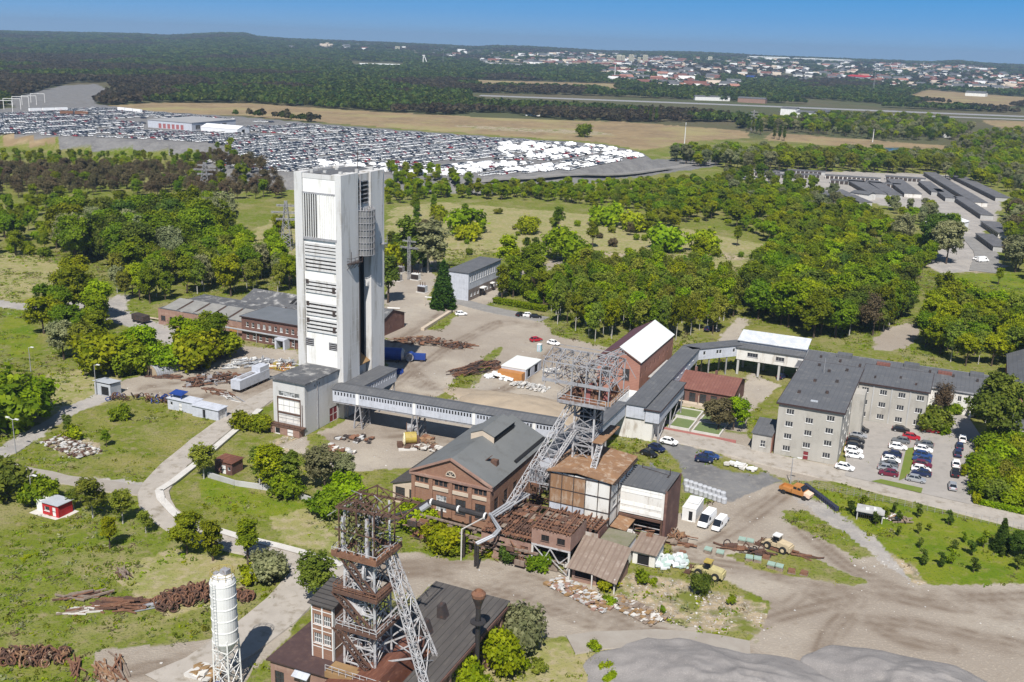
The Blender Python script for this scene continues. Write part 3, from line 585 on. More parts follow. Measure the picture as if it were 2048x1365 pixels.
part(tw, 'mast', steel_dark, lambda mb: (mb.bar((-5, 15, 59), (-5, 15, 64), .14), mb.bar((-5.8, 15, 63), (-4.2, 15, 63), .1)))
def grille(mb):
    mb.box(-10.6, -1.55, .30, .43, 44.4, 54.7, 1)
    mb.box(-10.9, -1.3, -.05, .43, 43.8, 44.4, 2); mb.box(-10.75, -1.4, .05, .43, 54.7, 55.1, 2)
    for i in range(15):
        x = -10.5 + i * .635; mb.box(x - .07, x + .07, -.02, .30, 44.4, 54.7, 0)
        if i >= 6 and i < 14: mb.box(x + .09, x + .545, .12, .30, 44.4, 54.7, 0)
        if i < 6:
            for k in range(12): mb.box(x + .09, x + .545, .2, .24, 45 + k * .82, 45.1 + k * .82, 3)
part(tw, 'louvre_grille', [panel_white, dark_void, steel_grey, steel_dark], grille)
for z0, z1 in ((40.3, 42.7), (36.6, 39.4), (31.1, 33.8), (25.4, 28.4), (21.3, 24.2)):
    def band(mb):
        mb.box(-10.6, -1.7, .36, .43, z0, z1, 1); n = 3
        for i in range(n + 1):
            z = z0 + (z1 - z0) * i / n; mb.box(-10.65, -1.65, .10, .37, z - .25, z + .25, 0)
        for x in (-9.1, -7.6, -6.1, -4.6, -3.1): mb.box(x - .08, x + .08, .22, .365, z0 + .1, z1 - .1, 2)
        if z0 < 32: mb.box(-10.4, -9.6, .05, .3, z1 - .9, z1 + .2, 2); mb.box(-2.9, -2.1, .05, .3, z0 + .2, z0 + 1.7, 2)
    part(tw, 'louvre_band', [concrete_white, mat('shaded_slot', (.06, .06, .063), (.03, .03, .03), .5), steel_dark], band)
for x0, x1, z0 in ((-10.85, -8.7, 17.3), (-4.2, -1.9, 17.0)):
    part(tw, 'louvre_window', [steel_grey, dark_void], lambda mb: [mb.box(x0, x1, .36, .43, z0, z0 + 1.9, 1)] + [mb.box(x0 - .05, x1 + .05, .2, .37, z0 + .2 + i * .5, z0 + .38 + i * .5, 0) for i in range(4)])
def cage(mb):
    c = (-.3, 10.2)
    def q(a, z, r=2.7): return (c[0] + r * math.cos(a), c[1] + r * math.sin(a), z)
    for i in range(13):
        a = -math.pi / 2 + math.pi * i / 12; mb.bar(q(a, 39.6), q(a, 50.6),   .11, None, 0)
        mb.bar(q(a, 50.6), q(a, 51.3, 2.2),   .11, None, 0)
    for k in range(8):
        for i in range(12): mb.bar(q(-math.pi / 2 + math.pi * i / 12, 39.6 + 11 * k / 7), q(-math.pi / 2 + math.pi * (i + 1) / 12, 39.6 + 11 * k / 7),   .11, None, 0)
    A = [q(-math.pi / 2 + math.pi * i / 12, 39.6, 2.5) for i in range(13)]; B = [q(-math.pi / 2 + math.pi * i / 12, 50.4, 2.5) for i in range(13)]
    mb.add(A + B, [(i, i + 1, 14 + i, 13 + i) for i in range(12)] + [tuple(range(12, -1, -1)), tuple(range(13, 26))], 1)
part(tw, 'round_bay', [steel_grey, mat('dusty_bay_glazing', (.075, .078, .082), (.22, .22, .215), .45, rough=.4)], cage)
part(tw, 'louvre_window', [steel_grey, dark_void], lambda mb: [mb.box(-.56, -.45, 8.2, 12.3, 51.8, 57.3, 1)] + [mb.box(-.52, -.35, 8.1, 12.4, 51.9 + i * 1.05, 52.2 + i * 1.05, 0) for i in range(6)])
part(tw, 'pipe', steel_grey, lambda mb: (mb.tube((.15, 8.0, 41), (.15, 8.0, 59.2), .16), mb.tube((-.3, 18.2, 30), (.12, 18.2, 59), .12)))
part(tw, 'recess_shade_board', dark_void, lambda mb: mb.box(-3.2, -2.1, 12.78, 12.89, 12.2, 39.3))  # dark board on the pilaster's side, standing in for shade deep in the recess
part(tw, 'corner_shade_strip', steel_dark, lambda mb: mb.box(-.45, .06, 7.305, 7.75, 12, 39))  # added dark strip beside the near pier, painting the recess shade at its edge
part(tw, 'recess_floor', deck_tan, lambda mb: mb.slab((-3.2, 7.3, 13.4), (-.4, 7.3, 11.6), (-.4, 12.9, 11.6), (-3.2, 12.9, 13.4), .3))
def plat(mb):
    mb.box(0, 1.3, 2.2, 7.0, 38.3, 38.5)
    for y in (2.2, 3.8, 5.4, 7.0):
        mb.bar((1.25, y, 38.5), (1.25, y, 41.5 if y in (2.2, 5.4) else 39.8), .1); mb.bar((0, y, 37.0), (1.25, y, 38.4), .1)
    for z in (39.1, 39.8): mb.bar((1.25, 2.2, z), (1.25, 7, z), .08); mb.bar((0, 2.2, z), (1.25, 2.2, z), .08)
part(tw, 'lamp_platform', steel_dark, plat)
part(tw, 'lamp_platform', steel_grey, lambda mb: (mb.box(0, 1.2, 17.2, 18.9, 40.9, 41.1), mb.bar((1.1, 18.7, 41), (1.1, 18.7, 43), .1), mb.bar((1.1, 17.3, 41), (1.1, 17.3, 42), .1), mb.bar((1.1, 17.3, 42), (1.1, 18.7, 42), .08)))

# annex at its foot
an = sthing('tower_annex', 'grey rendered annex with patched roof leaning on the white winding tower', 'building', -10.5, -13.9)
walls(an, 9, 13.8, 12.65, mat('annex_render', (.50, .50, .495), (.41, .405, .40), .15, c3=(.27, .25, .225), scale3=.5, amt3=.6, stretch=(1, 1, .25), bump=.15), {'R': [(11.6, .01, 3.3, 3.6, -2, 1, door_red, white_paint), (4.2, 10.9, .5, .7, 1, 1), (6.0, 10.9, .5, .7, 1, 1)],
      'F': [(4.5, 5.1, 6.2, 2.9, -4, 1, panel_white, steel_grey), (4.5, 8.8, 6.0, 1.2, 4, 1, white_paint, glass_pale), (4.5, 2.6, 6.2, 1.5, -3, 1, plaster_white, steel_grey)]})
flat_roof(an, 9, 13.6, 12.65, roof_worn, .55, .3, tilt=(0, -.02))
def frame(mb):
    for z in (4.6, 8.3): mb.box(1.2, 7.8, -.16, -.02, z, z + .35)
    for x in (1.2, 7.6): mb.box(x, x + .22, -.16, -.02, 2.2, 8.6)
    mb.bar((8.3, -.2, 1), (8.3, -.2, 7.5), .12); mb.box(0, 9.3, -2.2, -.05, 1.9, 2.1)
    for i in range(7): mb.bar((i * 1.5, -2.15, 2.1), (i * 1.5, -2.15, 3.0), .09)
    mb.bar((0, -2.15, 3.0), (9.2, -2.15, 3.0), .09); mb.bar((0, -2.15, 2.6), (9.2, -2.15, 2.6), .08)
part(an, 'front_frame', rust_dark, frame)
walls(an, 8.2, 2.0, 1.85, brick_pink, {'F': [(2, .1, 1.4, 1.5, 1, 1, None, dark_void), (5.6, .1, 1.6, 1.6, -1, 1, white_paint)]}, name='plinth', x0=.5, y0=-2.05)
part(an, 'downpipe', steel_grey, lambda mb: mb.tube((9.08, 5, .2), (9.08, 5, 12.2), .1))

# ---------------------------------------------------------------- the long gallery on trestles
ga = sthing('gallery_bridge', 'long pale covered gallery on steel trestles running from the white tower to the headframe', 'bridge', .1, -4.9, 6.2, turn=R(3.6))
GLn = 57.
ws = []
bays = [(0.3, 6.2, 7), (7.2, 21.2, 19), (22.2, 36.3, 19), (37.4, 51, 18), (51.8, 56.5, 6)]
for a, b, n in bays: ws += [(a + (b - a) * (i + .5) / n, 1.55, .44, .95, 1, 1, clad_grey, dark_void) for i in range(n)]
walls(ga, GLn, 4.8, 3.05, clad_grey, {'F': ws})
gable_roof(ga, GLn, 4.8, 3.05, .55, 'X', roof_grey, .3, .14)
box_part(ga, 'floor_beam', steel_grey, (0, GLn, .15, .45, -.45, -.02), (0, GLn, 4.3, 4.6, -.45, -.02))
for x in (6.7, 21.7, 36.8, 51.4):
    box_part(ga, 'pilaster', panel_white, (x - .35, x + .35, -.06, .1, 0, 3.0))
    for sx in (-1.1, 1.1):
        for y in (.3, 4.4):
            def leg(mb):
                mb.bar((x + sx, y, -6.2), (x + sx * .45, y, -.4), .3)
                if sx < 0:
                    for k in range(3): mb.bar((x + sx * (1 - .18 * k), y, -6.1 + k * 1.9), (x - sx * (1 - .18 * (k + 1)), y, -4.2 + k * 1.9), .13)
                else:
                    for k in range(3): mb.bar((x + sx * (1 - .18 * k), .3, -6.1 + k * 1.9), (x + sx * (1 - .18 * k), 4.4, -4.3 + k * 1.9), .12)
            part(ga, 'trestle_leg', steel_grey, leg)
gb = sthing('connecting_gallery', 'short grey-roofed gallery along the right foot of the white tower', 'gallery', .25, .35, 5.9)
walls(gb, 5.0, 16, 3.2, clad_grey, {'R': [(1 + i * 1.25, 1.6, .5, .9, 1, 1, clad_grey, dark_void) for i in range(12)]})
flat_roof(gb, 5.0, 16, 3.2, roof_grey, .2, .2)
for x, y in ((.3, .5), (4.6, .5), (.3, 8), (4.6, 8), (.3, 15.5), (4.6, 15.5)): part(gb, 'trestle_leg', steel_grey, lambda mb: mb.bar((x, y, -5.9), (x, y, -.02), .3))

# ---------------------------------------------------------------- the brick engine hall with the gable
hl = sthing('engine_hall', 'brick hall with stepped cornice gable and big grey roof in the middle of the site', 'building', 41.5, -39)
HW, HD, HH, HRz = 17.1, 27.5, 9.7, 4.05
bx = [2.2, 6.4, 10.7, 14.9]
fw_ = []
for i, x in enumerate(bx):
    for k in (-.95, 0, .95): fw_.append((x + k, 7.7, .8, 1.15, 2, 2, steel_dark, glass))
fw_ += [(2.0, .02, 1.9, 3.0, -2, 1, white_paint), (6.5, 2.6, 2.2, 3.2, 3, 3, white_paint, glass_pale), (10.7, 2.6, 2.2, 3.2, 3, 3, steel_dark), (14.9, 2.6, 2.2, 3.2, 3, 3, steel_dark)]
walls(hl, HW, HD, HH, brick, {'F': fw_, 'R': [(2.5 + i * 4.4, 2.5, 1.9, 4.2, 3, 4, steel_dark) for i in range(6)]}, ('Y', HRz))
gable_roof(hl, HW, HD, HH, HRz, 'Y', roof_hall, .35, .16)
def trim(mb):
    for x in bx: mb.box(x - 1.7, x + 1.7, -.22, -.01, 6.75, 7.45)
part(hl, 'window_sill_band', trim_cream, trim)
part(hl, 'pilaster', brick, lambda mb: [mb.box(x - .38, x + .38, -.28, -.012, 0, 9.1) for x in (.4, 4.3, 8.55, 12.8, 16.7)])
part(hl, 'cornice', brick_pink, lambda mb: (mb.box(-.4, HW + .4, -.45, -.02, 9.15, 9.6), mb.bar((-.3, -.3, HH + .1), (HW / 2, -.3, HH + HRz + .15), .5, .35), mb.bar((HW + .3, -.3, HH + .1), (HW / 2, -.3, HH + HRz + .15), .5, .35)))
def lun(mb):
    p = [(8.55 + 1.0 * math.cos(math.pi * i / 10), 10.3 + 1.0 * math.sin(math.pi * i / 10)) for i in range(11)]
    mb.add([(x, -.05, z) for x, z in p], [tuple(range(11))], 1)
    for i in range(10): mb.bar((p[i][0], -.1, p[i][1]), (p[i + 1][0], -.1, p[i + 1][1]), .16, None, 0)
    for i in (3, 5, 7): mb.bar((8.55, -.1, 10.3), (p[i][0], -.1, p[i][1]), .09, None, 0)
    mb.bar((7.5, -.1, 10.25), (9.6, -.1, 10.25), .16, None, 0)
part(hl, 'round_window', [trim_cream, glass], lun)
def lan(mb):     # low ridge lantern, pale gable to the front, dark glazing on the right slope
    y0, y1 = 13.5, 23.5; zb = HH + 2.2; zt = HH + HRz + 1.5; xm = HW / 2
    mb.add([(xm - 2.6, y0, zb), (xm + 2.6, y0, zb), (xm + 2.6, y0, zt - 1.0), (xm, y0, zt), (xm - 2.6, y0, zt - 1.0)], [(0, 1, 2, 3, 4)], 1)
    mb.quad((xm + 2.6, y0, zb), (xm + 2.6, y1, zb), (xm + 2.6, y1, zt - 1.0), (xm + 2.6, y0, zt - 1.0), 2); mb.quad((xm - 2.6, y1, zb), (xm - 2.6, y0, zb), (xm - 2.6, y0, zt - 1.0), (xm - 2.6, y1, zt - 1.0), 2)
    mb.slab((xm - 2.8, y0 - .2, zt - 1.0), (xm, y0 - .2, zt + .1), (xm, y1, zt + .1), (xm - 2.8, y1, zt - 1.0), .12, 0); mb.slab((xm, y0 - .2, zt + .097), (xm + 2.8, y0 - .2, zt - 1.0), (xm + 2.8, y1, zt - 1.0), (xm, y1, zt + .097), .12, 0)
part(hl, 'ridge_lantern', [roof_hall, trim_cream, dark_void], lan)
part(hl, 'roof_vent', rust_dark, lambda mb: (mb.box(13.6, 14.9, 6.9, 8.0, 10.9, 12.1), mb.slab((12.6, 6.4, 12.0), (13.6, 6.4, 12.9), (13.6, 7.6, 12.9), (12.6, 7.6, 12.0), .15)))
part(hl, 'roof_gap', dark_void, lambda mb: mb.slab((16.3, 12, 10.62), (16.9, 12, 10.33), (16.9, 27, 10.33), (16.3, 27, 10.62), .02))
# lean-to at its left
lt = sthing('lean_to', 'low lean-to with ribbed tar roof along the left wall of the brick hall', 'building', 34.8, -35)
walls(lt, 6.6, 19, 4.0, trim_cream, {'F': [(1.7, 1.3, 2.2, 2.2, 3, 3, steel_dark), (4.9, 1.3, 2.2, 2.2, 3, 3, steel_dark)]}, None)
part(lt, 'roof', roof_tar, lambda mb: mb.slab((-.4, -.4, 4.2), (6.6, -.4, 6.4), (6.6, 19.3, 6.4), (-.4, 19.3, 4.2), .18))
part(lt, 'side_wall', trim_cream, lambda mb: mb.add([(0, -.01, 4.0), (6.6, -.01, 4.0), (6.6, -.01, 6.2)], [(0, 1, 2)]))

# ---------------------------------------------------------------- brick building with the white roof
bb = sthing('brick_building', 'tall clean red brick building with one white roof slope beside the birch grove', 'building', 47.4, 51)
walls(bb, 12, 32, 10, brick_red, {'F': [(8.2, 4.6, 1.9, 3.2, 2, 3, steel_dark), (2.6, 4.6, 1.9, 3.2, 2, 3, steel_dark)], 'R': [(1.4, 5.5, .8, 1.5, 1, 1, steel_dark)] + [(5.5 + 4.2 * i, 6.2, .8, 1.4, 1, 1, steel_dark) for i in range(7)]}, ('Y', 3.5))
gable_roof(bb, 12, 32, 10, 3.5, 'Y', roof_purple, .25, .14, m2=roof_white)
part(bb, 'verge_trim', brick_dark, lambda mb: (mb.bar((-.2, -.3, 10), (6, -.3, 13.55), .3, .2), mb.bar((12.2, -.3, 10), (6, -.3, 13.55), .3, .2)))
bl = sthing('low_outbuilding', 'low flat outbuilding with rubble on its roof beside the red brick building', 'outbuilding', 60.2, 58)
walls(bl, 3.6, 17, 4.2, brick_pink, {'R': [(2 + 3 * i, 1.2, 1.2, 1.6, 2, 1) for i in range(5)]}); flat_roof(bl, 3.6, 17, 4.2, concrete_grey, .3, .25)

# ---------------------------------------------------------------- branch gallery, transition house
tr = sthing('transfer_house', 'white rendered transfer house with a gable between the galleries', 'building', 62.2, 22.5)
walls(tr, 9.6, 11, 6.2, plaster_white, {'F': [], 'R': [(2, .1, 1.2, 2.2, -1, 1, steel_grey)]}, ('Y', 2.4, .42)); gable_roof(tr, 9.6, 11, 6.2, 2.4, 'Y', silver_tin, .25, .12, frac=.42)
box_part(tr, 'parapet', panel_white, (-.35, -.01, -.3, 11.4, 0, 8.0), (-.35, 9.0, 11.02, 11.4, 0, 8.1))
cn = sthing('cross_gallery', 'short grey-roofed gallery joining the headframe to the transfer house', 'gallery', 59.4, -17, 5.6)
walls(cn, 5.6, 39.4, 3.0, clad_grey, {'R': [(1.5 + i * 1.6, 1.3, .7, 1.1, 1, 1, clad_grey, dark_void) for i in range(13)]}); flat_roof(cn, 5.6, 39.4, 3.0, roof_grey, .25, .2)
for x, y in ((.5, 1), (5.1, 1), (.5, 14), (5.1, 14), (.5, 27), (5.1, 27)): part(cn, 'trestle_leg', steel_grey, lambda mb: mb.bar((x, y, -5.6), (x, y, -.02), .35))
# main run: from the transfer house to the turn, then to the stilt building
br = sthing('branch_gallery', 'grey-roofed gallery climbing past the red brick building to the offices', 'gallery', 65.2, 22, 5.4, turn=R(1.2))
walls(br, 4.6, 55, 3.2, clad_grey, {'R': [(23 + i * 4.2, 1.5, 1.0, 1.0, 2, 1) for i in range(7)]}); flat_roof(br, 4.6, 55, 3.2, roof_grey, .3, .22)
for y in (3, 14, 25, 36, 47, 54):
    for x in (.3, 4.3): part(br, 'trestle_leg', steel_grey, lambda mb: (mb.bar((x, y, -5.4), (x, y, -.02), .32), mb.bar((x, y, -5.2), (4.6 - x, y, -.3), .14)))
b2 = sthing('side_gallery', 'lower grey-roofed gallery strip hugging the branch gallery with dark eaves', 'gallery', 70.0, 22, 5.0, turn=R(1.2))
walls(b2, 3.4, 24, 3.0, clad_grey); flat_roof(b2, 3.4, 24, 3.0, roof_grey, .3, .22, edge=fascia)
for y in (1, 12, 23): part(b2, 'trestle_leg', steel_grey, lambda mb: (mb.bar((3.2, y, -5), (3.2, y, 0), .3), mb.bar((3.2, y, -5), (3.2, min(y + 8, 23), -.1), .14)))
A_ = np.array([67.3, 76.5]); B_ = np.array([79.3, 89.5]); dd = B_ - A_; ang = math.atan2(dd[1], dd[0]); ln = float(np.linalg.norm(dd))
b3 = sthing('link_gallery', 'pale link gallery with small paired windows reaching the stilt building', 'gallery', A_[0], A_[1] - 1.2, 5.4, turn=ang)
walls(b3, ln, 4.4, 3.2, clad_grey, {'F': [(4, 1.3, .8, 1.1, 1, 1, white_paint, glass), (8.4, 1.3, .8, 1.1, 1, 1), (9.4, 1.3, .8, 1.1, 1, 1), (14, 1.3, .8, 1.1, 1, 1)]}); flat_roof(b3, ln, 4.4, 3.2, roof_grey, .3, .22)
for x in (6, 12): part(b3, 'trestle_leg', steel_grey, lambda mb: (mb.bar((x, .4, -5.4), (x, .4, 0), .32), mb.bar((x, 4, -5.4), (x, 4, 0), .32)))

# red sheet roofed workshop in the court
rr = sthing('court_workshop', 'low brick workshop with a dull red sheet roof in the court', 'building', 68.6, 53.2)
walls(rr, 15.4, 15, 4.4, brick_dark, {'F': [(2.0 + 2.85 * i, .9, 1.7, 2.6, 2, 3, steel_dark) for i in range(5)], 'R': [(4, .1, 1.6, 2.5, -2, 1), (9, 1.2, 1.3, 1.4, 2, 1)]}, ('X', 2.2, .58))
gable_roof(rr, 15.4, 15, 4.4, 2.2, 'X', roof_red, .5, .14, frac=.58, m2=roof_grey)
part(rr, 'chimney', brick_dark, lambda mb: (mb.box(3, 3.6, 8.4, 9.0, 6.2, 8), mb.box(8.5, 9.1, 8.4, 9.0, 6.2, 7.8)))
part(rr, 'loading_platform', trim_cream, lambda mb: (mb.box(.1, 14.8, -2.0, -.05, 0, 1.0), mb.bar((.2, -1.9, 1.0), (.2, -1.9, 3.6), .12), mb.bar((7, -1.9, 1.0), (7, -1.9, 3.6), .12)))
for i, (x, y, w_, d_) in enumerate(((72.6, 34, 5.4, 7.5), (78.6, 33.6, 7.0, 7.6), (71.6, 42.4, 6.2, 6.6), (78.4, 42.2, 7.2, 6.8))):
    q = sthing('settling_basin', ['small murky green basin with concrete rim nearest the galleries', 'wide green basin with concrete rim in the front row by the road', 'green basin with concrete rim under the gallery trestles', 'wide green basin right beside the workshop platform'][i], 'basin', x, y, 0, 'green basins in the court')
    box_part(q, 'rim', kerb_white, (0, w_, 0, .35, 0, .55), (0, w_, d_ - .35, d_, 0, .55), (0, .35, .36, d_ - .36, 0, .55), (w_ - .35, w_, .36, d_ - .36, 0, .55))
    box_part(q, 'water', mat('algae_water', (.155, .19, .075), (.115, .16, .055), .5, rough=.4), (.36, w_ - .36, .36, d_ - .36, .02, .35))
q = sthing('low_wall', 'low reddish kerb wall between the basins and the road', 'wall', 71.5, 31.6)
box_part(q, 'wall_body', mat('red_kerb', (.34, .13, .12), (.28, .12, .1), .6), (0, 18.5, 0, .3, 0, .7))

# ---------------------------------------------------------------- middle headframe
hf = sthing('headframe', 'grey steel headframe with rusty machinery deck over the rusty-roofed shaft house', 'headframe', 72.1, -24.6)
rr_ = random.Random(3)
def legs(k):
    sx, sy = ((-1, -1), (1, -1), (1, 1), (-1, 1))[k]
    return lambda mb: mb.bar((sx * 2.0, sy * 2.4, 8), (sx * 2.0, sy * 2.4, 25.6), .34)
for k in range(4): part(hf, 'leg', steel_white, legs(k))
def brace(mb):
    C = [(-2.0, -2.4), (2.0, -2.4), (2.0, 2.4), (-2.0, 2.4)]; lv = [13.6, 16.6, 18.2, 20.2, 22.6, 25.4]
    for a, b in zip(lv[:-1], lv[1:]):
        for i in range(4):
            p, q = C[i], C[(i + 1) % 4]
            mb.bar((*p, b), (*q, b), .25); mb.bar((*p, a), (*q, b), .13); mb.bar((*q, a), (*p, b), .13)
    for x in (-.7, .7):
        for y in (-1, 1): mb.bar((x, y, 8), (x, y, 26), .16)
    for z in (15, 17, 19, 21, 23, 25): mb.box(-1.2, 1.2, -1.3, 1.3, z, z + .15)
part(hf, 'bracing', steel_grey, brace)
box_part(hf, 'shaft_casing', dark_void, (-1.7, 1.7, -.2, 2.0, 20.4, 25.3)); box_part(hf, 'shaft_casing', dark_void, (-1.6, 1.6, -.6, 2.0, 13.4, 16.4))
def deck(mb):
    mb.box(-4.7, 4.7, -4.6, 4.6, 25.7, 26.0, 1)
    for x in (-4.7, 4.7): mb.bar((x, -4.7, 25.7), (x, 4.7, 25.7), .35, .6, 0)
    for y in (-4.7, 4.7): mb.bar((-4.8, y, 25.7), (4.8, y, 25.7), .35, .6, 0)
    mb.box(3.2, 5.6, -4.2, 6.5, 26.05, 26.2, 2)
part(hf, 'machinery_deck', [steel_grey, rust, rust_orange], deck)
def soffit(mb): mb.box(-4.5, 4.5, -4.4, 4.4, 25.1, 25.65)
part(hf, 'deck_beams', steel_dark, soffit)
def cagew(mb):
    xs = (-8.0, -5.4, -2.2, .6, 3.4, 5.2); z1, z2 = 29.4, 33.0
    for x in xs:
        for y in (-4.4, 4.4):
            mb.bar((x, y, 26 if x > -5 else 28.8), (x, y, z2), .2); mb.bar((x, y, z2), (x + 2.4, y, z1), .1)
        for z in (z1, z2): mb.bar((x, -4.4, z), (x, 4.4, z), .18)
        mb.bar((x, -4.4, z2), (x, 0, z2 + 1.6), .13); mb.bar((x, 4.4, z2), (x, 0, z2 + 1.6), .13); mb.bar((x, 0, z1), (x, 0, z2 + 1.6), .12)
        mb.bar((x, -4.4, z1), (x, 4.4, z2), .11); mb.bar((x, 4.4, 26.2), (x + .1, -4.4, z1), .11)
    for y in (-4.4, 0, 4.4):
        for z in (z1, z2): mb.bar((-8.2, y, z), (5.4, y, z), .2)
        mb.bar((-8.2, y, z2 + (1.6 if y == 0 else .9)), (5.4, y, z2 + (1.6 if y == 0 else .9)), .12)
    mb.box(-8.2, 5.4, -4.55, -4.35, 29.1, 29.7)
    for i in range(170):
        a = (rr_.uniform(-8, 5), rr_.uniform(-4.4, 4.4), rr_.uniform(28.5, 33)); d = (rr_.uniform(-2, 2), rr_.uniform(-2, 2), rr_.uniform(-1.6, 1.6)); mb.bar(a, (a[0] + d[0], a[1] + d[1], min(a[2] + d[2], 34)), rr_.uniform(.05, .12), None, 1 if i % 2 else 0)
    mb.truss((-1.5, -2.5, 31.5), (4.6, 4.2, 34.6), .9, .9, 6, .09)
part(hf, 'crane_frame', [steel_grey, rust_dark], cagew)
for sx in (-1.7, 1.7):
    def wheel(mb):
        mb.ring((sx, -1.4, 27.6), (1, .12, 0), 2.2, .22, 20); mb.ring((sx + .2, -1.4, 27.6), (1, .12, 0), 2.0, .12, 20); mb.tube((sx - .4, -1.4, 27.6), (sx + .4, -1.4, 27.6), .3)
        for i in range(8): a = i * math.pi / 4; mb.bar((sx, -1.4, 27.6), (sx, -1.4 + 2.1 * math.cos(a), 27.6 + 2.1 * math.sin(a)), .11)
    part(hf, 'sheave_wheel', rust_dark, wheel)
def mach(mb):
    for i in range(26):
        x, y = rr_.uniform(-4.2, 4.2), rr_.uniform(-4, 4); s = rr_.uniform(.25, .8); mb.box(x - s, x + s, y - .3, y + .4, 26.02, 26.1 + rr_.uniform(.5, 2.4), rr_.choice((0, 0, 1, 2)))
part(hf, 'machinery', [rust, rust_dark, mat('primer_red', (.30, .11, .10), (.2, .08, .07), .8)], mach)
def rail(mb):
    for (x0, y0, x1, y1) in ((-4.8, -4.7, 4.8, -4.7), (5.7, -4.2, 5.7, 6.4), (-4.8, -4.7, -4.8, 4.7)):
        n = 6
        for i in range(n + 1): x, y = x0 + (x1 - x0) * i / n, y0 + (y1 - y0) * i / n; mb.bar((x, y, 26), (x, y, 27.1), .08)
        for z in (26.55, 27.1): mb.bar((x0, y0, z), (x1, y1, z), .07)
part(hf, 'railing', steel_white, rail)
# inclined back legs towards the camera
part(hf, 'back_leg', steel_white, lambda mb: mb.truss((-2.6, -2.6, 24.8), (-11.6, -15.6, 3.0), 1.0, 1.0, 18, .09), 'long lattice back leg coming down beside the brick hall')
part(hf, 'back_leg', steel_white, lambda mb: mb.truss((-1.6, -2.6, 19.6), (-4.6, -9.9, 12.2), .6, .6, 12, .07))
def xb(mb):
    A = lambda t: np.array([-2.6, -2.6, 24.8]) * (1 - t) + np.array([-11.6, -15.6, 3.0]) * t
    B = lambda t: np.array([-1.6, -2.6, 19.6]) * (1 - t) + np.array([-4.6, -9.9, 12.2]) * t
    for i in range(5):
        t = i / 4; mb.bar(A(.16 + t * .4), B(t), .2)
        if i < 4: mb.bar(A(.16 + t * .4), B(t + .25), .11); mb.bar(A(.26 + t * .4), B(t), .11)
    mb.truss(A(.57), B(1.0), 1.7, 2.6, 6, .1); mb.truss(A(.5) + np.array([0, 0, -1.2]), B(1.0) + np.array([0, .5, -1.]), 1.2, 1.6, 6, .09)
    mb.bar(A(.3), (-2, -2.4, 21), .26); mb.bar(A(.5), (-2, -2.4, 17), .22); mb.bar(A(.16), (-2, -2.4, 23.4), .2)
part(hf, 'back_leg_bracing', steel_grey, xb)
box_part(hf, 'footing', concrete_grey, (-12.8, -10.4, -16.9, -14.4, 0, 3.2))
part(hf, 'stair', steel_white, lambda mb: (mb.truss((3.6, -7.2, 12.9), (3.6, -2.6, 18.0), 1.0, .3, 8, .08), [mb.box(3.1, 4.1, -7.2 + i * .38, -6.9 + i * .38, 12.9 + i * .42, 12.98 + i * .42) for i in range(12)]))
part(hf, 'landing', rust_orange, lambda mb: mb.box(2.2, 4.2, -3.4, 7, 18.0, 18.2))

# shaft house under it
sh = sthing('shaft_house', 'clad shaft house with rusty roof and brown and white front panels under the middle headframe', 'building', 68.4, -34)
SW, SDp, SH = 12, 14, 13.4
walls(sh, SW, SDp, SH - 4.6, plaster_white, {'R': [(3 + 3.6 * i, 3.0, 2.0, 1.2, 3, 1, steel_grey) for i in range(3)]}, z0=4.6, name='cladding')
part(sh, 'front_panel', rust_orange, lambda mb: [mb.box(.15 + i * 2.35, 2.35 + i * 2.35, -.06, -.02, z, z + 2.75) for i in range(3) for z in (7.3, 10.2)], 'orange-brown rusty front panels')
part(sh, 'lower_panel', clad_grey, lambda mb: [mb.box(.15 + i * 3.6, 3.5 + i * 3.6, -.07, -.02, 4.75, 7.1) for i in range(2)])
def fr(mb):
    for x in (0, 2.4, 4.75, 7.1, 9.6, 11.9): mb.box(x, x + .14, -.14, -.03, 0, SH)
    for z in (7.15, 10.05, 13.0): mb.box(0, 12, -.13, -.025, z, z + .16)
    for y in (0, 4.5, 9, 13.8): mb.box(12.03, 12.14, y, y + .2, 0, SH)
    for z in (7.15, 10.05): mb.box(12.03, 12.13, 0, 14, z, z + .14)
part(sh, 'steel_frame', steel_dark, fr)
part(sh, 'roof', rust_orange, lambda mb: (mb.slab((-.5, -.6, SH + .25), (5.5, -.6, SH + .95), (5.5, 14.3, SH + .95), (-.5, 14.3, SH + .25), .2), mb.slab((5.5, -.6, SH + .947), (12.6, -.6, SH + .2), (12.6, 14.3, SH + .2), (5.5, 14.3, SH + .947), .2)))
part(sh, 'eave_bracket', steel_dark, lambda mb: [mb.box(12.1, 12.9, .2 + i * .95, .5 + i * .95, SH - .45, SH - .05) for i in range(15)])
walls(sh, 11.6, 13.6, 4.5, brick_dark, {'F': [(2, .3, 2.4, 3.2, 1, 1, steel_dark, dark_void), (6, .3, 2.4, 3.2, 1, 1, steel_dark, dark_void), (9.6, .3, 2, 3.2, 1, 1, steel_dark, dark_void)]}, name='lower_wall', x0=.2, y0=.2)
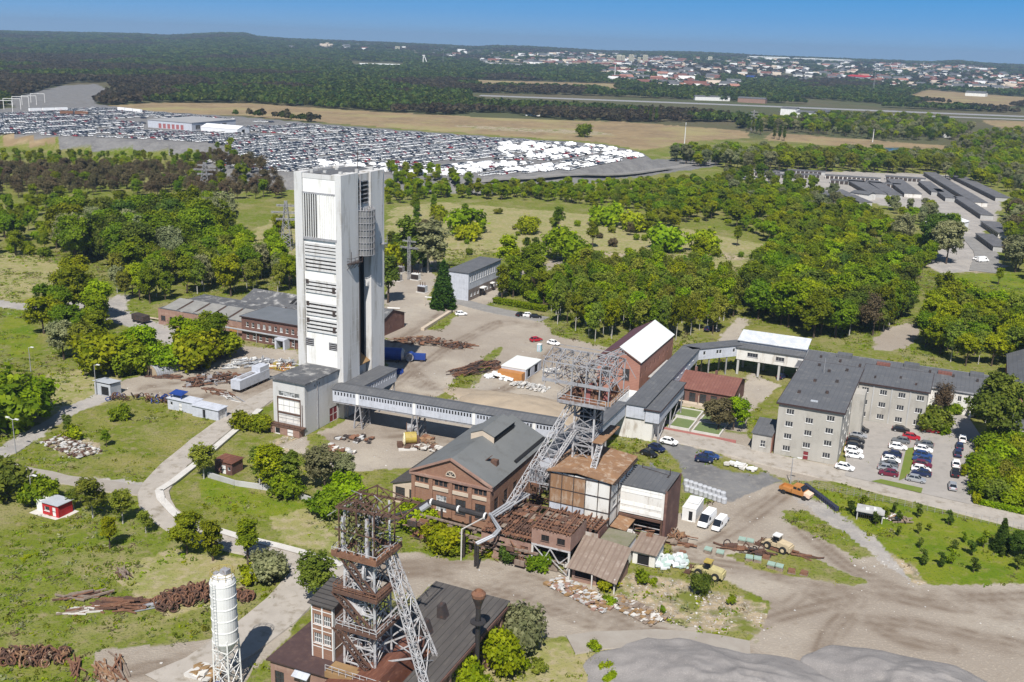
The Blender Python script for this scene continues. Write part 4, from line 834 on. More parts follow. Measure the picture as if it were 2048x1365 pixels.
# white clad neighbour
wc = sthing('white_clad_building', 'white clad building with flat felt roof and rusty underside right of the shaft house', 'building', 80.45, -27.8)
walls(wc, 8.6, 9.4, 5.6, plaster_white, {'R': [(2.4, 2.2, 1.0, 2.2, 2, 2, steel_grey)]}, z0=5.2, name='cladding', x0=0)
part(wc, 'cladding_band', panel_white, lambda mb: [mb.box(.15, 8.2, -.07, -.02, z, z + .75) for z in (9.4, 6.9, 5.6)] + [mb.box(.1, 8.3, -.12, -.02, 10.2, 10.65)])
flat_roof(wc, 8.6, 9.4, 10.8, roof_grey, .25, .2, tilt=(0, .02))
part(wc, 'roof_vent', steel_dark, lambda mb: (mb.bar((7.4, 7.4, 10.9), (7.4, 7.4, 12.6), .14), mb.bar((6.9, 6.4, 10.9), (7.5, 6.4, 11.6), .2), mb.bar((1.5, 8.6, 10.9), (1.5, 8.6, 12.2), .12), mb.bar((1.5, 8.6, 11.3), (7.4, 7.4, 11.2), .07)))
walls(wc, .5, 9.6, 11.2, brick_dark, {}, name='end_wall', x0=8.65, y0=-.1)
[box_part(wc, 'post', rust_dark, (x - .18, x + .18, y - .18, y + .18, 0, 5.15)) for x in (.4, 8.3) for y in (.3, 4.6, 9)]
[box_part(wc, 'gantry_beam', rust_dark, b_) for b_ in ((-.2, 8.3, -.6, -.15, 4.7, 5.1), (-.2, 8.2, .3, .5, 3.6, 3.8), (-.2, 8.2, .3, .5, 2.8, 2.95))]; box_part(wc, 'back_wall', brick_dark, (0, 8.2, 8.6, 9.2, 0, 4.9))
lb = sthing('lower_annex', 'low whitewashed annex with mossy flat roof between the shaft house and the tin shed', 'outbuilding', 80.7, -40.4)
walls(lb, 5.2, 6.4, 4.1, plaster_white, {'F': [(2.0, 2.6, .9, .9, 1, 1, steel_dark, dark_void)]}); flat_roof(lb, 5.2, 6.4, 4.1, mat('mossy_slab', (.20, .18, .14), (.13, .135, .07), .6), .15, .25)
l2 = sthing('rusty_ledge', 'orange rusty sheet canopy on brackets at the right foot of the shaft house', 'canopy', 80.6, -33.6, 4.4)
part(l2, 'sheet', rust_orange, lambda mb: mb.slab((.05, 0, .3), (3.2, 0, 0), (3.2, 5.6, 0), (.05, 5.6, .3), .12))
part(l2, 'bracket', steel_dark, lambda mb: [mb.bar((.1, y, -1.4), (3.0, y, -.15), .15) for y in (.3, 2.8, 5.3)] + [mb.bar((3, y, -4.4), (3, y, -.15), .15) for y in (.3, 5.3)])
l3 = sthing('lower_shed', 'small tin-roofed store at the foot of the white clad building', 'shed', 86.3, -36.8)
walls(l3, 4.2, 5.5, 2.6, plaster_white, {'F': [(2, .1, 2.2, 2, 1, 1, steel_dark, dark_void)]}); part(l3, 'roof', corr_tan, lambda mb: mb.slab((-.4, -.5, 2.7), (4.6, -.5, 2.7), (4.6, 5.8, 3.6), (-.4, 5.8, 3.6), .12))
part(sh, 'stained_wall', mat('stained_pale_wall', (.50, .47, .43), (.34, .30, .265), .5, c3=(.20, .125, .085), scale3=.8, amt3=.8, stretch=(1, 1, .3)), lambda mb: wall_panel(mb, (8.6, -5.6, 0), (1, 0, 0), 3.4, 5.6, [(1.7, 3.2, 1.0, 1.2)], .25))
part(wc, 'void_back', dark_void, lambda mb: mb.box(.1, 8.2, 4.2, 4.4, 0, 4.6))
part(wc, 'rail', steel_white, lambda mb: [mb.bar((.2, -.3, z), (8.2, -.3, z), .1) for z in (1.6, 2.3, 3.3)])
# tin lean-to shed in front
ts = sthing('tin_shed', 'open-fronted lean-to shed with bent corrugated roof at the front of the ruined plant', 'shed', 78.6, -48.8)
part(ts, 'roof', corr_tan, lambda mb: (mb.slab((-.4, -.6, 3.1), (4.5, -.6, 3.0), (4.5, 8.0, 5.4), (-.4, 8.0, 5.5), .12), mb.slab((4.5, -.5, 2.9), (9.0, -1.2, 2.5), (8.8, 7.6, 5.2), (4.5, 8.0, 5.397), .12)))
walls(ts, 8.0, 7, 2.6, brick_pink, {'F': [(2.2, .9, 3.4, 1.6, 1, 1, steel_dark, dark_void), (6, .1, 3.0, 2.4, 1, 1, steel_dark, dark_void)]}, x0=.2, y0=.9)
[part(ts, 'post', kerb_white, lambda mb: mb.bar((x, -.3, 0), (x, -.3, 2.9), .22)) for x in (.1, 4.3, 8.4)]
# brick gallery on stilts
sg = sthing('stilted_brick_gallery', 'faded brick gallery with two dark windows standing on white braced steel stilts', 'gallery', 70.6, -47.3)
walls(sg, 7.4, 8, 3.0, brick_pink, {'F': [(2.6, .9, 1.5, 1.2, 2, 1, steel_dark, dark_void), (5.6, .9, 1.5, 1.2, 2, 1, steel_dark, dark_void)]}, z0=5.0)
qs = random.Random(2)
part(sg, 'roof_truss', [rust_dark, rust, wood_grey], lambda mb: [mb.bar((-.2 + i * .62, -.2, 8.1 + qs.uniform(-.1, .2)), (-.2 + i * .62 + qs.uniform(-.4, .4), 8.1, 8.3 + qs.uniform(-.3, .3)), .2, .28, qs.randrange(2)) for i in range(13)] + [mb.bar((0, .3 + i * 1.25, 8.25), (7.4, .3 + i * 1.25 + qs.uniform(-.3, .3), 8.25), .16, .2, qs.randrange(3)) for i in range(7)] + [mb.slab((x_, y_, 8.35), (x_ + .9, y_, 8.4), (x_ + .9, y_ + 1.4, 8.45), (x_, y_ + 1.4, 8.4), .06, qs.randrange(3)) for x_, y_ in [(qs.uniform(0, 6.4), qs.uniform(0, 6.4)) for _ in range(16)]])
part(sg, 'floor', rust_dark, lambda mb: mb.box(.25, 7.15, .25, 7.75, 5.02, 5.3))
for x in (.2, 7.2):
    for y in (.2, 7.8): part(sg, 'stilt', kerb_white, lambda mb: mb.bar((x, y, 0), (x, y, 4.98), .34))
part(sg, 'stilt_bracing', steel_white, lambda mb: (mb.bar((.2, .1, 4.9), (2.6, .1, 2.6), .16), mb.bar((2.6, .1, 2.6), (3.6, .1, 4.6), .16), mb.bar((3.6, .1, 4.6), (5.4, .1, 2.2), .16), mb.bar((5.4, .1, 2.2), (7.2, .1, 4.0), .16), mb.bar((.2, .1, 0), (3.4, .1, 2.6), .14), mb.bar((4, .1, 2.6), (7.0, .1, .2), .14), mb.bar((0, .1, 4.9), (7.4, .1, 4.9), .25, .35)))
# ruined truss roofs in between
ru = sthing('ruined_hall', 'collapsed hall of bare rusty roof trusses between the brick hall and the shaft house', 'ruin', 60.6, -47)
rq = random.Random(11)
part(ru, 'wall', brick_pink, lambda mb: (wall_panel(mb, (0, 0, 0), (1, 0, 0), 10, 4.6, [(1.6 + 2.3 * i, .8 + (i % 2) * .4, 1.6, 2.6) for i in range(4)], .35), wall_panel(mb, (9.9, 0, 0), (0, 1, 0), 12, 4.2, [(3, 1, 2, 2), (8, 1, 2, 2)], .35), mb.box(.05, .4, .05, 20, 0, 3.6)))
part(ru, 'floor', mat('rubble_floor', (.085, .06, .048), (.045, .035, .03), .7), lambda mb: mb.box(.45, 9.5, .4, 12, 0, 1.2))
def trs(mb):
    for i in range(13):
        y = .5 + i * 1.05; z = 5.0 + rq.uniform(-.3, .4); mb.bar((-.2, y, z), (10.0, y + rq.uniform(-.5, .5), z + rq.uniform(-.5, .5)), .26, .34, rq.randrange(2))
    for i in range(15):
        x = .2 + i * .68; mb.bar((x, -.3, 5.2 + rq.uniform(-.2, .2)), (x + rq.uniform(-.6, .6), 13.2, 5.7 + rq.uniform(-.9, .4)), .15, .2, rq.randrange(2))
    for i in range(60):
        a = (rq.uniform(0, 9.5), rq.uniform(0, 12.5), rq.uniform(2.0, 5.2)); mb.bar(a, (a[0] + rq.uniform(-1.8, 1.8), a[1] + rq.uniform(-1.8, 1.8), a[2] + rq.uniform(-1.4, .9)), rq.uniform(.09, .24), None, rq.randrange(3))
    for i in range(34):
        x, y = rq.uniform(.3, 9), rq.uniform(.5, 12); mb.slab((x, y, 5.4), (x + .8, y + rq.uniform(-.3, .3), 5.45), (x + .9, y + 1.3, 5.6), (x, y + 1.2, 5.5), .06, rq.randrange(3))
part(ru, 'roof_truss', [rust_dark, rust, wood_grey], trs)
rv = sthing('ruined_wing', 'rust-brown wreck of a plant wing heaped with beams right behind the stilted gallery', 'ruin', 70.8, -39)
part(rv, 'wall', brick_dark, lambda mb: (mb.box(0, 9.5, .05, .4, 0, 4.3), mb.box(9.1, 9.5, .41, 4.6, 0, 5.6), mb.box(0, .35, .41, 4.6, 0, 4.9)))
def trs2(mb):
    for i in range(11): x = .3 + i * .9; mb.bar((x, -.3, 6.2 + rq.uniform(-.5, .4)), (x + rq.uniform(-.4, .4), 4.9, 6.4 + rq.uniform(-.5, .5)), .22, .3, rq.randrange(2))
    for i in range(60): a = (rq.uniform(0, 9), rq.uniform(.4, 4.5), rq.uniform(4, 6.4)); mb.bar(a, (a[0] + rq.uniform(-1.5, 1.5), a[1] + rq.uniform(-1.2, 1.2), a[2] + rq.uniform(-1, .6)), rq.uniform(.09, .24), None, rq.randrange(3))
    for i in range(5): mb.bar((0, .3 + i, 6.0), (9.4, .3 + i, 6.0), .2, .25, 1)
part(rv, 'roof_truss', [rust_dark, rust, wood_grey], trs2)
# pipe bridge in front of the hall
pb = sthing('pipe_bridge', 'black and silver pipes on steel posts crossing in front of the brick hall', 'pipeline', 41, -46)
def tb(mb, *pts, r=.35, mi=0):
    for a, b in zip(pts[:-1], pts[1:]): mb.tube(a, b, r, 10, None, mi)
part(pb, 'black_pipe', pipe_black, lambda mb: (tb(mb, (4.5, 1.5, 4.6), (7, 2.5, 6.4), (19.0, 2.2, 6.2), r=.55), tb(mb, (4.5, 1.5, 4.6), (-1.5, -5.5, 3.6), r=.3), tb(mb, (5.2, .6, 4.2), (-.6, -6.2, 3.2), r=.22)))
part(pb, 'silver_pipe', pipe_silver, lambda mb: tb(mb, (5.6, 1.6, 4.8), (7.0, 2.2, 6.0), r=.62)); part(pb, 'silver_pipe', pipe_silver, lambda mb: (tb(mb, (19.4, 2.8, 6.6), (23.0, -1.0, 6.0), (22.8, -3.0, 5.6), (20.6, -5.4, 4.6), r=.26), tb(mb, (20, 2, 6.9), (23.6, -1.4, 6.3), (23.4, -3.4, 5.8), (21.2, -6, 4.8), r=.2), tb(mb, (19.4, 2.5, 6.4), (22, 12, 7.6), r=.22), tb(mb, (20, 2.5, 6.4), (22.7, 12, 7.6), r=.18), tb(mb, (20.6, 2.5, 6.4), (23.4, 12, 7.6), r=.18)))
part(pb, 'pipe_collar', white_paint, lambda mb: [mb.tube((x, y, z), (x + .35, y, z), .68) for x, y, z in ((7.2, 2.5, 6.4), (13, 2.35, 6.3), (18.6, 2.2, 6.2))])
part(pb, 'walkway_beam', corr_tan, lambda mb: (mb.bar((4, -.8, 3.4), (31, -1.2, 3.0), .5, .4), mb.bar((6, .4, 4.4), (20, .2, 4.2), .35, .3), mb.bar((4, -.8, 2.2), (31, -1.2, 1.9), .3, .3), mb.bar((6.6, .2, 2.8), (8.4, .3, 4.4), .3)))
for x, y, h in ((4.6, 1.3, 4.4), (10, 1.6, 5.9), (16, 1.6, 5.8), (20.6, -5.4, 4.4), (21.3, -5.8, 4.4), (17.2, -3.2, 5.4)): part(pb, 'post', steel_dark if y > -5 else pipe_black, lambda mb: mb.bar((x, y, 0), (x, y, h), .34))
part(pb, 'post', rust, lambda mb: mb.tube((-1.2, -5.6, 0), (-1.2, -5.6, 5.4), .42), 'thick rusty red post')
part(pb, 'light_post', kerb_white, lambda mb: (mb.bar((17.4, -4.6, 0), (17.4, -4.6, 6.2), .2), mb.bar((17.4, -4.6, 6.2), (19.4, .6, 6.8), .16)))

# ---------------------------------------------------------------- offices
of = sthing('office_block', 'grey four-storey office block with flat dark roof and brown eaves beside the car park', 'building', 99.4, 29.4)
W3 = lambda x, z: (x, z, 1.75, 1.25, 3, 1)
FW = []
for i, z in enumerate((1.3, 4.3, 7.3, 10.3)): FW += [W3(2.7, z), W3(11.7, z)]
for z in (2.9, 5.9, 8.9): FW.append((7.1, z, 1.7, 1.25, 3, 1))
FW.append((7.2, .02, 1.1, 2.0, -1, 1, door_red, white_paint))
walls(of, 14.2, 37.5, 12.5, office_grey, {'F': FW, 'R': [(5 + 6 * i, z, 1.5, 1.25, 2, 1) for i in range(5) for z in (1.3, 4.3, 7.3, 10.3)], 'L': [(33 - 6 * i, z, 1.5, 1.25, 2, 1) for i in range(5) for z in (4.3, 7.3, 10.3)]})
flat_roof(of, 14.2, 37.5, 12.5, roof_grey, .45, .35, edge=fascia)
for x, y in ((3, 9), (7.2, 4.4), (9, 12), (5, 20), (10, 22), (7, 30), (4, 34), (11, 33)): part(of, 'roof_vent', steel_dark if (x, y) != (7.2, 4.4) else silver_tin, lambda mb: mb.box(x - .35, x + .35, y - .3, y + .3, 12.87, 13.5) if (x, y) != (7.2, 4.4) else mb.box(x - .8, x + .8, y - .35, y + .35, 12.87, 13.1))
part(of, 'antenna', steel_grey, lambda mb: mb.bar((6, 28, 12.8), (6, 28, 17), .09))
box_part(of, 'stair_box', office_grey, (14.25, 17, 20, 25, 0, 11.4))
o2 = sthing('office_wing', 'grey three-storey office wing facing the parked cars, right of the taller block', 'building', 113.7, 63.6)
walls(o2, 16.4, 17, 10.0, office_grey, {'F': [(1.6 + c * 4.4, z, 1.75, 1.3, 3, 1) for c in range(4) for z in (1.2, 4.4, 7.7)]})
flat_roof(o2, 16.4, 17, 10.0, roof_grey, .4, .3, edge=fascia, x0=.1)
part(o2, 'wall_pilaster', concrete_grey, lambda mb: [mb.box(x - .15, x + .15, -.14, -.01, 0, 9.9) for x in (3.6, 8.0, 12.4)])
part(o2, 'roof_vent', steel_dark, lambda mb: [mb.box(x, x + .5, y, y + .5, 10.3, 10.9) for x, y in ((3, 5), (9, 8), (13, 4))])
o3 = sthing('long_office_range', 'long low white range with dark felt roof stretching behind the grey offices', 'building', 95.4, 81)
walls(o3, 54, 15.5, 6.4, plaster_white, {'F': [(36.5 + 1.9 * i, 3.7, .95, 1.5, 2, 1) for i in range(9)] + [(36.5 + 2.9 * i, .6, 1.5, 1.5, 2, 1) for i in range(3)] + [(47.3, .02, 2.0, 2.3, -2, 1, steel_dark, white_paint)]})
flat_roof(o3, 54, 15.5, 6.4, roof_grey, .4, .3, tilt=(0, .05), edge=steel_grey)
for x in (5, 10.5, 16, 22, 28, 34, 40, 46, 51): part(o3, 'roof_vent', steel_dark, lambda mb: mb.box(x - .3, x + .3, 5 + x % 7, 5.7 + x % 7, 7.0, 7.9))
part(o3, 'roof_light', roof_red, lambda mb: [mb.box(x, x + 3.6, 11, 12.6, 7.2, 7.9) for x in (20, 36, 50.2)])
part(o3, 'parapet', clad_grey, lambda mb: [mb.box(x, x + 1.0, -.55, .2, 6.7, 7.3) for x in (2, 8.5, 14, 19, 25, 31)])
[box_part(o3, 'roof_house', roof_grey, b_) for b_ in ((9, 13, 12.5, 15.6, 6.9, 8.3), (27, 31, 12.6, 15.6, 6.9, 8.2), (44, 47.5, 12.6, 15.6, 6.9, 8.2))]
box_part(o3, 'porch', plaster_white, (45.0, 45.5, -3, -.1, 0, 3), (49, 49.5, -3, -.1, 0, 3), (44.8, 49.7, -3.2, -.1, 3.02, 3.3))
o4 = sthing('stilt_building', 'white building on concrete stilts under a patched silver roof behind the court', 'building', 77.5, 86.2)
walls(o4, 18.8, 9, 3.4, plaster_white, {'F': [(4.6, 1.2, 3.0, 1.2, 4, 1, steel_grey), (12.4, 1.2, 2.4, 1.2, 3, 1, steel_grey)]}, z0=4.6)
part(o4, 'roof', roof_grey, lambda mb: mb.slab((-.4, -.5, 8.25), (19.1, -.5, 8.25), (19.1, 3.0, 8.9), (-.4, 3.0, 8.9), .2))
part(o4, 'silver_roof', roof_silver, lambda mb: mb.slab((-.5, 2.4, 9.7), (19.3, 2.4, 9.7), (19.3, 9.4, 11.2), (-.5, 9.4, 11.2), .2))
box_part(o4, 'clerestory', clad_grey, (0, 18.8, 2.9, 9.0, 8.0, 9.55))
for x in (.6, 6.6, 12.4, 18.2):
    for y in (.5, 8): box_part(o4, 'stilt', concrete_grey, (x - .3, x + .3, y - .3, y + .3, 0, 4.58))
o5 = sthing('gate_lodge', 'small plastered lodge with sloping dark roof hugging the tall grey office block', 'outbuilding', 94.3, 28.6)
walls(o5, 4.4, 9, 4.6, office_grey, {'F': [(2.5, 1.5, 1.2, 1.6, 2, 2)]}); part(o5, 'roof', roof_grey, lambda mb: mb.slab((-.3, -.3, 4.7), (4.6, -.3, 4.7), (4.6, 9, 5.6), (-.3, 9, 5.6), .2)); box_part(o5, 'brick_side', brick_red, (4.41, 4.55, .1, 8.8, .1, 4.5))
o6 = sthing('brick_store', 'dark-roofed brick store cut by the right edge of the view', 'building', 149.5, 84)
walls(o6, 16, 46, 5.6, brick_red, {'F': [(2.2, 1, 1.4, 2.2, 2, 2, steel_dark), (6, 1, 1.4, 2.2, 2, 2, steel_dark)], 'L': [(4 + 5 * i, 1, 1.4, 2, 2, 2, steel_dark) for i in range(8)]}, ('Y', 4)); gable_roof(o6, 16, 46, 5.6, 4, 'Y', roof_grey, .4, .2)
o7 = sthing('corner_house', 'small house with grey lean-to roof at the right edge below the brick store', 'house', 150.5, 69)
walls(o7, 9, 9, 3.2, office_grey, {'F': [(2, .9, 1.3, 1.3, 2, 1), (5.4, .9, 1.3, 1.3, 2, 1)], 'L': [(4, .9, 1.3, 1.3, 2, 1)]}); part(o7, 'roof', roof_grey, lambda mb: mb.slab((-.4, -.5, 3.25), (9.4, -.5, 3.25), (9.4, 9.3, 5.2), (-.4, 9.3, 5.2), .2))

# ---------------------------------------------------------------- workshops behind the tower
wk = sthing('brick_workshop', 'two-storey dark brick workshop with blue-grey roof left behind the white tower', 'building', -65.0, 42.5)
walls(wk, 34, 14, 7.4, brick_dark, {'F': [(2.2 + 2.1 * i, 4.5, .95, 1.5, 1, 2, white_paint, glass_pale if i in (2, 3, 4, 6) else glass) for i in range(15)] + [(2.2 + 2.4 * i, .8, 1.0, 1.6, 1, 2, white_paint) for i in range(13)]})
flat_roof(wk, 34, 14, 7.4, mat('blue_felt_roof', (.13, .14, .155), (.10, .11, .12), .2), .35, .25, edge=fascia)
part(wk, 'porch', clad_grey, lambda mb: (mb.box(14.2, 14.8, -2.6, -.03, 0, 2.7), mb.box(17.2, 17.8, -2.6, -.03, 0, 2.7), mb.box(14.2, 17.8, -2.7, -.03, 2.72, 3.2)))
part(wk, 'pipe', pipe_silver, lambda mb: (mb.tube((-22, -.7, 3.4), (34, -.7, 3.4), .28), [mb.bar((-22 + 7 * i, -.7, 0), (-22 + 7 * i, -.7, 3.2), .14) for i in range(8)]))
w2 = sthing('saw_tooth_workshop', 'long brick workshop with tired saw-tooth roofs trailing left behind the tower', 'building', -99, 43.5)
walls(w2, 33.8, 22, 5.2, brick_pink, {'F': [(29.8, .02, 3.0, 3.4, -2, 1, door_brown, rust_dark)] + [(2 + 3.6 * i, 1.4, 1.8, 1.6, 3, 2, steel_dark) for i in range(7)]})
for i in range(5):
    x = 1.2 + i * 6.6
    part(w2, 'saw_tooth_roof', [mat('pale_felt', (.24, .235, .22), (.17, .165, .155), .4), brick_pink, glass_pale], lambda mb: (mb.slab((x, .5, 5.3), (x + 5.6, .5, 5.3), (x + 5.6, 9, 6.9), (x, 9, 6.9), .15, 0), mb.quad((x, 9, 5.2), (x + 5.6, 9, 5.2), (x + 5.6, 9, 6.85), (x, 9, 6.85), 2), mb.quad((x + 5.6, .5, 5.25), (x + 5.6, 9, 5.25), (x + 5.6, 9, 6.8), (x + 5.6, .6, 5.3), 1), mb.quad((x, 9, 5.25), (x, .5, 5.25), (x, .6, 5.3), (x, 9, 6.8), 1)))
flat_roof(w2, 33.4, 21.6, 5.2, roof_worn, .1, .12, x0=.2, y0=.2)
w3 = sthing('grey_roof_hall', 'long hall with worn dark felt roof between the workshops and the birches', 'building', -84, 66)
walls(w3, 54, 15, 4.8, brick_dark, {'F': [(4 + 5 * i, 1.6, 2, 2, 2, 2, steel_dark) for i in range(10)]}, ('X', 2.6)); gable_roof(w3, 54, 15, 4.8, 2.6, 'X', roof_worn, .3, .18)
part(w3, 'roof_light', dark_void, lambda mb: [mb.slab((x, 2.2, 5.84), (x + 1.2, 2.2, 5.84), (x + 1.2, 5.2, 6.88), (x, 5.2, 6.88), .1) for x in (18, 20, 22, 28)])

# white administration building
ad = sthing('administration_building', 'pale two-storey administration building with a row of slim windows beyond the dirt yard', 'building', -36.6, 122.8)
walls(ad, 8.8, 27.5, 10.3, clad_grey, {'R': [(1.6 + 2.0 * i, 6.8, .85, 2.3, 1, 3, panel_white) for i in range(13)] + [(2.4 + 2.7 * i, 1.4, 1.3, 1.4, 2, 1) for i in range(9)], 'F': [(1.4, 6.8, .9, 2, 1, 2)]})
flat_roof(ad, 8.8, 27.5, 10.3, roof_grey, .35, .25, tilt=(0, .01))
part(ad, 'brown_plinth', mat('brown_stone', (.20, .165, .15), (.14, .115, .105), .6), lambda mb: wall_panel(mb, (8.84, .1, .05), (0, 1, 0), 27.3, 4.2, [(2.3 + 2.7 * i, 1.3, 1.35, 1.5) for i in range(9)], .03))
part(ad, 'canopy', panel_white, lambda mb: (mb.box(8.9, 10.6, 9, 12, 3.2, 3.5), mb.box(8.9, 10.2, 18, 20, 3.2, 3.5)))
part(ad, 'porch_door', dark_void, lambda mb: mb.box(8.86, 9.0, 9.4, 10.6, 0, 2.6))

def clutter(name, label, x, y, w_, d_, z0, z1, n, mats, seed):
    q = random.Random(seed); mb = MB()
    for i in range(n):
        a = (q.uniform(0, w_), q.uniform(0, d_), q.uniform(z0, z1)); k = q.random(); mi = q.randrange(len(mats))
        if k < .45: mb.bar(a, (a[0] + q.uniform(-2.4, 2.4), a[1] + q.uniform(-.5, .5), a[2] + q.uniform(-.4, .4)), q.uniform(.08, .22), None, mi)
        elif k < .7: mb.bar((a[0], a[1], 0 if z0 < 1 else z0), (a[0], a[1], a[2]), q.uniform(.1, .2), None, mi)
        else: s = q.uniform(.3, 1.1); mb.box(a[0] - s, a[0] + s, a[1] - .2, a[1] + .2, a[2] - s * .5, a[2] + s * .5, mi)
    o_ = mb.build(name, mats, None, W(x, y, 0), -AZ); return tag(o_, label, 'wreckage')
clutter('wreckage', 'rusty pipework and broken panels along the foot of the ruined hall', 46, -48.6, 24, 2.2, 0, 4.2, 110, [rust, rust_dark, steel_dark, corr_tan, brick_pink], 4)
clutter('wreckage', 'dark wreckage and pipes under the orange canopy of the shaft house', 80.6, -32.5, 8, 4, 0, 4.0, 60, [rust, rust_dark, steel_dark, plaster_white], 6)
clutter('wreckage', 'jumble of rusty ducts along the right wall of the brick hall', 59.2, -36, 4, 22, 0, 5.5, 120, [rust_dark, steel_dark, rust, steel_grey], 8)
clutter('wreckage', 'scrap and planks under the stilted brick gallery', 71, -46.5, 7, 6, 0, 1.6, 50, [wood_grey, rust_dark, kerb_white], 9)

# ---------------------------------------------------------------- foreground headframe and its houses
fh = sthing('headframe', 'tall rusty and white steel headframe in the foreground with overgrown top', 'headframe', 66.0, -94.0)
rf = random.Random(21)
for k in range(4):
    sx, sy = ((-1, -1), (1, -1), (1, 1), (-1, 1))[k]
    part(fh, 'leg', steel_white, lambda mb: mb.bar((sx * 2.5, sy * 2.2, 4), (sx * 2.2, sy * 2.0, 31.0), .28))
def br1(mb):
    C = [(-2.3, -2.1), (2.3, -2.1), (2.3, 2.1), (-2.3, 2.1)]; lv = [5, 7.6, 10.4, 13.2, 15.6, 18.8, 21.4, 24.2]
    for a, b in zip(lv[:-1], lv[1:]):
        for i in range(4):
            p, q = C[i], C[(i + 1) % 4]; m_ = ((p[0] + q[0]) / 2, (p[1] + q[1]) / 2)
            mb.bar((*p, b), (*q, b), .18); mb.bar((*p, a), (*m_, b), .12); mb.bar((*q, a), (*m_, b), .12); mb.bar((*p, a), (*q, b), .09)
    for x, y in ((-.9, -.8), (.9, -.8), (.9, .8), (-.9, .8)): mb.bar((x, y, 4), (x, y, 30), .18)
    for i in range(26): z = 5 + i * .95; mb.bar((-.9, -.8, z), (.9, -.8, z), .09); mb.bar((-.9, .8, z), (-.9, -.8, z + .5), .08)
part(fh, 'bracing', steel_white, br1)
part(fh, 'cable', steel_white, lambda mb: [mb.bar((x, -2.3 + .3 * i, 8), (x + .4, -2.0, 24), .07) for i, x in enumerate((-1.9, -1.2, -.3, .5, 1.4, 2.0))] + [mb.bar((rf.uniform(-2.6, 2.6), rf.uniform(-2.4, -1.4), z), (rf.uniform(-2.6, 2.6), rf.uniform(-2.4, -1.4), z + rf.uniform(-2, 2)), rf.uniform(.06, .14)) for z in np.linspace(7, 24, 60)])
part(fh, 'rusty_bracing', rust_dark, lambda mb: [mb.bar((rf.uniform(-2.4, 2.4), rf.uniform(-2.2, 2.2), z), (rf.uniform(-2.4, 2.4), rf.uniform(-2.2, 2.2), z + rf.uniform(-1, 2)), rf.uniform(.07, .16)) for z in np.linspace(5, 31, 130)])
def deckf(z, e, h=1.0):
    def f(mb):
        mb.box(-2.5 - e, 2.5 + e, -2.3 - e, -2.0, z, z + .14, 0); mb.box(-2.5 - e, 2.5 + e, 2.0, 2.3 + e, z, z + .14, 0); mb.box(-2.5 - e, -2.1, -1.99, 1.99, z, z + .14, 0); mb.box(2.1, 2.5 + e, -1.99, 1.99, z, z + .14, 0)
        P4 = [(-2.5 - e, -2.3 - e), (2.5 + e, -2.3 - e), (2.5 + e, 2.3 + e), (-2.5 - e, 2.3 + e)]
        for i in range(4):
            p, q = np.array(P4[i]), np.array(P4[(i + 1) % 4]); n = 6
            mb.bar((*p, z - .1), (*q, z - .1), .22, .42, 0)
            for k in range(n): r = p + (q - p) * k / n; mb.bar((*r, z), (*r, z + h), .07, None, 1)
            for zz in (h * .5, h): mb.bar((*p, z + zz), (*q, z + zz), .07, None, 1)
            mb.bar((p[0], p[1], z - .2), (p[0] * .75, p[1] * .75, z - 1.6), .12, None, 1)
    return f
part(fh, 'deck', [rust, steel_white], deckf(24.3, .95), 'upper rusty deck with toe boards')
part(fh, 'deck', [rust_dark, rust], deckf(18.8, .9)); part(fh, 'deck', [rust_dark, steel_white], deckf(13.3, .7))
part(fh, 'toe_board', rust, lambda mb: (mb.box(-3.5, 3.5, -3.38, -3.28, 24.2, 24.9), mb.box(3.42, 3.52, -3.25, 3.2, 24.2, 24.9)))
part(fh, 'service_deck', deck_tan, lambda mb: (mb.box(-3.6, .2, -5.2, -2.6, 7.3, 7.5), mb.box(.2, 5.4, -5.2, -3.2, 7.3, 7.5), mb.box(-3.6, .2, -5.3, -5.2, 6.6, 7.5), mb.box(.2, 5.4, -5.31, -5.2, 6.6, 7.5)))
part(fh, 'service_railing', steel_white, lambda mb: [mb.bar((x, -5.25, 7.5), (x, -5.25, 8.5), .07) for x in np.linspace(-3.5, 5.3, 9)] + [mb.bar((-3.5, -5.25, z), (5.3, -5.25, z), .06) for z in (8.0, 8.5)])
for i, (x, z, ax) in enumerate(((-1.1, 16.9, (.25, 1, 0)), (.9, 22.4, (1, .2, 0)))):
    def wheel(mb):
        c = np.array([x, -1.2, z]); ax_ = np.array(ax, float); ax_ /= np.linalg.norm(ax_); t = np.cross(ax_, (0, 0, 1.))
        mb.ring(c, ax_, 1.9, .3, 22); mb.ring(c + ax_ * .15, ax_, 1.55, .12, 22); mb.tube(c - ax_ * .35, c + ax_ * .35, .3)
        for k in range(8): a = k * math.pi / 4; mb.bar(c, c + (t * math.cos(a) + np.array([0, 0, 1.]) * math.sin(a)) * 1.8, .14)
    part(fh, 'sheave_wheel', steel_white, wheel)
part(fh, 'wheel_guard', steel_white, lambda mb: [mb.slab((-3.0 + .5 * i, -2.6, 18.0 - .05 * i * i), (-2.5 + .5 * i, -2.6, 18.0 - .05 * (i + 1) ** 2), (-2.5 + .5 * i, -.4, 18.1 - .05 * (i + 1) ** 2), (-3.0 + .5 * i, -.4, 18.1 - .05 * i * i), .06) for i in range(7)])
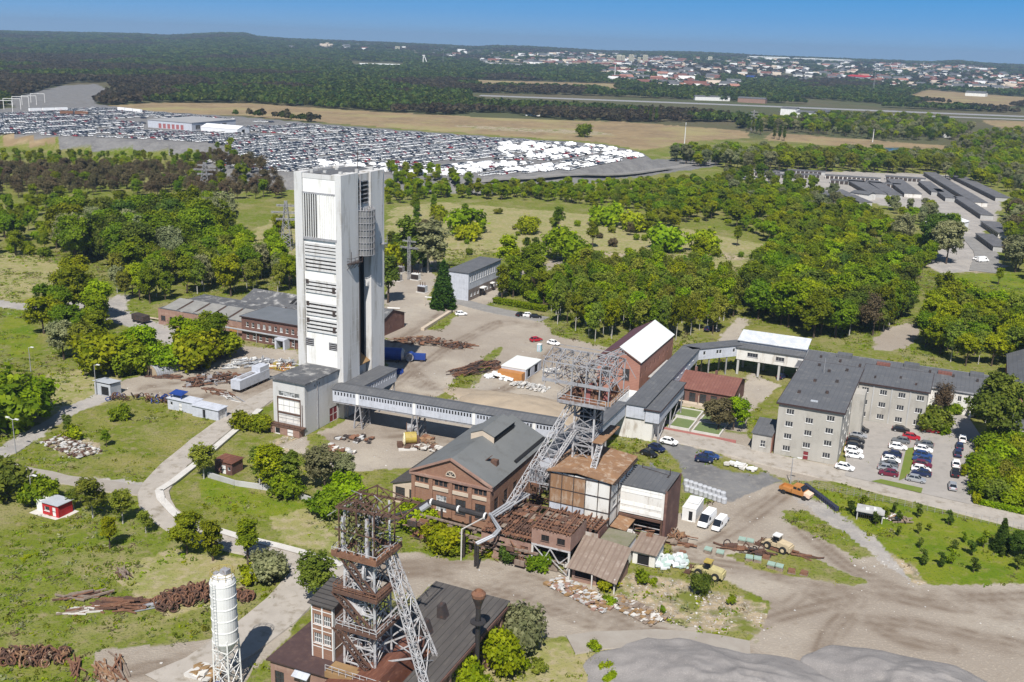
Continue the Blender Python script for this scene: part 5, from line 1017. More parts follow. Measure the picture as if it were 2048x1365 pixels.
def top(mb):
    for x in (-2.7, 0, 2.7):
        for y in (-2.6, 2.6):
            mb.bar((x, y, 24.4), (x, y, 30.8), .17); mb.bar((x, y, 30.8), (0, y, 32.6), .12)
        mb.bar((x, -2.6, 30.8), (x, 2.6, 30.8), .15); mb.bar((x, -2.6, 24.5), (x, 2.6, 30.8), .09)
    for y in (-2.6, 2.6):
        mb.bar((-3.2, y, 30.8), (6.4, y + .4, 31.2), .2, .3); mb.bar((-3.4, y, 27.6), (3.4, y, 27.6), .15); mb.bar((-3.2, y, 30.8), (0, y, 32.4), .12); mb.bar((6.4, y + .4, 31.2), (0, y, 32.4), .12)
        for i in range(8): mb.bar((-3 + i * 1.1, y, 30.8), (-2.4 + i * 1.1, y, 31.8), .08)
    for x in (-3, -1, 1, 4, 6.2): mb.bar((x, -2.6, 30.9), (x, 3.0, 31.0), .16)
    for i in range(110): a = (rf.uniform(-3.2, 3.6), rf.uniform(-2.6, 2.6), rf.uniform(25, 31)); mb.bar(a, (a[0] + rf.uniform(-1.8, 1.8), a[1] + rf.uniform(-1.2, 1.2), a[2] + rf.uniform(-1.5, 1.5)), rf.uniform(.05, .12), None, i % 2)
part(fh, 'head_frame', [rust_dark, steel_grey], top)
[box_part(fh, 'head_column', steel_white, b_) for b_ in ((-2.5, -2.1, -2.5, -2.1, 24.5, 29.5), (1.3, 1.7, -2.6, -2.2, 24.5, 30.0), (-3.8, -3.5, 1.0, 1.3, 24.4, 28.5))]; part(fh, 'head_strut', steel_white, lambda mb: mb.bar((-2.3, -2.2, 24.5), (.3, -2.2, 29), .2))
part(fh, 'stair', rust_dark, lambda mb: (mb.truss((-3.6, -2.8, 18.6), (2.4, -2.8, 13.5), .25, 1.0, 8, .07), mb.truss((3.1, -2.8, 18.6), (-2.0, -3.0, 24.2), .25, 1.0, 8, .07), mb.truss((-3.4, -3.0, 13.3), (1.8, -3.0, 8.0), .25, 1.0, 8, .07)))
part(fh, 'back_leg', steel_white, lambda mb: mb.truss((3.0, .6, 23.6), (12.6, -2.2, 0), .85, .85, 28, .085), 'long white lattice back leg slanting to the lower right')
part(fh, 'back_leg', steel_white, lambda mb: mb.truss((2.6, 2.6, 23.2), (10.5, 6.0, 0), .5, .5, 26, .06))
def bb2(mb):
    A = lambda t: np.array([3.0, .6, 23.6]) * (1 - t) + np.array([12.6, -2.2, 0]) * t
    B = lambda t: np.array([2.6, 2.6, 23.2]) * (1 - t) + np.array([10.5, 6.0, 0]) * t
    for i in range(6):
        t = .12 + i * .15; mb.bar(A(t), B(t), .2); mb.bar(A(t), B(t + .14), .11); mb.bar(B(t), A(t + .14), .11)
    for t, z in ((.25, 14), (.42, 10.4), (.55, 7.6)): mb.bar(A(t), (2.4, 0, z), .2); mb.bar(B(t), (2.4, 2, z), .16); mb.bar(A(t), (2.4, 2, z + 2.4), .12)
part(fh, 'back_leg_bracing', steel_white, bb2)
part(fh, 'footing', concrete_grey, lambda mb: mb.box(11.2, 14.0, -3.6, -.8, -.6, .6))
# weeds rooted on its top
def leafbunch(n, R_, H_, s, seed):
    r = np.random.default_rng(seed); c = r.normal(0, .45, (n, 3)) * np.array([R_, R_, H_]); a = r.normal(size=(n, 3)); a /= np.linalg.norm(a, axis=1)[:, None]; b = np.cross(a, r.normal(size=(n, 3))); b /= np.linalg.norm(b, axis=1)[:, None]
    sz = s * r.uniform(.6, 1.4, (n, 1)); q = np.stack([c - a * sz - b * sz * .6, c + a * sz - b * sz * .6, c + a * sz + b * sz * .6, c - a * sz + b * sz * .6], 1)
    return q.reshape(-1, 3), np.arange(n * 4).reshape(-1, 4)
weed_m = mat('dry_weeds', (.125, .14, .035), (.085, .075, .03), 1.2)
V_, F_ = leafbunch(1500, 3.9, 3.0, .15, 4); o = bpy.data.objects.new('overgrowth', np_mesh('overgrowth', V_ + np.array([-.8, -.4, 28]), F_, weed_m)); col.objects.link(o); o.parent = fh

st = sthing('stair_tower', 'slim brick stair tower with white frame and eight-pane windows beside the foreground headframe', 'tower', 56.6, -93.8)
ww = [(x, z, 1.25, 1.6, 4, 2) for x in (.95, 2.55) for z in (2.3, 5.3)]
walls(st, 3.5, 5.0, 8.8, brick, {'F': ww}, z0=5.0)
part(st, 'frame', white_paint, lambda mb: [mb.box(x - .1, x + .1, -.07, .09, 5, 13.8) for x in (.02, 1.75, 3.48)] + [mb.box(.12, 3.38, -.06, -.005, z, z + .1) for z in (6.7, 9.4, 12.5)] + [mb.box(3.505, 3.57, y - .08, y + .08, 5, 13.8) for y in (.3, 4.85)] + [mb.box(3.505, 3.56, .38, 4.77, z, z + .1) for z in (9.4, 6.7)])
part(st, 'roof', roof_tar, lambda mb: mb.slab((-.4, -.5, 13.75), (3.9, -.5, 13.75), (3.9, 5.5, 14.7), (-.4, 5.5, 14.7), .2))
fb = sthing('brick_shed', 'low faded brick shed with sooty brown roof below the stair tower', 'building', 51.4, -96.8)
walls(fb, 9.8, 10.6, 4.7, brick_pink, {'F': [(1.5, .6, 1.6, 2.4, 2, 2, steel_dark), (5.6, .3, 1.4, 2.8, -2, 1, trim_cream, steel_grey)]})
part(fb, 'roof', roof_rust if False else mat('sooty_sheet_roof', (.075, .045, .042), (.05, .03, .03), .5, c3=(.12, .075, .06), scale3=.9), lambda mb: mb.slab((-.4, -.5, 4.75), (10.0, -.5, 5.05), (10.0, 11.0, 5.25), (-.4, 11.0, 4.95), .2))
part(fb, 'door_canopy', clad_grey, lambda mb: mb.slab((4.4, -1.2, 3.9), (7, -1.2, 3.9), (7, .3, 4.6), (4.4, .3, 4.6), .12))
rs_ = sthing('rust_roof_house', 'brick house under a rust-red sheet roof in front of the foreground headframe', 'building', 63.3, -107)
walls(rs_, 8.2, 19.6, 6.4, brick_dark, {'R': [(3 + 3.4 * i, .8, 1.7, 3.0, 2, 3, steel_dark, dark_void) for i in range(5)], 'F': []}, ('Y', 2.0, .93))
gable_roof(rs_, 8.2, 19.6, 6.4, 2.0, 'Y', roof_rust, .3, .18, frac=.93)
part(rs_, 'roof_rail', rust_dark, lambda mb: [mb.bar((1.5, 8 + i * 1.5, 6.2), (1.5, 8 + i * 1.5, 7.4), .07) for i in range(5)] + [mb.bar((1.5, 8, z), (1.5, 14, z), .07) for z in (6.8, 7.4)])
dk = sthing('boiler_house', 'big brick house with tarred dark flat roof and two roof hoods in the foreground', 'building', 64.7, -100.2)
walls(dk, 12.3, 15.6, 7.3, brick, {'R': [(3 + 4.2 * i, 1.6, 2.2, 4.2, 3, 4, steel_dark) for i in range(3)]}, y0=12.8)
walls(dk, 3.7, 12.55, 7.28, brick, {'R': [(2.4 + 4.2 * i, 1.6, 2.2, 4.2, 3, 4, steel_dark) for i in range(3)]}, x0=8.6, y0=.2)
part(dk, 'roof', roof_dark, lambda mb: (mb.slab((-.3, 12.6, 7.55), (12.7, 12.6, 7.55), (12.7, 28.8, 7.8), (-.3, 28.8, 7.8), .25), mb.slab((8.3, -.2, 7.35), (12.7, -.2, 7.35), (12.7, 12.6, 7.549), (8.3, 12.6, 7.549), .25)))
part(dk, 'eave_board', brick_dark, lambda mb: mb.box(12.72, 12.85, -.2, 28.8, 6.9, 7.4))
for y in (14.5, 19.5): part(dk, 'roof_hood', steel_dark, lambda mb: mb.add([(4.9, y, 7.6), (6.3, y, 7.6), (6.3, y + 1.5, 7.6), (4.9, y + 1.5, 7.6), (4.9, y, 9.6), (5.6, y, 9.6), (5.6, y + 1.5, 9.6), (4.9, y + 1.5, 9.6)], [(0, 1, 5, 4), (1, 2, 6, 5), (2, 3, 7, 6), (3, 0, 4, 7), (4, 5, 6, 7)]))
part(dk, 'wall_pilaster', brick_pink, lambda mb: [mb.box(12.31, 12.55, 1 + 4.2 * i - .3, 1 + 4.2 * i + .3, 0, 6.85) for i in range(7)])
ch = sthing('flue_pipe', 'black flue pipe with a flared rusty top by the tarred roof', 'chimney', 77.7, -83.4)
part(ch, 'shaft', pipe_black, lambda mb: mb.lathe([(.5, 0), (.5, 2.5), (.35, 2.6), (.35, 13.2)], 14))
part(ch, 'collar', pipe_black, lambda mb: mb.lathe([(.42, 10.5), (1.15, 10.7), (1.15, 10.85), (.42, 11.0)], 16))
part(ch, 'hopper', steel_dark, lambda mb: mb.lathe([(.4, 13.0), (.5, 13.5), (.95, 14.7), (.95, 14.9)], 16))
part(ch, 'cap', rust, lambda mb: mb.lathe([(1.0, 14.8), (1.05, 15.3), (.85, 15.5), (.6, 15.75), (.5, 15.3), (0, 15.3)], 16))

# ---------------------------------------------------------------- silo
so_ = sthing('silo', 'white cylindrical silo on a braced steel frame at the lower left', 'silo', *L(456, 1372)[:2])
part(so_, 'shell', white_paint, lambda mb: mb.lathe([(.15, 4.6), (1.72, 7.4), (1.78, 7.5), (1.78, 17.0), (1.6, 17.5), (.9, 17.95), (0, 18.05)], 28))
part(so_, 'hoop', panel_white, lambda mb: [mb.lathe([(1.78, z), (1.84, z + .02), (1.84, z + .16), (1.78, z + .18)], 28) for z in (7.6, 9.4, 11.2, 13.0, 14.8, 16.6)])
for sx, sy in ((-1, -1), (1, -1), (1, 1), (-1, 1)): part(so_, 'leg', white_paint, lambda mb: mb.bar((sx * 1.35, sy * 1.35, 0), (sx * 1.25, sy * 1.25, 8.2), .2))
part(so_, 'leg_bracing', white_paint, lambda mb: [mb.bar(a, b, .11) for z in (.5, 3.4) for (p, q) in (((-1.35, -1.35), (1.35, -1.35)), ((1.35, -1.35), (1.35, 1.35)), ((1.35, 1.35), (-1.35, 1.35)), ((-1.35, 1.35), (-1.35, -1.35))) for a, b in (((*p, z), (*q, z + 2.9)), ((*q, z), (*p, z + 2.9)), ((*p, z + 2.9), (*q, z + 2.9)))])
part(so_, 'top_railing', yellow_paint, lambda mb: [mb.ring((0, 0, z), (0, 0, 1), 1.65, .05, 20) for z in (18.0, 18.5)] + [mb.bar((1.65 * math.cos(i * .63), 1.65 * math.sin(i * .63), 17.4), (1.65 * math.cos(i * .63), 1.65 * math.sin(i * .63), 18.5), .05) for i in range(10)])
part(so_, 'top_filter', steel_grey, lambda mb: (mb.box(-.2, .9, -.3, .7, 18.0, 18.7), mb.box(-1.1, -.5, -.6, 0, 17.7, 18.2)))
part(so_, 'control_box', blue_paint, lambda mb: mb.box(-.6, .6, -2.6, -1.5, 0, 1.6))
part(so_, 'ladder', white_paint, lambda mb: (mb.bar((-.25, -1.95, 1), (-.25, -1.95, 17.4), .05), mb.bar((.25, -1.95, 1), (.25, -1.95, 17.4), .05), [mb.bar((-.25, -1.95, 1 + i * .5), (.25, -1.95, 1 + i * .5), .04) for i in range(33)]))

# ---------------------------------------------------------------- small buildings on the left
def bx_thing(name, label, cat, px, py, w, d, h, m, roofm, wins=None, turn=0., slope=.25, group=None, fr=None):
    x, y, _ = L(px, py); t = sthing(name, label, cat, x, y, 0, group, turn); walls(t, w, d, h, m, wins, fr=fr)
    part(t, 'roof', roofm, lambda mb: mb.slab((-.25, -.3, h + .03 + slope), (w + .25, -.3, h + .03 + slope), (w + .25, d + .3, h + .16), (-.25, d + .3, h + .16), .12)); return t
k = bx_thing('red_kiosk', 'small bright red kiosk with grey roof and white side on the grass', 'kiosk', 86, 1028, 4.2, 3.4, 2.4, red_wall, silver_tin, {'F': [(1.2, .9, 1.3, .9, 1, 1, white_paint), (3.0, .1, .9, 1.9, -1, 1, white_paint)]})
box_part(k, 'white_annex', white_paint, (-2.2, -.02, .6, 3.4, 0, 2.3)); box_part(k, 'base_slab', kerb_white, (-2.6, 5.2, -.9, 4.0, -.2, .04))
bx_thing('grey_shed', 'grey tin shed with open dark front beside the left track', 'shed', 190, 788, 5.4, 3.6, 3.2, silver_tin, silver_tin, {'F': [(3.5, .1, 2.6, 2.4, 1, 1, steel_grey, dark_void)]}, slope=.5)
k = bx_thing('office_container', 'pale grey site container with cluttered roof right of its twin row', 'container', 336, 818, 8.2, 3.2, 2.9, clad_grey, clad_grey, {'F': [(1.2, 1.2, .8, .9, 1, 1), (4, .1, .9, 2.1, -1, 1, white_paint)]}, slope=.02)
part(k, 'roof_clutter', blue_paint, lambda mb: (mb.slab((.3, .3, 4.0), (4.2, .3, 4.0), (4.2, 2.9, 4.4), (.3, 2.9, 4.4), .1), mb.box(.6, .8, .5, .7, 3.05, 3.9), mb.box(3.8, 4.0, .5, .7, 3.05, 3.9)))
k = bx_thing('office_container', 'pale grey flat-roofed site container with a black doorway nearest the concrete road', 'container', 385, 832, 8.0, 3.2, 2.8, clad_grey, clad_grey, {'F': [(3.6, .05, .9, 2.2, 1, 1, steel_grey, dark_void)], 'R': [(1.6, .2, 2.4, 2.2, -2, 1, white_paint, steel_grey)]}, slope=.02)
k = bx_thing('garden_shed', 'little brown-roofed brick shed with white door among the birches', 'shed', 430, 944, 4.6, 3.6, 2.7, brick_dark, roof_rust, {'F': [(2.4, .05, 1.1, 2.0, -1, 1, white_paint), (3.8, 1, .7, .8, 1, 1)]}, slope=.15)
x, y, _ = L(287, 748); nh = sthing('nissen_hut', 'half-round corrugated hut with tan end wall among bushes', 'hut', x, y, 0, turn=R(-8))
def nis(mb, a=2.9, n=12, y0=0., y1=15.):
    p = [(a + a * math.cos(math.pi * i / n), a * 1.05 * math.sin(math.pi * i / n)) for i in range(n + 1)]
    mb.add([(x_, y0, z_) for x_, z_ in p] + [(x_, y1, z_) for x_, z_ in p], [(i, i + 1, n + 2 + i, n + 1 + i) for i in range(n)])
part(nh, 'shell', mat('galvanised_hut', (.34, .35, .37), (.26, .27, .29), .5, seam=(1, .7, (.2, .205, .215), .2)), nis)
part(nh, 'end_wall', mat('tan_boards', (.36, .29, .20), (.28, .22, .15), .6), lambda mb: [mb.add([(2.9 + 2.85 * math.cos(math.pi * i / 12), yy, 2.95 * math.sin(math.pi * i / 12)) for i in range(13)], [tuple(range(13)) if yy < 1 else tuple(range(12, -1, -1))]) for yy in (.1, 14.9)])
part(nh, 'door', steel_dark, lambda mb: mb.box(2.2, 3.5, .02, .09, 0, 2.1))
x, y, _ = L(462, 784); cv = sthing('covered_wagon', 'long grey covered rail wagon standing on blocks in the scrap yard', 'wagon', x, y, 0)
part(cv, 'body', clad_grey, lambda mb: mb.box(0, 3.0, 0, 12.5, .9, 3.4)); part(cv, 'cabin', clad_grey, lambda mb: mb.box(.1, 2.9, 8.6, 12.4, 3.41, 4.7)); part(cv, 'chassis', steel_dark, lambda mb: (mb.box(.2, 2.8, .2, 12.3, .55, .89), [mb.tube((.1, yy, .45), (2.9, yy, .45), .42) for yy in (1, 2.4, 5, 7.6, 10, 11.4)])); part(cv, 'roof_hatch', steel_grey, lambda mb: mb.box(.8, 2.2, 1.5, 7.5, 3.41, 3.6))

# ---------------------------------------------------------------- scrap, stacks and machines
def pile(name, label, cat, px, py, w, d, h, mats, n=60, turn=0., kind='mix', seed=0, group=None, L1=(.8, 2.6)):
    r = random.Random(seed + int(px)); x, y, _ = L(px, py); mb = MB(); mats = mats if isinstance(mats, list) else [mats]
    for i in range(n):
        u, v = r.uniform(-1, 1), r.uniform(-1, 1); f_ = max(0., 1 - max(abs(u), abs(v)) ** 2); z = h * f_ * r.uniform(.2, 1); a = (u * w / 2, v * d / 2, z + .1); mi = r.randrange(len(mats)); l = r.uniform(*L1)
        if kind == 'beam' or (kind == 'mix' and r.random() < .5): th = r.gauss(0, .25); mb.bar((a[0] - l * math.cos(th), a[1] - l * math.sin(th), a[2] + r.uniform(-.15, .15)), (a[0] + l * math.cos(th), a[1] + l * math.sin(th), a[2] + r.uniform(-.15, .3)), r.uniform(.12, .3), r.uniform(.1, .3), mi)
        elif kind == 'ring' or (kind == 'mix' and r.random() < .4): mb.ring((a[0], a[1], a[2] + .5), (r.uniform(-1, 1), r.uniform(-1, 1), r.uniform(-.5, .5)), r.uniform(.4, .75), .17, 8, mi)
        else:
            s = r.uniform(.1, .42) if name == 'rubble_heap' else r.uniform(.2, .7); mb.slab((a[0] - s, a[1] - s, a[2] + s * .8), (a[0] + s, a[1] - s * .8, a[2] + s * r.uniform(.3, 1.2)), (a[0] + s, a[1] + s, a[2] + s), (a[0] - s * .7, a[1] + s, a[2] + s * r.uniform(.3, 1.2)), r.uniform(.1, s * 1.2), mi)
    o_ = mb.build(name, mats, None, W(x, y, 0), -AZ + turn); return tag(o_, label, cat, group)
RU = [rust, rust_dark, steel_dark]
pile('scrap_pile', 'rusty heap of steel scrap left of the white-topped container in the dirt yard', 'scrap pile', 955, 740, 16, 7, 2.2, RU, 130, R(68), 'beam')
pile('scrap_pile', 'heap of dark rusty pit arches beside the nissen hut', 'scrap pile', 408, 718, 11, 5, 1.6, RU, 90, R(62), 'ring')
pile('scrap_pile', 'brown scrap frame lying in front of the nissen hut', 'scrap pile', 330, 755, 7, 3, .8, RU, 30, R(25), 'beam')
pile('scrap_pile', 'rusty flat scrap by the nissen hut corner', 'scrap pile', 368, 740, 6, 3, .8, RU, 30, R(20))
pile('scrap_pile', 'jumble of winch drums and rusty machine parts left of the grey wagon', 'scrap pile', 432, 763, 15, 7, 1.8, [rust_dark, rust, steel_dark, steel_grey], 110, R(50))
pile('scrap_pile', 'silver and grey machine parts lined up behind the grey wagon', 'scrap pile', 500, 730, 13, 5, 1.8, [pipe_silver, steel_grey, silver_tin, white_paint], 90, R(48))
pile('scrap_pile', 'rusty channels lying flat in front of the grey wagon', 'scrap pile', 437, 786, 8, 3.4, .5, [rust, rust_dark], 26, R(-14), 'beam')
pile('scrap_pile', 'grey and white steel plates on the ground beside the grey wagon', 'scrap pile', 458, 795, 8, 2, .4, [steel_grey, white_paint, concrete_grey], 16, R(-14), 'beam')
pile('drum_row', 'dark rusty cable drums at the edge of the left grass patch', 'cable drums', 285, 802, 17, 3, 1.2, RU + [blue_paint], 50, R(22), 'ring')
pile('rubble_heap', 'pale heap of broken concrete on the grass left of the containers', 'rubble heap', 140, 895, 15, 6, .9, [concrete_grey, kerb_white, rust_dark, wood_grey], 330, R(-10), 'slab')
pile('scrap_pile', 'orange and white machinery stored against the tower foot', 'machinery', 560, 738, 8, 4, 1.3, [orange_paint, white_paint, rust, yellow_paint], 60, R(5))
pile('scrap_pile', 'white machine parts behind the orange machinery at the tower foot', 'machinery', 572, 727, 5, 2.5, 1.3, [white_paint, pipe_silver], 30, R(5))
pile('scrap_pile', 'rusty scrap and bare brush beyond the blue tanks', 'scrap pile', 872, 690, 18, 6, 1.6, RU + [wood_grey], 110, R(12))
pile('scrap_pile', 'low rusty frame with dry brush at the end of the scrap row', 'scrap pile', 918, 692, 8, 4, 1.2, RU, 50, R(8))
pile('beam_stack', 'rust-red stack of sheets with orange boards beside the blue tanks', 'beam stack', 832, 682, 13, 4, 1.4, [rust, rust_orange, rust_dark], 60, R(32), 'beam')
pile('debris', 'scattered white and dark debris on the dirt below the gallery', 'debris', 712, 880, 8, 4, .4, [concrete_grey, steel_dark, rust], 30, 0., 'slab', L1=(.3, 1))
pile('debris', 'white and grey litter near the birches under the tower', 'debris', 680, 905, 9, 4, .4, [kerb_white, concrete_grey, rust], 34, 0., 'slab', 3)
pile('beam_stack', 'flat rusty plates lying beside the yellow winch', 'beam stack', 858, 884, 6, 3, .5, [rust, rust_orange], 20, R(-10), 'slab')
pile('debris', 'white sacks and junk in front of the left hall corner', 'debris', 850, 900, 10, 3, .6, [kerb_white, rust_dark, wood_grey], 36, R(10), 'slab', 5)
pile('sack_heap', 'white scrap heap between the gallery roof and the dirt mound', 'debris', 1072, 828, 9, 3.5, 1.6, [white_paint, concrete_grey, rust_dark, tent_white], 70, R(-8), 'slab')
pile('rubble_heap', 'heap of pale rubble right of the sheeted stack', 'rubble heap', 1058, 775, 11, 5, .8, [kerb_white, concrete_grey], 160, 0., 'slab')
pile('rubble_heap', 'pale heap of broken bricks and plaster on the rough ground below the tin shed', 'rubble heap', 1160, 1190, 13, 4, .7, [kerb_white, concrete_grey, brick_pink, deck_tan], 420, R(-20), 'slab', 8)
pile('rubble_heap', 'tan rubble heap with one white block beside the lower track', 'rubble heap', 1270, 1222, 10, 4, .5, [deck_tan, kerb_white, wood_grey], 260, R(-20), 'slab', 8)
pile('foil_heap', 'crumpled white foil heap by the ruined plant corner', 'foil heap', 1342, 1128, 6, 4, 1.3, [mat('pale_green_foil', (.36, .45, .42)), mat('grey_foil', (.46, .50, .50)), tent_white], 90, R(30), 'slab')
pile('scrap_pile', 'rusty scrap heap at the right foot of the white clad building', 'scrap pile', 1352, 1082, 6, 4, 1.2, [rust, rust_orange, wood_grey], 50)
pile('pole_stack', 'long rusty pole stack on the lower-left grass beside thin white pipes', 'pole stack', 172, 1195, 6, 1.6, .9, [rust_dark, rust, wood_grey], 26, R(38), 'beam', L1=(1.6, 2.8))
pile('pole_stack', 'broad stack of rusty rails in the lower-left grass', 'pole stack', 243, 1212, 6.5, 4, 1.2, [rust, rust_dark], 60, R(22), 'beam', L1=(1.2, 2.6))
pile('ring_stack', 'big heap of rusty arch rings left of the silo', 'ring stack', 385, 1200, 11, 4.6, 2.0, [rust, rust_dark], 190, R(58), 'ring')
pile('ring_stack', 'small heap of rusty rings just right of the silo', 'ring stack', 478, 1200, 4, 2.6, 1.2, [rust, rust_dark], 50, R(10), 'ring')
pile('ring_stack', 'heap of rusty rings in the bottom-left corner', 'ring stack', 62, 1322, 10, 3.4, 1.5, [rust, rust_dark, rust_orange], 130, R(30), 'ring')
pile('pole_stack', 'grey pipe bundle beside the big ring heap', 'pole stack', 320, 1212, 5, 1.6, .5, [steel_grey, pipe_silver], 18, R(48), 'beam', L1=(1.4, 2.4))
pile('pole_stack', 'white pipes and timber beside the rusty pole stack', 'pole stack', 175, 1222, 5, 1.6, .5, [kerb_white, wood_grey, rust], 20, R(40), 'beam')
pile('pole_stack', 'little timber stack alone on the lower-left meadow', 'pole stack', 246, 1148, 3.4, 1.8, .5, [wood_grey, rust_dark], 18, R(-32), 'beam', L1=(.8, 1.4))
pile('log_stack', 'red-brown timber bundle at the bottom-left edge', 'log stack', 152, 1336, 3.6, 1.6, .6, [rust], 14, R(-30), 'beam')
pile('log_stack', 'short orange-brown timber bundle next to long yellow planks', 'log stack', 208, 1346, 3.6, 1.8, .6, [rust, rust_orange], 16, R(-28), 'beam')
pile('log_stack', 'long pale planks beside the orange-brown bundle', 'log stack', 240, 1335, 5.5, 1.6, .5, [wood_grey, deck_tan, rust], 14, R(-32), 'beam')
pile('sand_heap', 'pale sand and rubble heap at the foot of the silo', 'sand heap', 408, 1352, 4, 3, .8, [kerb_white, deck_tan], 50, 0, 'slab')
pile('timber_stack', 'rusty girder stack between the two wheel loaders', 'girder stack', 1580, 1108, 9, 1.1, .7, [rust_dark, rust], 16, R(-1), 'beam', L1=(1.5, 2.4))
pile('scrap_pile', 'row of rusty scrap behind the green pallets', 'scrap pile', 1492, 1104, 9, 1.6, .7, RU, 40, R(0))
for i, (px, py, c, lb) in enumerate(((1416, 1106, 0, 'small green-sheeted pallet nearest the foil heap'), (1440, 1112, 0, 'green-sheeted pallet second from the foil heap'), (1498, 1122, 0, 'long green-sheeted pallet below the rusty scrap row'), (1542, 1136, 0, 'green-sheeted pallet on the tip of the grass strip'), (1484, 1086, 0, 'large green-sheeted pallet left of the beige loader'), (1583, 1146, 1, 'rusty pallet of parts on the grass strip'), (1608, 1150, 1, 'last tan pallet of boards on the grass strip'), (1532, 1118, 1, 'rusty crate between green pallets'), (1365, 1110, 1, 'rusty crate alone beside the scrap heap'))):
    x, y, _ = L(px, py); t = sthing('pallet', lb, 'pallet', x, y, 0, 'pallets on the gravel yard', R(-2 + 5 * (i % 3))); n = 2 if i in (2, 3, 4) else 1
    part(t, 'base', wood_grey, lambda mb: [mb.box(-.7 + 1.5 * j, .7 + 1.5 * j, -.6, .6, 0, .18) for j in range(n)])
    part(t, 'load', rust if c else wood_grey, lambda mb: [mb.box(-.62 + 1.5 * j, .62 + 1.5 * j, -.52, .52, .19, .7 + .1 * j) for j in range(n)])
    if not c: part(t, 'sheet', mat('green_foil', (.27, .36, .31), (.20, .29, .245), 1.), lambda mb: [mb.slab((-.68 + 1.5 * j, -.58, .95 + .1 * j), (.68 + 1.5 * j, -.58, .92), (.66 + 1.5 * j, .58, 1.0), (-.68 + 1.5 * j, .58, 1.02), .26) for j in range(n)])
# barrels and bags
for r_ in range(2):
    for i in range(9):
        x, y, _ = L(1372 + i * 9.2 + r_ * 2, 970 + i * 3.1 + r_ * 12); mb = MB(); mb.lathe([(.5, 0), (.62, .1), (.6, .6), (.63, 1.1), (.5, 1.25), (.2, 1.32), (0, 1.3)], 10)
        tag(mb.build('bulk_bag', mat('pale_bag', (.40, .41, .43), (.32, .33, .35), 1.2), None, W(x, y, 0), i * .7), 'pale grey bulk bag in the double row by the white clad building', 'bulk bag', 'bulk bags in a double row')
for i in range(15):
    x, y, _ = L(1612 + i * 4.3, 976 + i * 3.3); mb = MB(); mb.lathe([(.45, 0), (.5, .05), (.5, .45), (.44, .5), (.5, .55), (.5, .95), (.42, 1.0), (0, 1.0)], 10)
    tag(mb.build('dark_drum', mat('navy_drum', (.02, .025, .06), (.03, .03, .04), 1.), None, W(x, y, 0), i), 'dark navy drum in the row behind the orange truck', 'drum', 'dark drums in a row')
# white container, sheeted stack, huts
x, y, _ = L(1363, 1040); t = sthing('site_cabin', 'white site cabin with black doorway parked left of two white vans', 'cabin', x, y, 0)
walls(t, 2.8, 6.2, 2.7, white_paint, {'F': [(1.7, .1, .9, 2.1, 1, 1, white_paint, dark_void)]}); flat_roof(t, 2.8, 6.2, 2.7, white_paint, .05, .12); part(t, 'roof_unit', tent_white, lambda mb: mb.slab((.3, 2.5, 3.0), (2.6, 2.2, 3.1), (2.6, 5.6, 3.2), (.4, 5.8, 3.05), .1))
x, y, _ = L(1002, 752); t = sthing('sheeted_stack', 'white-roofed stack of crates with orange front in the dirt yard', 'container', x, y, 0)
walls(t, 7.6, 11, 2.9, clad_grey, {'R': [(2.4, .2, 2.2, 2.4, 1, 1, steel_grey, dark_void), (7.5, .2, 2.6, 2.4, 1, 1, steel_grey, dark_void)]}); flat_roof(t, 7.6, 11, 2.9, roof_white, .1, .2); box_part(t, 'orange_front', orange_paint, (0, 7.4, -2.4, -.05, 0, 2.3))
pile('white_heap', 'crumpled white sheeting in front of the orange crates', 'sheeting', 1000, 757, 8, 3, 1.4, [tent_white, panel_white], 60, R(5), 'slab')
x, y, _ = L(1083, 748); t = sthing('parked_boat', 'white boat-shaped tank on trestles behind the headframe', 'tank', x, y, 0, turn=R(25)); part(t, 'hull', white_paint, lambda mb: mb.add([(0, 0, 1.4), (5, 1.2, 1.8), (5, -1.2, 1.8), (.6, 0, .5), (4.8, .5, .5), (4.8, -.5, .5)], [(0, 2, 1), (3, 4, 5), (0, 3, 5, 2), (0, 1, 4, 3), (1, 2, 5, 4)])); part(t, 'trestle', steel_dark, lambda mb: [mb.box(xx, xx + .2, -.8, .8, 0, .6) for xx in (1.4, 4.2)])
x, y, _ = L(1079, 703); t = sthing('portable_toilet', 'turquoise portable toilet near the red car', 'toilet', x, y, 0); part(t, 'cabin', mat('turquoise', (.25, .45, .5)), lambda mb: mb.box(-.6, .6, -.6, .6, 0, 2.1)); part(t, 'roof', white_paint, lambda mb: mb.box(-.65, .65, -.65, .65, 2.11, 2.35)); part(t, 'door', clad_grey, lambda mb: mb.box(-.4, .4, -.64, -.605, .1, 2))
x, y, _ = L(1712, 1040); t = sthing('concrete_hut', 'open concrete box hut with dark front on the lush right-hand grass', 'hut', x, y, 0, turn=R(2)); part(t, 'shell', concrete_grey, lambda mb: (mb.box(0, 5, 2.8, 3.0, 0, 2.0), mb.box(0, .2, 0, 2.79, 0, 2.0), mb.box(4.8, 5, 0, 2.79, 0, 2.0), mb.box(-.2, 5.2, -.3, 3.2, 2.01, 2.25))); part(t, 'mesh_front', steel_dark, lambda mb: [mb.bar((.4 * i + .3, .05, 0), (.4 * i + .3, .05, 2), .05) for i in range(12)]); part(t, 'junk', white_paint, lambda mb: (mb.box(1.5, 2.2, .8, 1.4, 2.26, 2.6), mb.box(3.0, 3.5, 1.5, 2.2, 2.26, 2.5)))
pile('stone_row', 'row of white stones on the grass tip beside the asphalt', 'stones', 1478, 936, 7, 1.2, .5, [white_paint, kerb_white], 22, R(-6), 'slab')
pile('scrap_pile', 'tan junk heap on the lush right-hand grass', 'scrap pile', 1795, 1042, 3, 1.5, .8, [wood_grey, rust_orange, white_paint], 24)
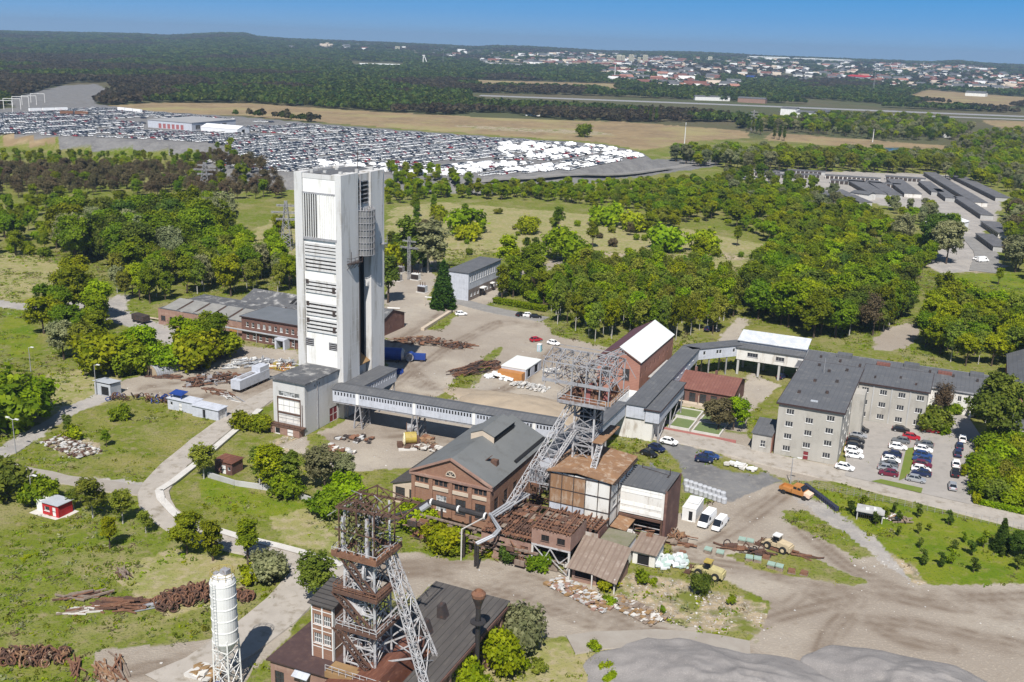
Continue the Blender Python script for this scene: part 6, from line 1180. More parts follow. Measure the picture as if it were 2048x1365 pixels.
# blue tanks beside the tower
x, y, _ = L(776, 722); t = sthing('blue_tank', 'big blue horizontal tank in the shadow right of the white tower', 'tank', x, y, 0, turn=R(20)); part(t, 'vessel', blue_paint, lambda mb: mb.tube((-3.4, 0, 2.2), (4.2, 0, 2.2), 1.9, 18)); part(t, 'saddle', steel_dark, lambda mb: [mb.box(xx, xx + .5, -1.4, 1.4, 0, 1.0) for xx in (-2.4, 2.8)]); part(t, 'dome', pipe_silver, lambda mb: mb.lathe([(1.9, 0), (1.5, .5), (0, .8)], 16, (4.2, 0, 2.2)) if False else mb.tube((4.21, 0, 2.2), (4.8, 0, 2.2), 1.85, 18, 1.3))
x, y, _ = L(820, 722); t = sthing('blue_fan', 'blue ventilator fan with round grey mouth lying by the blue tank', 'fan', x, y, 0, turn=R(20)); part(t, 'casing', blue_paint, lambda mb: (mb.tube((0, -1.1, 1.4), (0, .9, 1.4), 1.35, 16), mb.box(.6, 4.6, -.6, .8, .6, 2.3))); part(t, 'mouth', steel_grey, lambda mb: (mb.ring((0, -1.15, 1.4), (0, 1, 0), 1.1, .35, 16), mb.tube((0, -1.12, 1.4), (0, -1.05, 1.4), .9, 14))); part(t, 'foot', steel_dark, lambda mb: (mb.box(-.9, .9, -.9, .7, 0, .25), mb.box(3, 4, -.5, .5, 0, .6)))
x, y, _ = L(778, 745); t = sthing('blue_trough', 'blue steel trough on the ground below the blue tank', 'trough', x, y, 0, turn=R(12)); part(t, 'trough_body', blue_paint, lambda mb: (mb.box(-2.5, 4, -1, -.8, 0, 1.1), mb.box(-2.5, 4, .8, 1, 0, 1.1), mb.box(-2.5, 4, -.79, .79, 0, .2)))
# yellow winch
x, y, _ = L(818, 893); t = sthing('yellow_winch', 'yellow mine winch with pale rope drum under the gallery', 'winch', x, y, 0, turn=R(35)); part(t, 'drum', yellow_paint, lambda mb: mb.tube((-.9, .4, 2.0), (1.7, .4, 2.0), 1.35, 18)); part(t, 'flange', mat('cream_wheel', (.6, .55, .38)), lambda mb: (mb.ring((-1.1, .4, 1.6), (1, 0, 0), 1.45, .28, 18), [mb.bar((-1.1, .4, 1.6), (-1.1, .4 + 1.4 * math.cos(a), 1.6 + 1.4 * math.sin(a)), .16) for a in (0, 1.05, 2.1, 3.14, 4.2, 5.24)])); part(t, 'frame', rust_dark, lambda mb: (mb.box(-2.6, 2.4, -1.6, 1.8, 0, .4), mb.box(1.8, 2.4, -.6, 1.2, .41, 2.2), mb.box(-2.8, -1.6, -1.2, 0, .41, 1.4))); part(t, 'base_slab', kerb_white, lambda mb: mb.box(-2.6, 1.6, -2.8, -1.61, 0, .3))
x, y, _ = L(824, 868); t = sthing('cable_reel', 'big grey reel standing behind the yellow winch', 'reel', x, y, 0, turn=R(30)); part(t, 'drum', steel_grey, lambda mb: mb.tube((-1.2, 0, 1.5), (1.2, 0, 1.5), 1.2, 16)); part(t, 'flange', rust_dark, lambda mb: (mb.tube((-1.35, 0, 1.5), (-1.21, 0, 1.5), 1.5, 18), mb.tube((1.21, 0, 1.5), (1.35, 0, 1.5), 1.5, 18)))
x, y, _ = L(282, 645); t = sthing('dark_trailer', 'dark tarpaulin trailer with timber beside the left path', 'trailer', x, y, 0, turn=R(-10)); part(t, 'box', steel_dark, lambda mb: mb.box(-3, 3, -1.3, 1.3, .8, 2.6)); part(t, 'wheel', tyre, lambda mb: [mb.tube((xx, -1.4, .45), (xx, -1.1, .45), .45) for xx in (-2, 0, 2)]); part(t, 'timber', trim_cream, lambda mb: [mb.bar((-7 + i, 3.5 + .3 * i, .3), (1 + i, 4.5 + .2 * i, .6), .35) for i in range(5)])
# substation beyond the tower: gantries and transformers
for i, (px, py, h_, lb) in enumerate(((818, 560, 17, 'lattice gantry mast of the substation nearest the tower'), (870, 540, 13, 'slim lattice mast of the substation behind the spruce'), (842, 545, 11, 'short lattice mast in the middle of the substation'))):
    x, y, _ = L(px, py); t = sthing('substation_mast', lb, 'mast', x, y, 0, 'substation masts'); part(t, 'mast_shaft', steel_grey, lambda mb: mb.truss((0, 0, 0), (0, 0, h_), .9, .9, 9, .08, 0, (0, 1, 0))); part(t, 'cross_arm', steel_grey, lambda mb: (mb.truss((-4, 0, h_ * .75), (4, 0, h_ * .75), .5, .5, 6, .07), mb.truss((-3, 0, h_ * .9), (3, 0, h_ * .9), .4, .4, 5, .06)))
for i, (px, py, lb) in enumerate(((795, 562, 'white-topped transformer left in the substation yard'), (832, 560, 'dark finned transformer in the substation yard'), (845, 585, 'grey transformer beside the spruce'), (800, 545, 'far transformer at the back of the substation'))):
    x, y, _ = L(px, py); t = sthing('transformer', lb, 'transformer', x, y, 0, 'substation transformers'); part(t, 'tank', [steel_grey, white_paint, clad_grey, steel_grey][i], lambda mb: mb.box(-1.6, 1.6, -1, 1, .3, 2.6)); part(t, 'radiator', steel_dark, lambda mb: [mb.box(-1.4 + .4 * k_, -1.2 + .4 * k_, -1.5, -1.02, .5, 2.3) for k_ in range(8)]); part(t, 'insulator', rust_dark, lambda mb: [mb.tube((xx, 0, 2.6), (xx, 0, 3.9), .14) for xx in (-1, 0, 1)]); part(t, 'plinth', kerb_white, lambda mb: mb.box(-2, 2, -1.6, 1.4, 0, .29))
# heat pipes on the yard edge
for i, (p0, p1, h_, lb) in enumerate((((850, 612), (898, 616), 3.2, 'white overhead pipe portal near the spruce'), ((775, 619), (800, 620), .5, 'short white pipe by the tower edge'))):
    a = L(*p0); b = L(*p1); t = sthing('overhead_pipe', lb, 'pipe', a[0], a[1], 0); v = (b[0] - a[0], b[1] - a[1]); part(t, 'pipe_run', white_paint, lambda mb: mb.tube((0, 0, h_), (v[0], v[1], h_), .22)); part(t, 'post', trim_cream, lambda mb: (mb.bar((0, 0, 0), (0, 0, h_), .16), mb.bar((v[0], v[1], 0), (v[0], v[1], h_), .16)))
a = L(845, 662); b = L(900, 627); t = sthing('yellow_duct', 'pale yellow duct lying on a grass strip in the dirt yard', 'duct', a[0], a[1], 0); part(t, 'duct_body', trim_cream, lambda mb: mb.bar((0, 0, .5), (b[0] - a[0], b[1] - a[1], .5), 1.2, .9)); part(t, 'end_cap', steel_dark, lambda mb: mb.bar((b[0] - a[0], b[1] - a[1], .5), ((b[0] - a[0]) * 1.04, (b[1] - a[1]) * 1.04, .5), 1.3, 1.0))
# the pale duct wall along the concrete road
pts = [L(*q)[:2] for q in ((520, 822), (452, 880), (400, 925), (345, 968), (318, 985), (322, 1002), (348, 1030), (372, 1050), (440, 1066), (480, 1078), (560, 1097), (620, 1113), (685, 1135))]
mb = MB()
for a, b in zip(pts[:-1], pts[1:]): mb.bar((*a, .22), (*b, .22), 1.3, .5)
for a, b in zip(pts[:-1], pts[1:]): mb.bar((*a, .5), (*b, .5), 1.6, .1)
tag(mb.build('cable_duct', kerb_white, None, S0, -AZ), 'long pale concrete duct curving along the concrete road', 'duct')
x, y, _ = L(322, 1012); tag(box_part(None, 'duct_lid', kerb_white, (0, .8, 0, 3.6, 0, .3)), 'loose concrete duct lid lying on the road by the bend', 'slab'); bpy.data.objects['duct_lid'].location = tuple(W(x, y, .34)); bpy.data.objects['duct_lid'].rotation_euler = (0, 0, R(20))
for i, (pp, lb) in enumerate((([(417, 955), (470, 972), (560, 985), (620, 1005), (645, 1012)], 'weathered concrete wall strip behind the birches'),)):
    q = [L(*z_)[:2] for z_ in pp]; mb = MB()
    for a, b in zip(q[:-1], q[1:]): mb.bar((*a, .6), (*b, .6), .4, 1.2)
    tag(mb.build('concrete_wall', concrete_grey, None, S0, -AZ), lb, 'wall')
# street lamps
for i, (px, py, h_, two, lb) in enumerate(((32, 908, 8, 1, 'double-headed street lamp on the left grass'), (193, 790, 8, 0, 'street lamp beside the grey tin shed'), (62, 745, 7, 0, 'street lamp by the big bush at the left edge'), (65, 1008, 6, 0, 'lamp post next to the red kiosk'), (218, 745, 7, 0, 'lamp post among the trees behind the grey tin shed'), (1790, 590, 9, 0, 'lamp post on the bright grass at the far right'), (1580, 968, 6, 0, 'lamp post at the tip of the lush grass'))):
    x, y, _ = L(px, py); t = sthing('street_lamp', lb, 'street lamp', x, y, 0, 'street lamps'); part(t, 'pole', steel_grey, lambda mb: mb.tube((0, 0, 0), (0, 0, h_), .12, 8, .07))
    for s in ((-1, 1) if two else (1,)): part(t, 'lamp_head', white_paint, lambda mb: (mb.bar((0, 0, h_), (s * 1.2, 0, h_ + .25), .08), mb.box(min(s * .9, s * 1.9), max(s * .9, s * 1.9), -.16, .16, h_ + .2, h_ + .42)))
# fence along the office road
x0, x1 = np.array(L(1582, 968)[:2]), np.array(L(2090, 1072)[:2]); n = 34; fe = sthing('wire_fence', 'thin wire fence along the office road at the edge of the lush grass', 'fence', *x0)
for i in range(n + 1): q = (x1 - x0) * i / n; part(fe, 'post', steel_grey, lambda mb: mb.bar((*q, 0), (*q, 1.7), .06))
part(fe, 'wire', steel_grey, lambda mb: [mb.bar((0, 0, z), (*(x1 - x0), z), .025) for z in (.4, .8, 1.2, 1.6)])
# dirt mound and gravel heaps
def heap(name, label, px, py, rx, ry, h, m, turn=0., seed=1, cat='heap', pk=1., rough_=1.):
    x, y, _ = L(px, py); V, Fs = [], []; na_, nr_ = 96, 40
    for k in range(nr_ + 1):
        for i in range(na_):
            a = 2 * math.pi * i / na_; t = k / nr_; e_ = 1 + .25 * (float(vnoise(np.array([math.cos(a) * 1.5 + seed]), np.array([math.sin(a) * 1.5]), seed)[0]) - .5) * 2
            X_, Y_ = rx * t * e_ * math.cos(a), ry * t * e_ * math.sin(a); z = h * (1 - t ** 1.25) ** pk if t < 1 else -.4
            nz_ = abs(float(vnoise(np.array([X_ * .16 + seed]), np.array([Y_ * .16]), seed + 3, 3)[0]) - .5) * 2; z += ((float(vnoise(np.array([X_ * .4 + seed]), np.array([Y_ * .4]), seed + 9, 4)[0]) - .5) * .5 + (.35 - nz_) * .9) * h * (1 - t) ** .5 * rough_ * .6; V.append((X_, Y_, z))
    for k in range(nr_):
        for i in range(na_): Fs.append((k * na_ + i, k * na_ + (i + 1) % na_, (k + 1) * na_ + (i + 1) % na_, (k + 1) * na_ + i))
    me = np_mesh(name, V, Fs, m); me.polygons.foreach_set('use_smooth', np.ones(len(Fs), bool)); o_ = bpy.data.objects.new(name, me); col.objects.link(o_); o_.location = tuple(W(x, y, 0)); o_.rotation_euler = (0, 0, -AZ + turn); return tag(o_, label, cat)
gravel_m = mat('grey_gravel', (.30, .28, .268), (.225, .21, .203), .3, c3=(.39, .36, .335), scale3=5., amt3=.8, bump=1., bscale=9., contrast=.15, rough=.95)
earth_m = mat('tan_earth', (.33, .27, .20), (.27, .22, .165), .3, bump=.4, bscale=3)
heap('gravel_heap', 'broad grey gravel heap bulging into the bottom edge', 1500, 1425, 27, 17, 4.6, gravel_m, R(8), 2, 'gravel heap', 1., .7)
heap('gravel_heap', 'grey gravel heap with a sharp rim at the bottom right', 1870, 1420, 19, 14, 4.4, gravel_m, 0, 5, 'gravel heap', 1., .7)
heap('earth_heap', 'smooth tan earth mound between the gallery roof and the headframe', 1050, 822, 20, 10, 3.4, earth_m, R(-6), 4, 'earth mound', .6, .3)
heap('earth_heap', 'low tan earth bank by the stored machinery in the yard', 985, 800, 17, 5, 1.0, earth_m, R(-6), 7, 'earth mound', 1., .4)

# ---------------------------------------------------------------- cars
def paint(nm, c, rough=.3, metal=0.): return mat('car_paint_' + nm, c, rough=rough, metal=metal, spec=.6)
PAINT = {'white': paint('white', (.80, .80, .80)), 'silver': paint('silver', (.45, .46, .48), .3, .5), 'grey': paint('grey', (.16, .17, .18), .3, .3), 'black': paint('black', (.012, .012, .014), .2), 'red': paint('red', (.35, .012, .025)), 'maroon': paint('maroon', (.12, .012, .03)), 'navy': paint('navy', (.012, .02, .06)), 'blue': paint('blue', (.02, .05, .16))}
carglass = mat('car_glass', (.012, .014, .018), rough=.06, spec=.8); lampm = mat('car_lamp', (.7, .7, .68), rough=.2); tail = mat('tail_lamp', (.3, .01, .01), rough=.3); hub = mat('wheel_rim', (.4, .4, .41), rough=.4, metal=.5)
def car_meshes(kind):
    ST = {'car': ([(-2.1, .45, .72, .74), (-2.0, .28, .95, .82), (-1.2, .24, .98, .87), (0, .22, .97, .88), (.95, .22, .93, .87), (1.75, .26, .80, .83), (2.1, .42, .62, .70)], (-1.85, -1.25, .35, 1.05, 1.46, .96)),
          'van': ([(-2.9, .4, 1.15, .95), (-2.8, .3, 1.35, 1.0), (0, .28, 1.35, 1.02), (1.9, .28, 1.25, 1.0), (2.6, .32, 1.0, .96), (2.9, .45, .8, .85)], None)}[kind]
    mb = MB(); V = []; st = ST[0]
    for x, zl, zt, hw in st: V += [(x, -hw * .94, zl), (x, -hw, (zl + zt) * .5), (x, -hw * .93, zt), (x, 0, zt + .03), (x, hw * .93, zt), (x, hw, (zl + zt) * .5), (x, hw * .94, zl)]
    n = len(st); f = [(k * 7 + i, k * 7 + i + 1, k * 7 + 8 + i, k * 7 + 7 + i) for k in range(n - 1) for i in range(6)] + [tuple(range(6, -1, -1)), tuple((n - 1) * 7 + i for i in range(7))] + [(k * 7, k * 7 + 7, k * 7 + 13, k * 7 + 6) for k in range(n - 1)]
    mb.add(V, f)
    g = MB()
    if kind == 'car':
        b0, t0, t1, b1, zr, zb = ST[1]
        v = [(b0, -.76, zb), (b1, -.76, zb - .05), (b1, .76, zb - .05), (b0, .76, zb), (t0, -.60, zr - .03), (t1, -.60, zr), (t1, .60, zr), (t0, .60, zr - .03)]
        g.add(v, [(0, 1, 5, 4), (1, 2, 6, 5), (2, 3, 7, 6), (3, 0, 4, 7)])
        mb.slab((t0 - .05, -.63, zr + .02), (t1 + .05, -.63, zr + .04), (t1 + .05, .63, zr + .04), (t0 - .05, .63, zr + .02), .06)
        for s in (-1, 1):
            for xa, xb in ((-.35, -.35), (b0 + .12, t0), (b1 - .05, t1)): mb.bar((xa, s * .775, zb), (xb, s * .615, zr), .09)
        wx = (-1.3, 1.32); wr = .32; hwid = .88
    else:
        mb.add([(-2.85, -.98, 1.3), (1.35, -.98, 1.3), (1.35, .98, 1.3), (-2.85, .98, 1.3), (-2.8, -.86, 2.45), (1.1, -.86, 2.45), (1.1, .86, 2.45), (-2.8, .86, 2.45)], [(0, 1, 5, 4), (2, 3, 7, 6), (3, 0, 4, 7), (4, 5, 6, 7)])
        mb.add([(1.35, -.97, 1.3), (2.2, -.95, 1.22), (2.2, .95, 1.22), (1.35, .97, 1.3), (1.1, -.86, 2.45), (1.1, .86, 2.45)], [(0, 1, 4), (2, 3, 5)])
        g.add([(2.2, -.93, 1.23), (2.2, .93, 1.23), (1.13, .85, 2.40), (1.13, -.85, 2.40)], [(0, 1, 2, 3)]); g.box(.5, 1.3, -1.0, -.9, 1.4, 2.0); g.box(.5, 1.3, .9, 1.0, 1.4, 2.0)
        wx = (-1.8, 1.75); wr = .36; hwid = 1.0
    wl = MB(); wl.tube((0, -.11, 0), (0, .11, 0), wr, 12); wl.tube((0, -.125, 0), (0, .125, 0), wr * .6, 10, mi=1)
    hl_ = MB(); xx = st[-1][0]; hl_.box(-.06, .06, -.16, .16, -.07, .07)
    return dict(body=mb, glass=g, wheel=wl.mesh('wheel', [tyre, hub]), lamp=hl_.mesh('headlight', lampm), tail=hl_.mesh('tail_light', tail), wx=wx, wr=wr, hw=hwid, xf=xx, zf=st[-1][2], xr=st[0][0])
CARK = {k: car_meshes(k) for k in ('car', 'van')}
for k, v in CARK.items(): v['bm'] = {p: v['body'].mesh('car_body', m) for p, m in PAINT.items()}; v['gm'] = v['glass'].mesh('car_windows', carglass)
def link(me, name, parent, loc=(0, 0, 0), rz=0.):
    o_ = bpy.data.objects.new(name, me); col.objects.link(o_); o_.parent = parent; o_.location = loc; o_.rotation_euler = (0, 0, rz); return o_
def car(px, py, colr, label, turn, kind='car', group=None, z=.36, sc=1.):
    x, y, _ = L(px, py); t = sthing('parked_' + kind, label, kind, x, y, z, group, turn); t.scale = (sc, sc, sc); K_ = CARK[kind]
    link(K_['bm'][colr], 'body', t); link(K_['gm'], 'windows', t)
    for wx in K_['wx']:
        for s in (-1, 1): link(K_['wheel'], 'wheel', t, (wx, s * (K_['hw'] - .1), K_['wr']))
    for s in (-1, 1): link(K_['lamp'], 'headlight', t, (K_['xf'] - .12, s * .52, K_['zf'] - .02)); link(K_['tail'], 'tail_light', t, (K_['xr'] + .03, s * .6, .82))
    return t
G1, GM, GN_, GR = 'cars parked along the office wall', 'cars in the middle double row, left side', 'cars in the middle double row, right side', 'cars parked along the right edge of the car park'
for i, (px, py, c, lb) in enumerate(((1720, 866, 'black', 'black car farthest along the office wall of the car park'), (1716, 877, 'silver', 'silver car second along the office wall'), (1711, 888, 'black', 'black car third along the office wall, beside the silver one'), (1709, 898, 'black', 'black car fourth along the office wall, ahead of two white ones'), (1706, 908, 'white', 'white car fifth along the office wall'), (1708, 918, 'white', 'white saloon sixth along the office wall'))): car(px, py, c, lb, R(2 + (i % 3) * 2), group=G1)
car(1689, 942, 'white', 'white hatchback alone at the office corner by the road', R(-6))
for i, (px, py, c, lb) in enumerate(((1822, 881, 'red', 'red car at the head of the middle double row'), (1801, 888, 'grey', 'grey car just behind the red head car'), (1795, 901, 'white', 'white car in the left middle row between grey and dark blue'), (1784, 916, 'navy', 'dark navy car in the left middle row'), (1781, 927, 'white', 'white car below the navy one in the left middle row'), (1777, 936, 'grey', 'grey car third from the bottom of the left middle row'), (1774, 944, 'silver', 'silver car above the dark red one in the left middle row'), (1776, 954, 'maroon', 'dark red car closing the left middle row'))): car(px, py, c, lb, R(1 + (i * 37 % 5)) + (math.pi if i % 2 else 0), group=GM)
for i, (px, py, c, lb) in enumerate(((1848, 896, 'grey', 'grey car at the top of the right middle row'), (1846, 906, 'white', 'white car second in the right middle row'), (1845, 917, 'blue', 'blue car third in the right middle row'), (1843, 926, 'blue', 'second blue car, fourth in the right middle row'), (1844, 936, 'maroon', 'plum coloured car in the right middle row'), (1841, 946, 'white', 'white car below the plum one in the right middle row'), (1842, 954, 'navy', 'navy car second from the bottom of the right middle row'), (1831, 966, 'silver', 'silver car closing the right middle row'))): car(px, py, c, lb, R(2 - (i * 29 % 6)) + (math.pi if i % 3 == 0 else 0), group=GN_)
for px, py, c, lb, tn in ((1801, 866, 'black', 'black estate car in front of the three-storey wing', 2), (1860, 867, 'red', 'red car beside the shrub bed at the wing corner', 4), (1888, 842, 'black', 'black car half behind the shrub bed', 20), (1850, 832, 'navy', 'dark car squeezed behind the shrub bed by the wing', 60)): car(px, py, c, lb, R(tn))
for i, (px, py, c, lb) in enumerate(((1924, 885, 'white', 'white car at the top of the right edge row'), (1918, 900, 'navy', 'navy car second in the right edge row'), (1914, 914, 'navy', 'dark navy car third in the right edge row'), (1911, 935, 'white', 'white car beside the little tree in the right edge row'), (1909, 954, 'black', 'black car under the little tree in the right edge row'), (1904, 980, 'silver', 'silver car nearest the exit in the right edge row'))): car(px, py, c, lb, R(92 + i % 3), group=GR)
for px, py, c, lb, tn in ((1338, 890, 'white', 'white car parked by the road below the transfer house', -4), (1298, 912, 'black', 'black car on the grass edge left of the asphalt patch', -20), (1313, 903, 'navy', 'navy car right beside the black one on the grass edge', -18), (1408, 925, 'navy', 'dark blue car alone on the asphalt patch', 10), (1420, 917, 'blue', 'bright blue car behind the dark blue one', 12), (1042, 633, 'black', 'black car left of three at the far edge of the dirt yard', 70), (1057, 634, 'white', 'white car middle of three at the far edge of the dirt yard', 30), (1071, 637, 'black', 'black car right of three at the far edge of the dirt yard', 25), (1072, 683, 'red', 'red car alone on the dirt yard', 55), (1107, 690, 'white', 'white estate car behind the headframe top', -10), (922, 631, 'white', 'white car parked by the yellow duct', 40), (1428, 663, 'black', 'black car under the trees by the lane', -15), (1416, 663, 'navy', 'dark car deep under the trees by the lane', 80), (1564, 757, 'navy', 'dark car in the court beside the stilt building', 70)): car(px, py, c, lb, R(tn), z=.32 if px > 1300 and px < 1420 else .05)
car(1413, 1048, 'white', 'tall white delivery van in the middle of the parked white trio', R(-97), 'van', z=.05)
t = car(1438, 1056, 'white', 'white pickup van with flatbed, rightmost of the white trio', R(-97), 'van', z=.05, sc=.84); part(t, 'flatbed', steel_grey, lambda mb: mb.box(-4.6, -2.95, -.95, .95, .7, 1.0))
car(1965, 525, 'white', 'white van at the far right road by the garages', R(40), 'van', z=.3); car(1955, 522, 'white', 'white car at the far right road beside a van', R(-10), z=.3)
# orange lorry
x, y, _ = L(1592, 992); t = sthing('orange_lorry', 'orange crew-cab lorry with open bed at the tip of the lush grass', 'lorry', x, y, .05, turn=R(-17))
part(t, 'cab', orange_paint, lambda mb: (mb.prism([(-.6, -1.15), (2.1, -1.15), (2.1, 1.15), (-.6, 1.15)], .8, 1.7), mb.add([(-.6, -1.12, 1.7), (1.9, -1.12, 1.7), (1.9, 1.12, 1.7), (-.6, 1.12, 1.7), (-.5, -1.0, 2.6), (1.2, -1.0, 2.6), (1.2, 1.0, 2.6), (-.5, 1.0, 2.6)], [(0, 1, 5, 4), (2, 3, 7, 6), (3, 0, 4, 7), (4, 5, 6, 7)])))
part(t, 'bonnet', mat('cream_bonnet', (.62, .45, .33)), lambda mb: mb.slab((2.1, -1.05, 1.65), (3.5, -.95, 1.35), (3.5, .95, 1.35), (2.1, 1.05, 1.65), .8)); part(t, 'windscreen', carglass, lambda mb: mb.quad((1.93, -1.05, 1.75), (1.93, 1.05, 1.75), (1.25, .95, 2.55), (1.25, -.95, 2.55)))
part(t, 'side_window', carglass, lambda mb: [mb.box(xx, xx + .75, -1.12, -1.05, 1.8, 2.35) for xx in (-.3, .6)]); part(t, 'bed', orange_paint, lambda mb: (mb.box(-3.4, -.7, -1.15, 1.15, .8, 1.0), mb.box(-3.4, -.7, -1.2, -1.1, 1.0, 1.6), mb.box(-3.4, -.7, 1.1, 1.2, 1.0, 1.6), mb.box(-3.5, -3.4, -1.2, 1.2, 1.0, 1.5)))
for wx in (-2.4, 2.3):
    for s in (-1, 1): part(t, 'wheel', tyre, lambda mb: mb.tube((wx, s * 1.0, .5), (wx, s * 1.25, .5), .5, 14))
def loader(px, py, label, m, turn, s=1.):
    x, y, _ = L(px, py); t = sthing('wheel_loader', label, 'wheel loader', x, y, .0, turn=turn); t.scale = (s, s, s)
    part(t, 'rear_body', m, lambda mb: (mb.slab((-3.6, -1.1, 2.1), (-.8, -1.1, 2.4), (-.8, 1.1, 2.4), (-3.6, 1.1, 2.1), 1.3), mb.box(-3.9, -3.6, -1.2, 1.2, .7, 1.8))); part(t, 'front_frame', m, lambda mb: mb.slab((-.7, -.7, 1.6), (2.2, -.6, 1.5), (2.2, .6, 1.5), (-.7, .7, 1.6), .8))
    part(t, 'cab', carglass, lambda mb: mb.box(-1.0, .4, -.8, .8, 2.4, 3.4)); part(t, 'cab_roof', yellow_paint if px < 1500 else white_paint, lambda mb: mb.box(-1.15, .55, -.95, .95, 3.42, 3.65))
    for wx in (-2.3, 1.4):
        for sy in (-1, 1): part(t, 'wheel', [tyre, m], lambda mb: (mb.tube((wx, sy * .95, .85), (wx, sy * 1.5, .85), .85, 16), mb.tube((wx, sy * .96, .85), (wx, sy * 1.53, .85), .42, 12, None, 1)))
    part(t, 'lift_arm', m, lambda mb: [mb.bar((.6, sy * .7, 1.9), (3.3, sy * .8, .8), .28, .4) for sy in (-1, 1)]); part(t, 'bucket', rust_dark, lambda mb: (mb.slab((3.1, -1.5, .25), (4.5, -1.5, .12), (4.5, 1.5, .12), (3.1, 1.5, .25), .1), mb.slab((3.0, -1.5, 1.3), (3.15, -1.5, .2), (3.15, 1.5, .2), (3.0, 1.5, 1.3), .1), mb.box(3.1, 4.2, -1.55, -1.47, .2, .9), mb.box(3.1, 4.2, 1.47, 1.55, .2, .9)))
loader(1412, 1152, 'yellow wheel loader with yellow cab roof beside a dark bush', mat('faded_yellow', (.46, .40, .19), (.32, .28, .15), .9), R(175), .85); loader(1550, 1098, 'beige wheel loader with white cab roof above the girder stack', mat('beige_paint', (.52, .42, .27), (.36, .29, .19), .8), R(165), .85)

# ---------------------------------------------------------------- vegetation kit
def leaf_mat(name, c1, c2, var=.22):
    m = bpy.data.materials.new(name); m.use_nodes = True; t = m.node_tree; b = t.nodes['Principled BSDF']; N = t.nodes.new; K = t.links.new
    a = N('ShaderNodeAttribute'); a.attribute_name = 'tone'; oi = N('ShaderNodeObjectInfo')
    q = N('ShaderNodeMix'); q.data_type = 'RGBA'; q.inputs[6].default_value = (*c1, 1); q.inputs[7].default_value = (*c2, 1); K(a.outputs['Fac'], q.inputs[0])
    hs = N('ShaderNodeHueSaturation'); r1 = N('ShaderNodeMapRange'); r1.inputs[3].default_value = .47; r1.inputs[4].default_value = .525; K(oi.outputs['Random'], r1.inputs[0]); K(r1.outputs[0], hs.inputs['Hue'])
    ml = N('ShaderNodeMath'); ml.operation = 'MULTIPLY'; ml.inputs[1].default_value = 7.31; K(oi.outputs['Random'], ml.inputs[0]); fr = N('ShaderNodeMath'); fr.operation = 'FRACT'; K(ml.outputs[0], fr.inputs[0])
    r2 = N('ShaderNodeMapRange'); r2.inputs[3].default_value = 1 - var; r2.inputs[4].default_value = 1 + var; K(fr.outputs[0], r2.inputs[0]); K(r2.outputs[0], hs.inputs['Value']); K(q.outputs[2], hs.inputs['Color'])
    K(hs.outputs[0], b.inputs['Base Color']); b.inputs['Roughness'].default_value = .55; b.inputs['Specular IOR Level'].default_value = .1
    tr_ = N('ShaderNodeBsdfTranslucent'); K(hs.outputs[0], tr_.inputs[0]); mx = N('ShaderNodeMixShader'); mx.inputs[0].default_value = .45; K(b.outputs[0], mx.inputs[1]); K(tr_.outputs[0], mx.inputs[2]); K(mx.outputs[0], t.nodes['Material Output'].inputs[0])
    MAT[name] = m; return m
LM = {'bright': leaf_mat('leaves_bright', (0.129, 0.202, 0.003), (0.319, 0.386, 0.009)), 'mid': leaf_mat('leaves_mid', (0.081, 0.137, 0.006), (0.224, 0.286, 0.011)), 'dark': leaf_mat('leaves_dark', (0.047, 0.083, 0.011), (0.146, 0.190, 0.025)), 'birch': leaf_mat('leaves_birch', (0.106, 0.146, 0.013), (0.269, 0.302, 0.038)), 'grey': leaf_mat('leaves_grey', (0.140, 0.159, 0.067), (0.314, 0.325, 0.162)), 'brown': leaf_mat('leaves_brown', (0.101, 0.081, 0.040), (0.196, 0.159, 0.084)), 'needle': leaf_mat('needles', (0.034, 0.069, 0.010), (0.101, 0.157, 0.022)), 'far': leaf_mat('far_leaves', (.034, .062, .012), (.092, .125, .022), .5), 'farbrown': leaf_mat('far_brown_leaves', (.055, .046, .028), (.10, .08, .042), .4)}
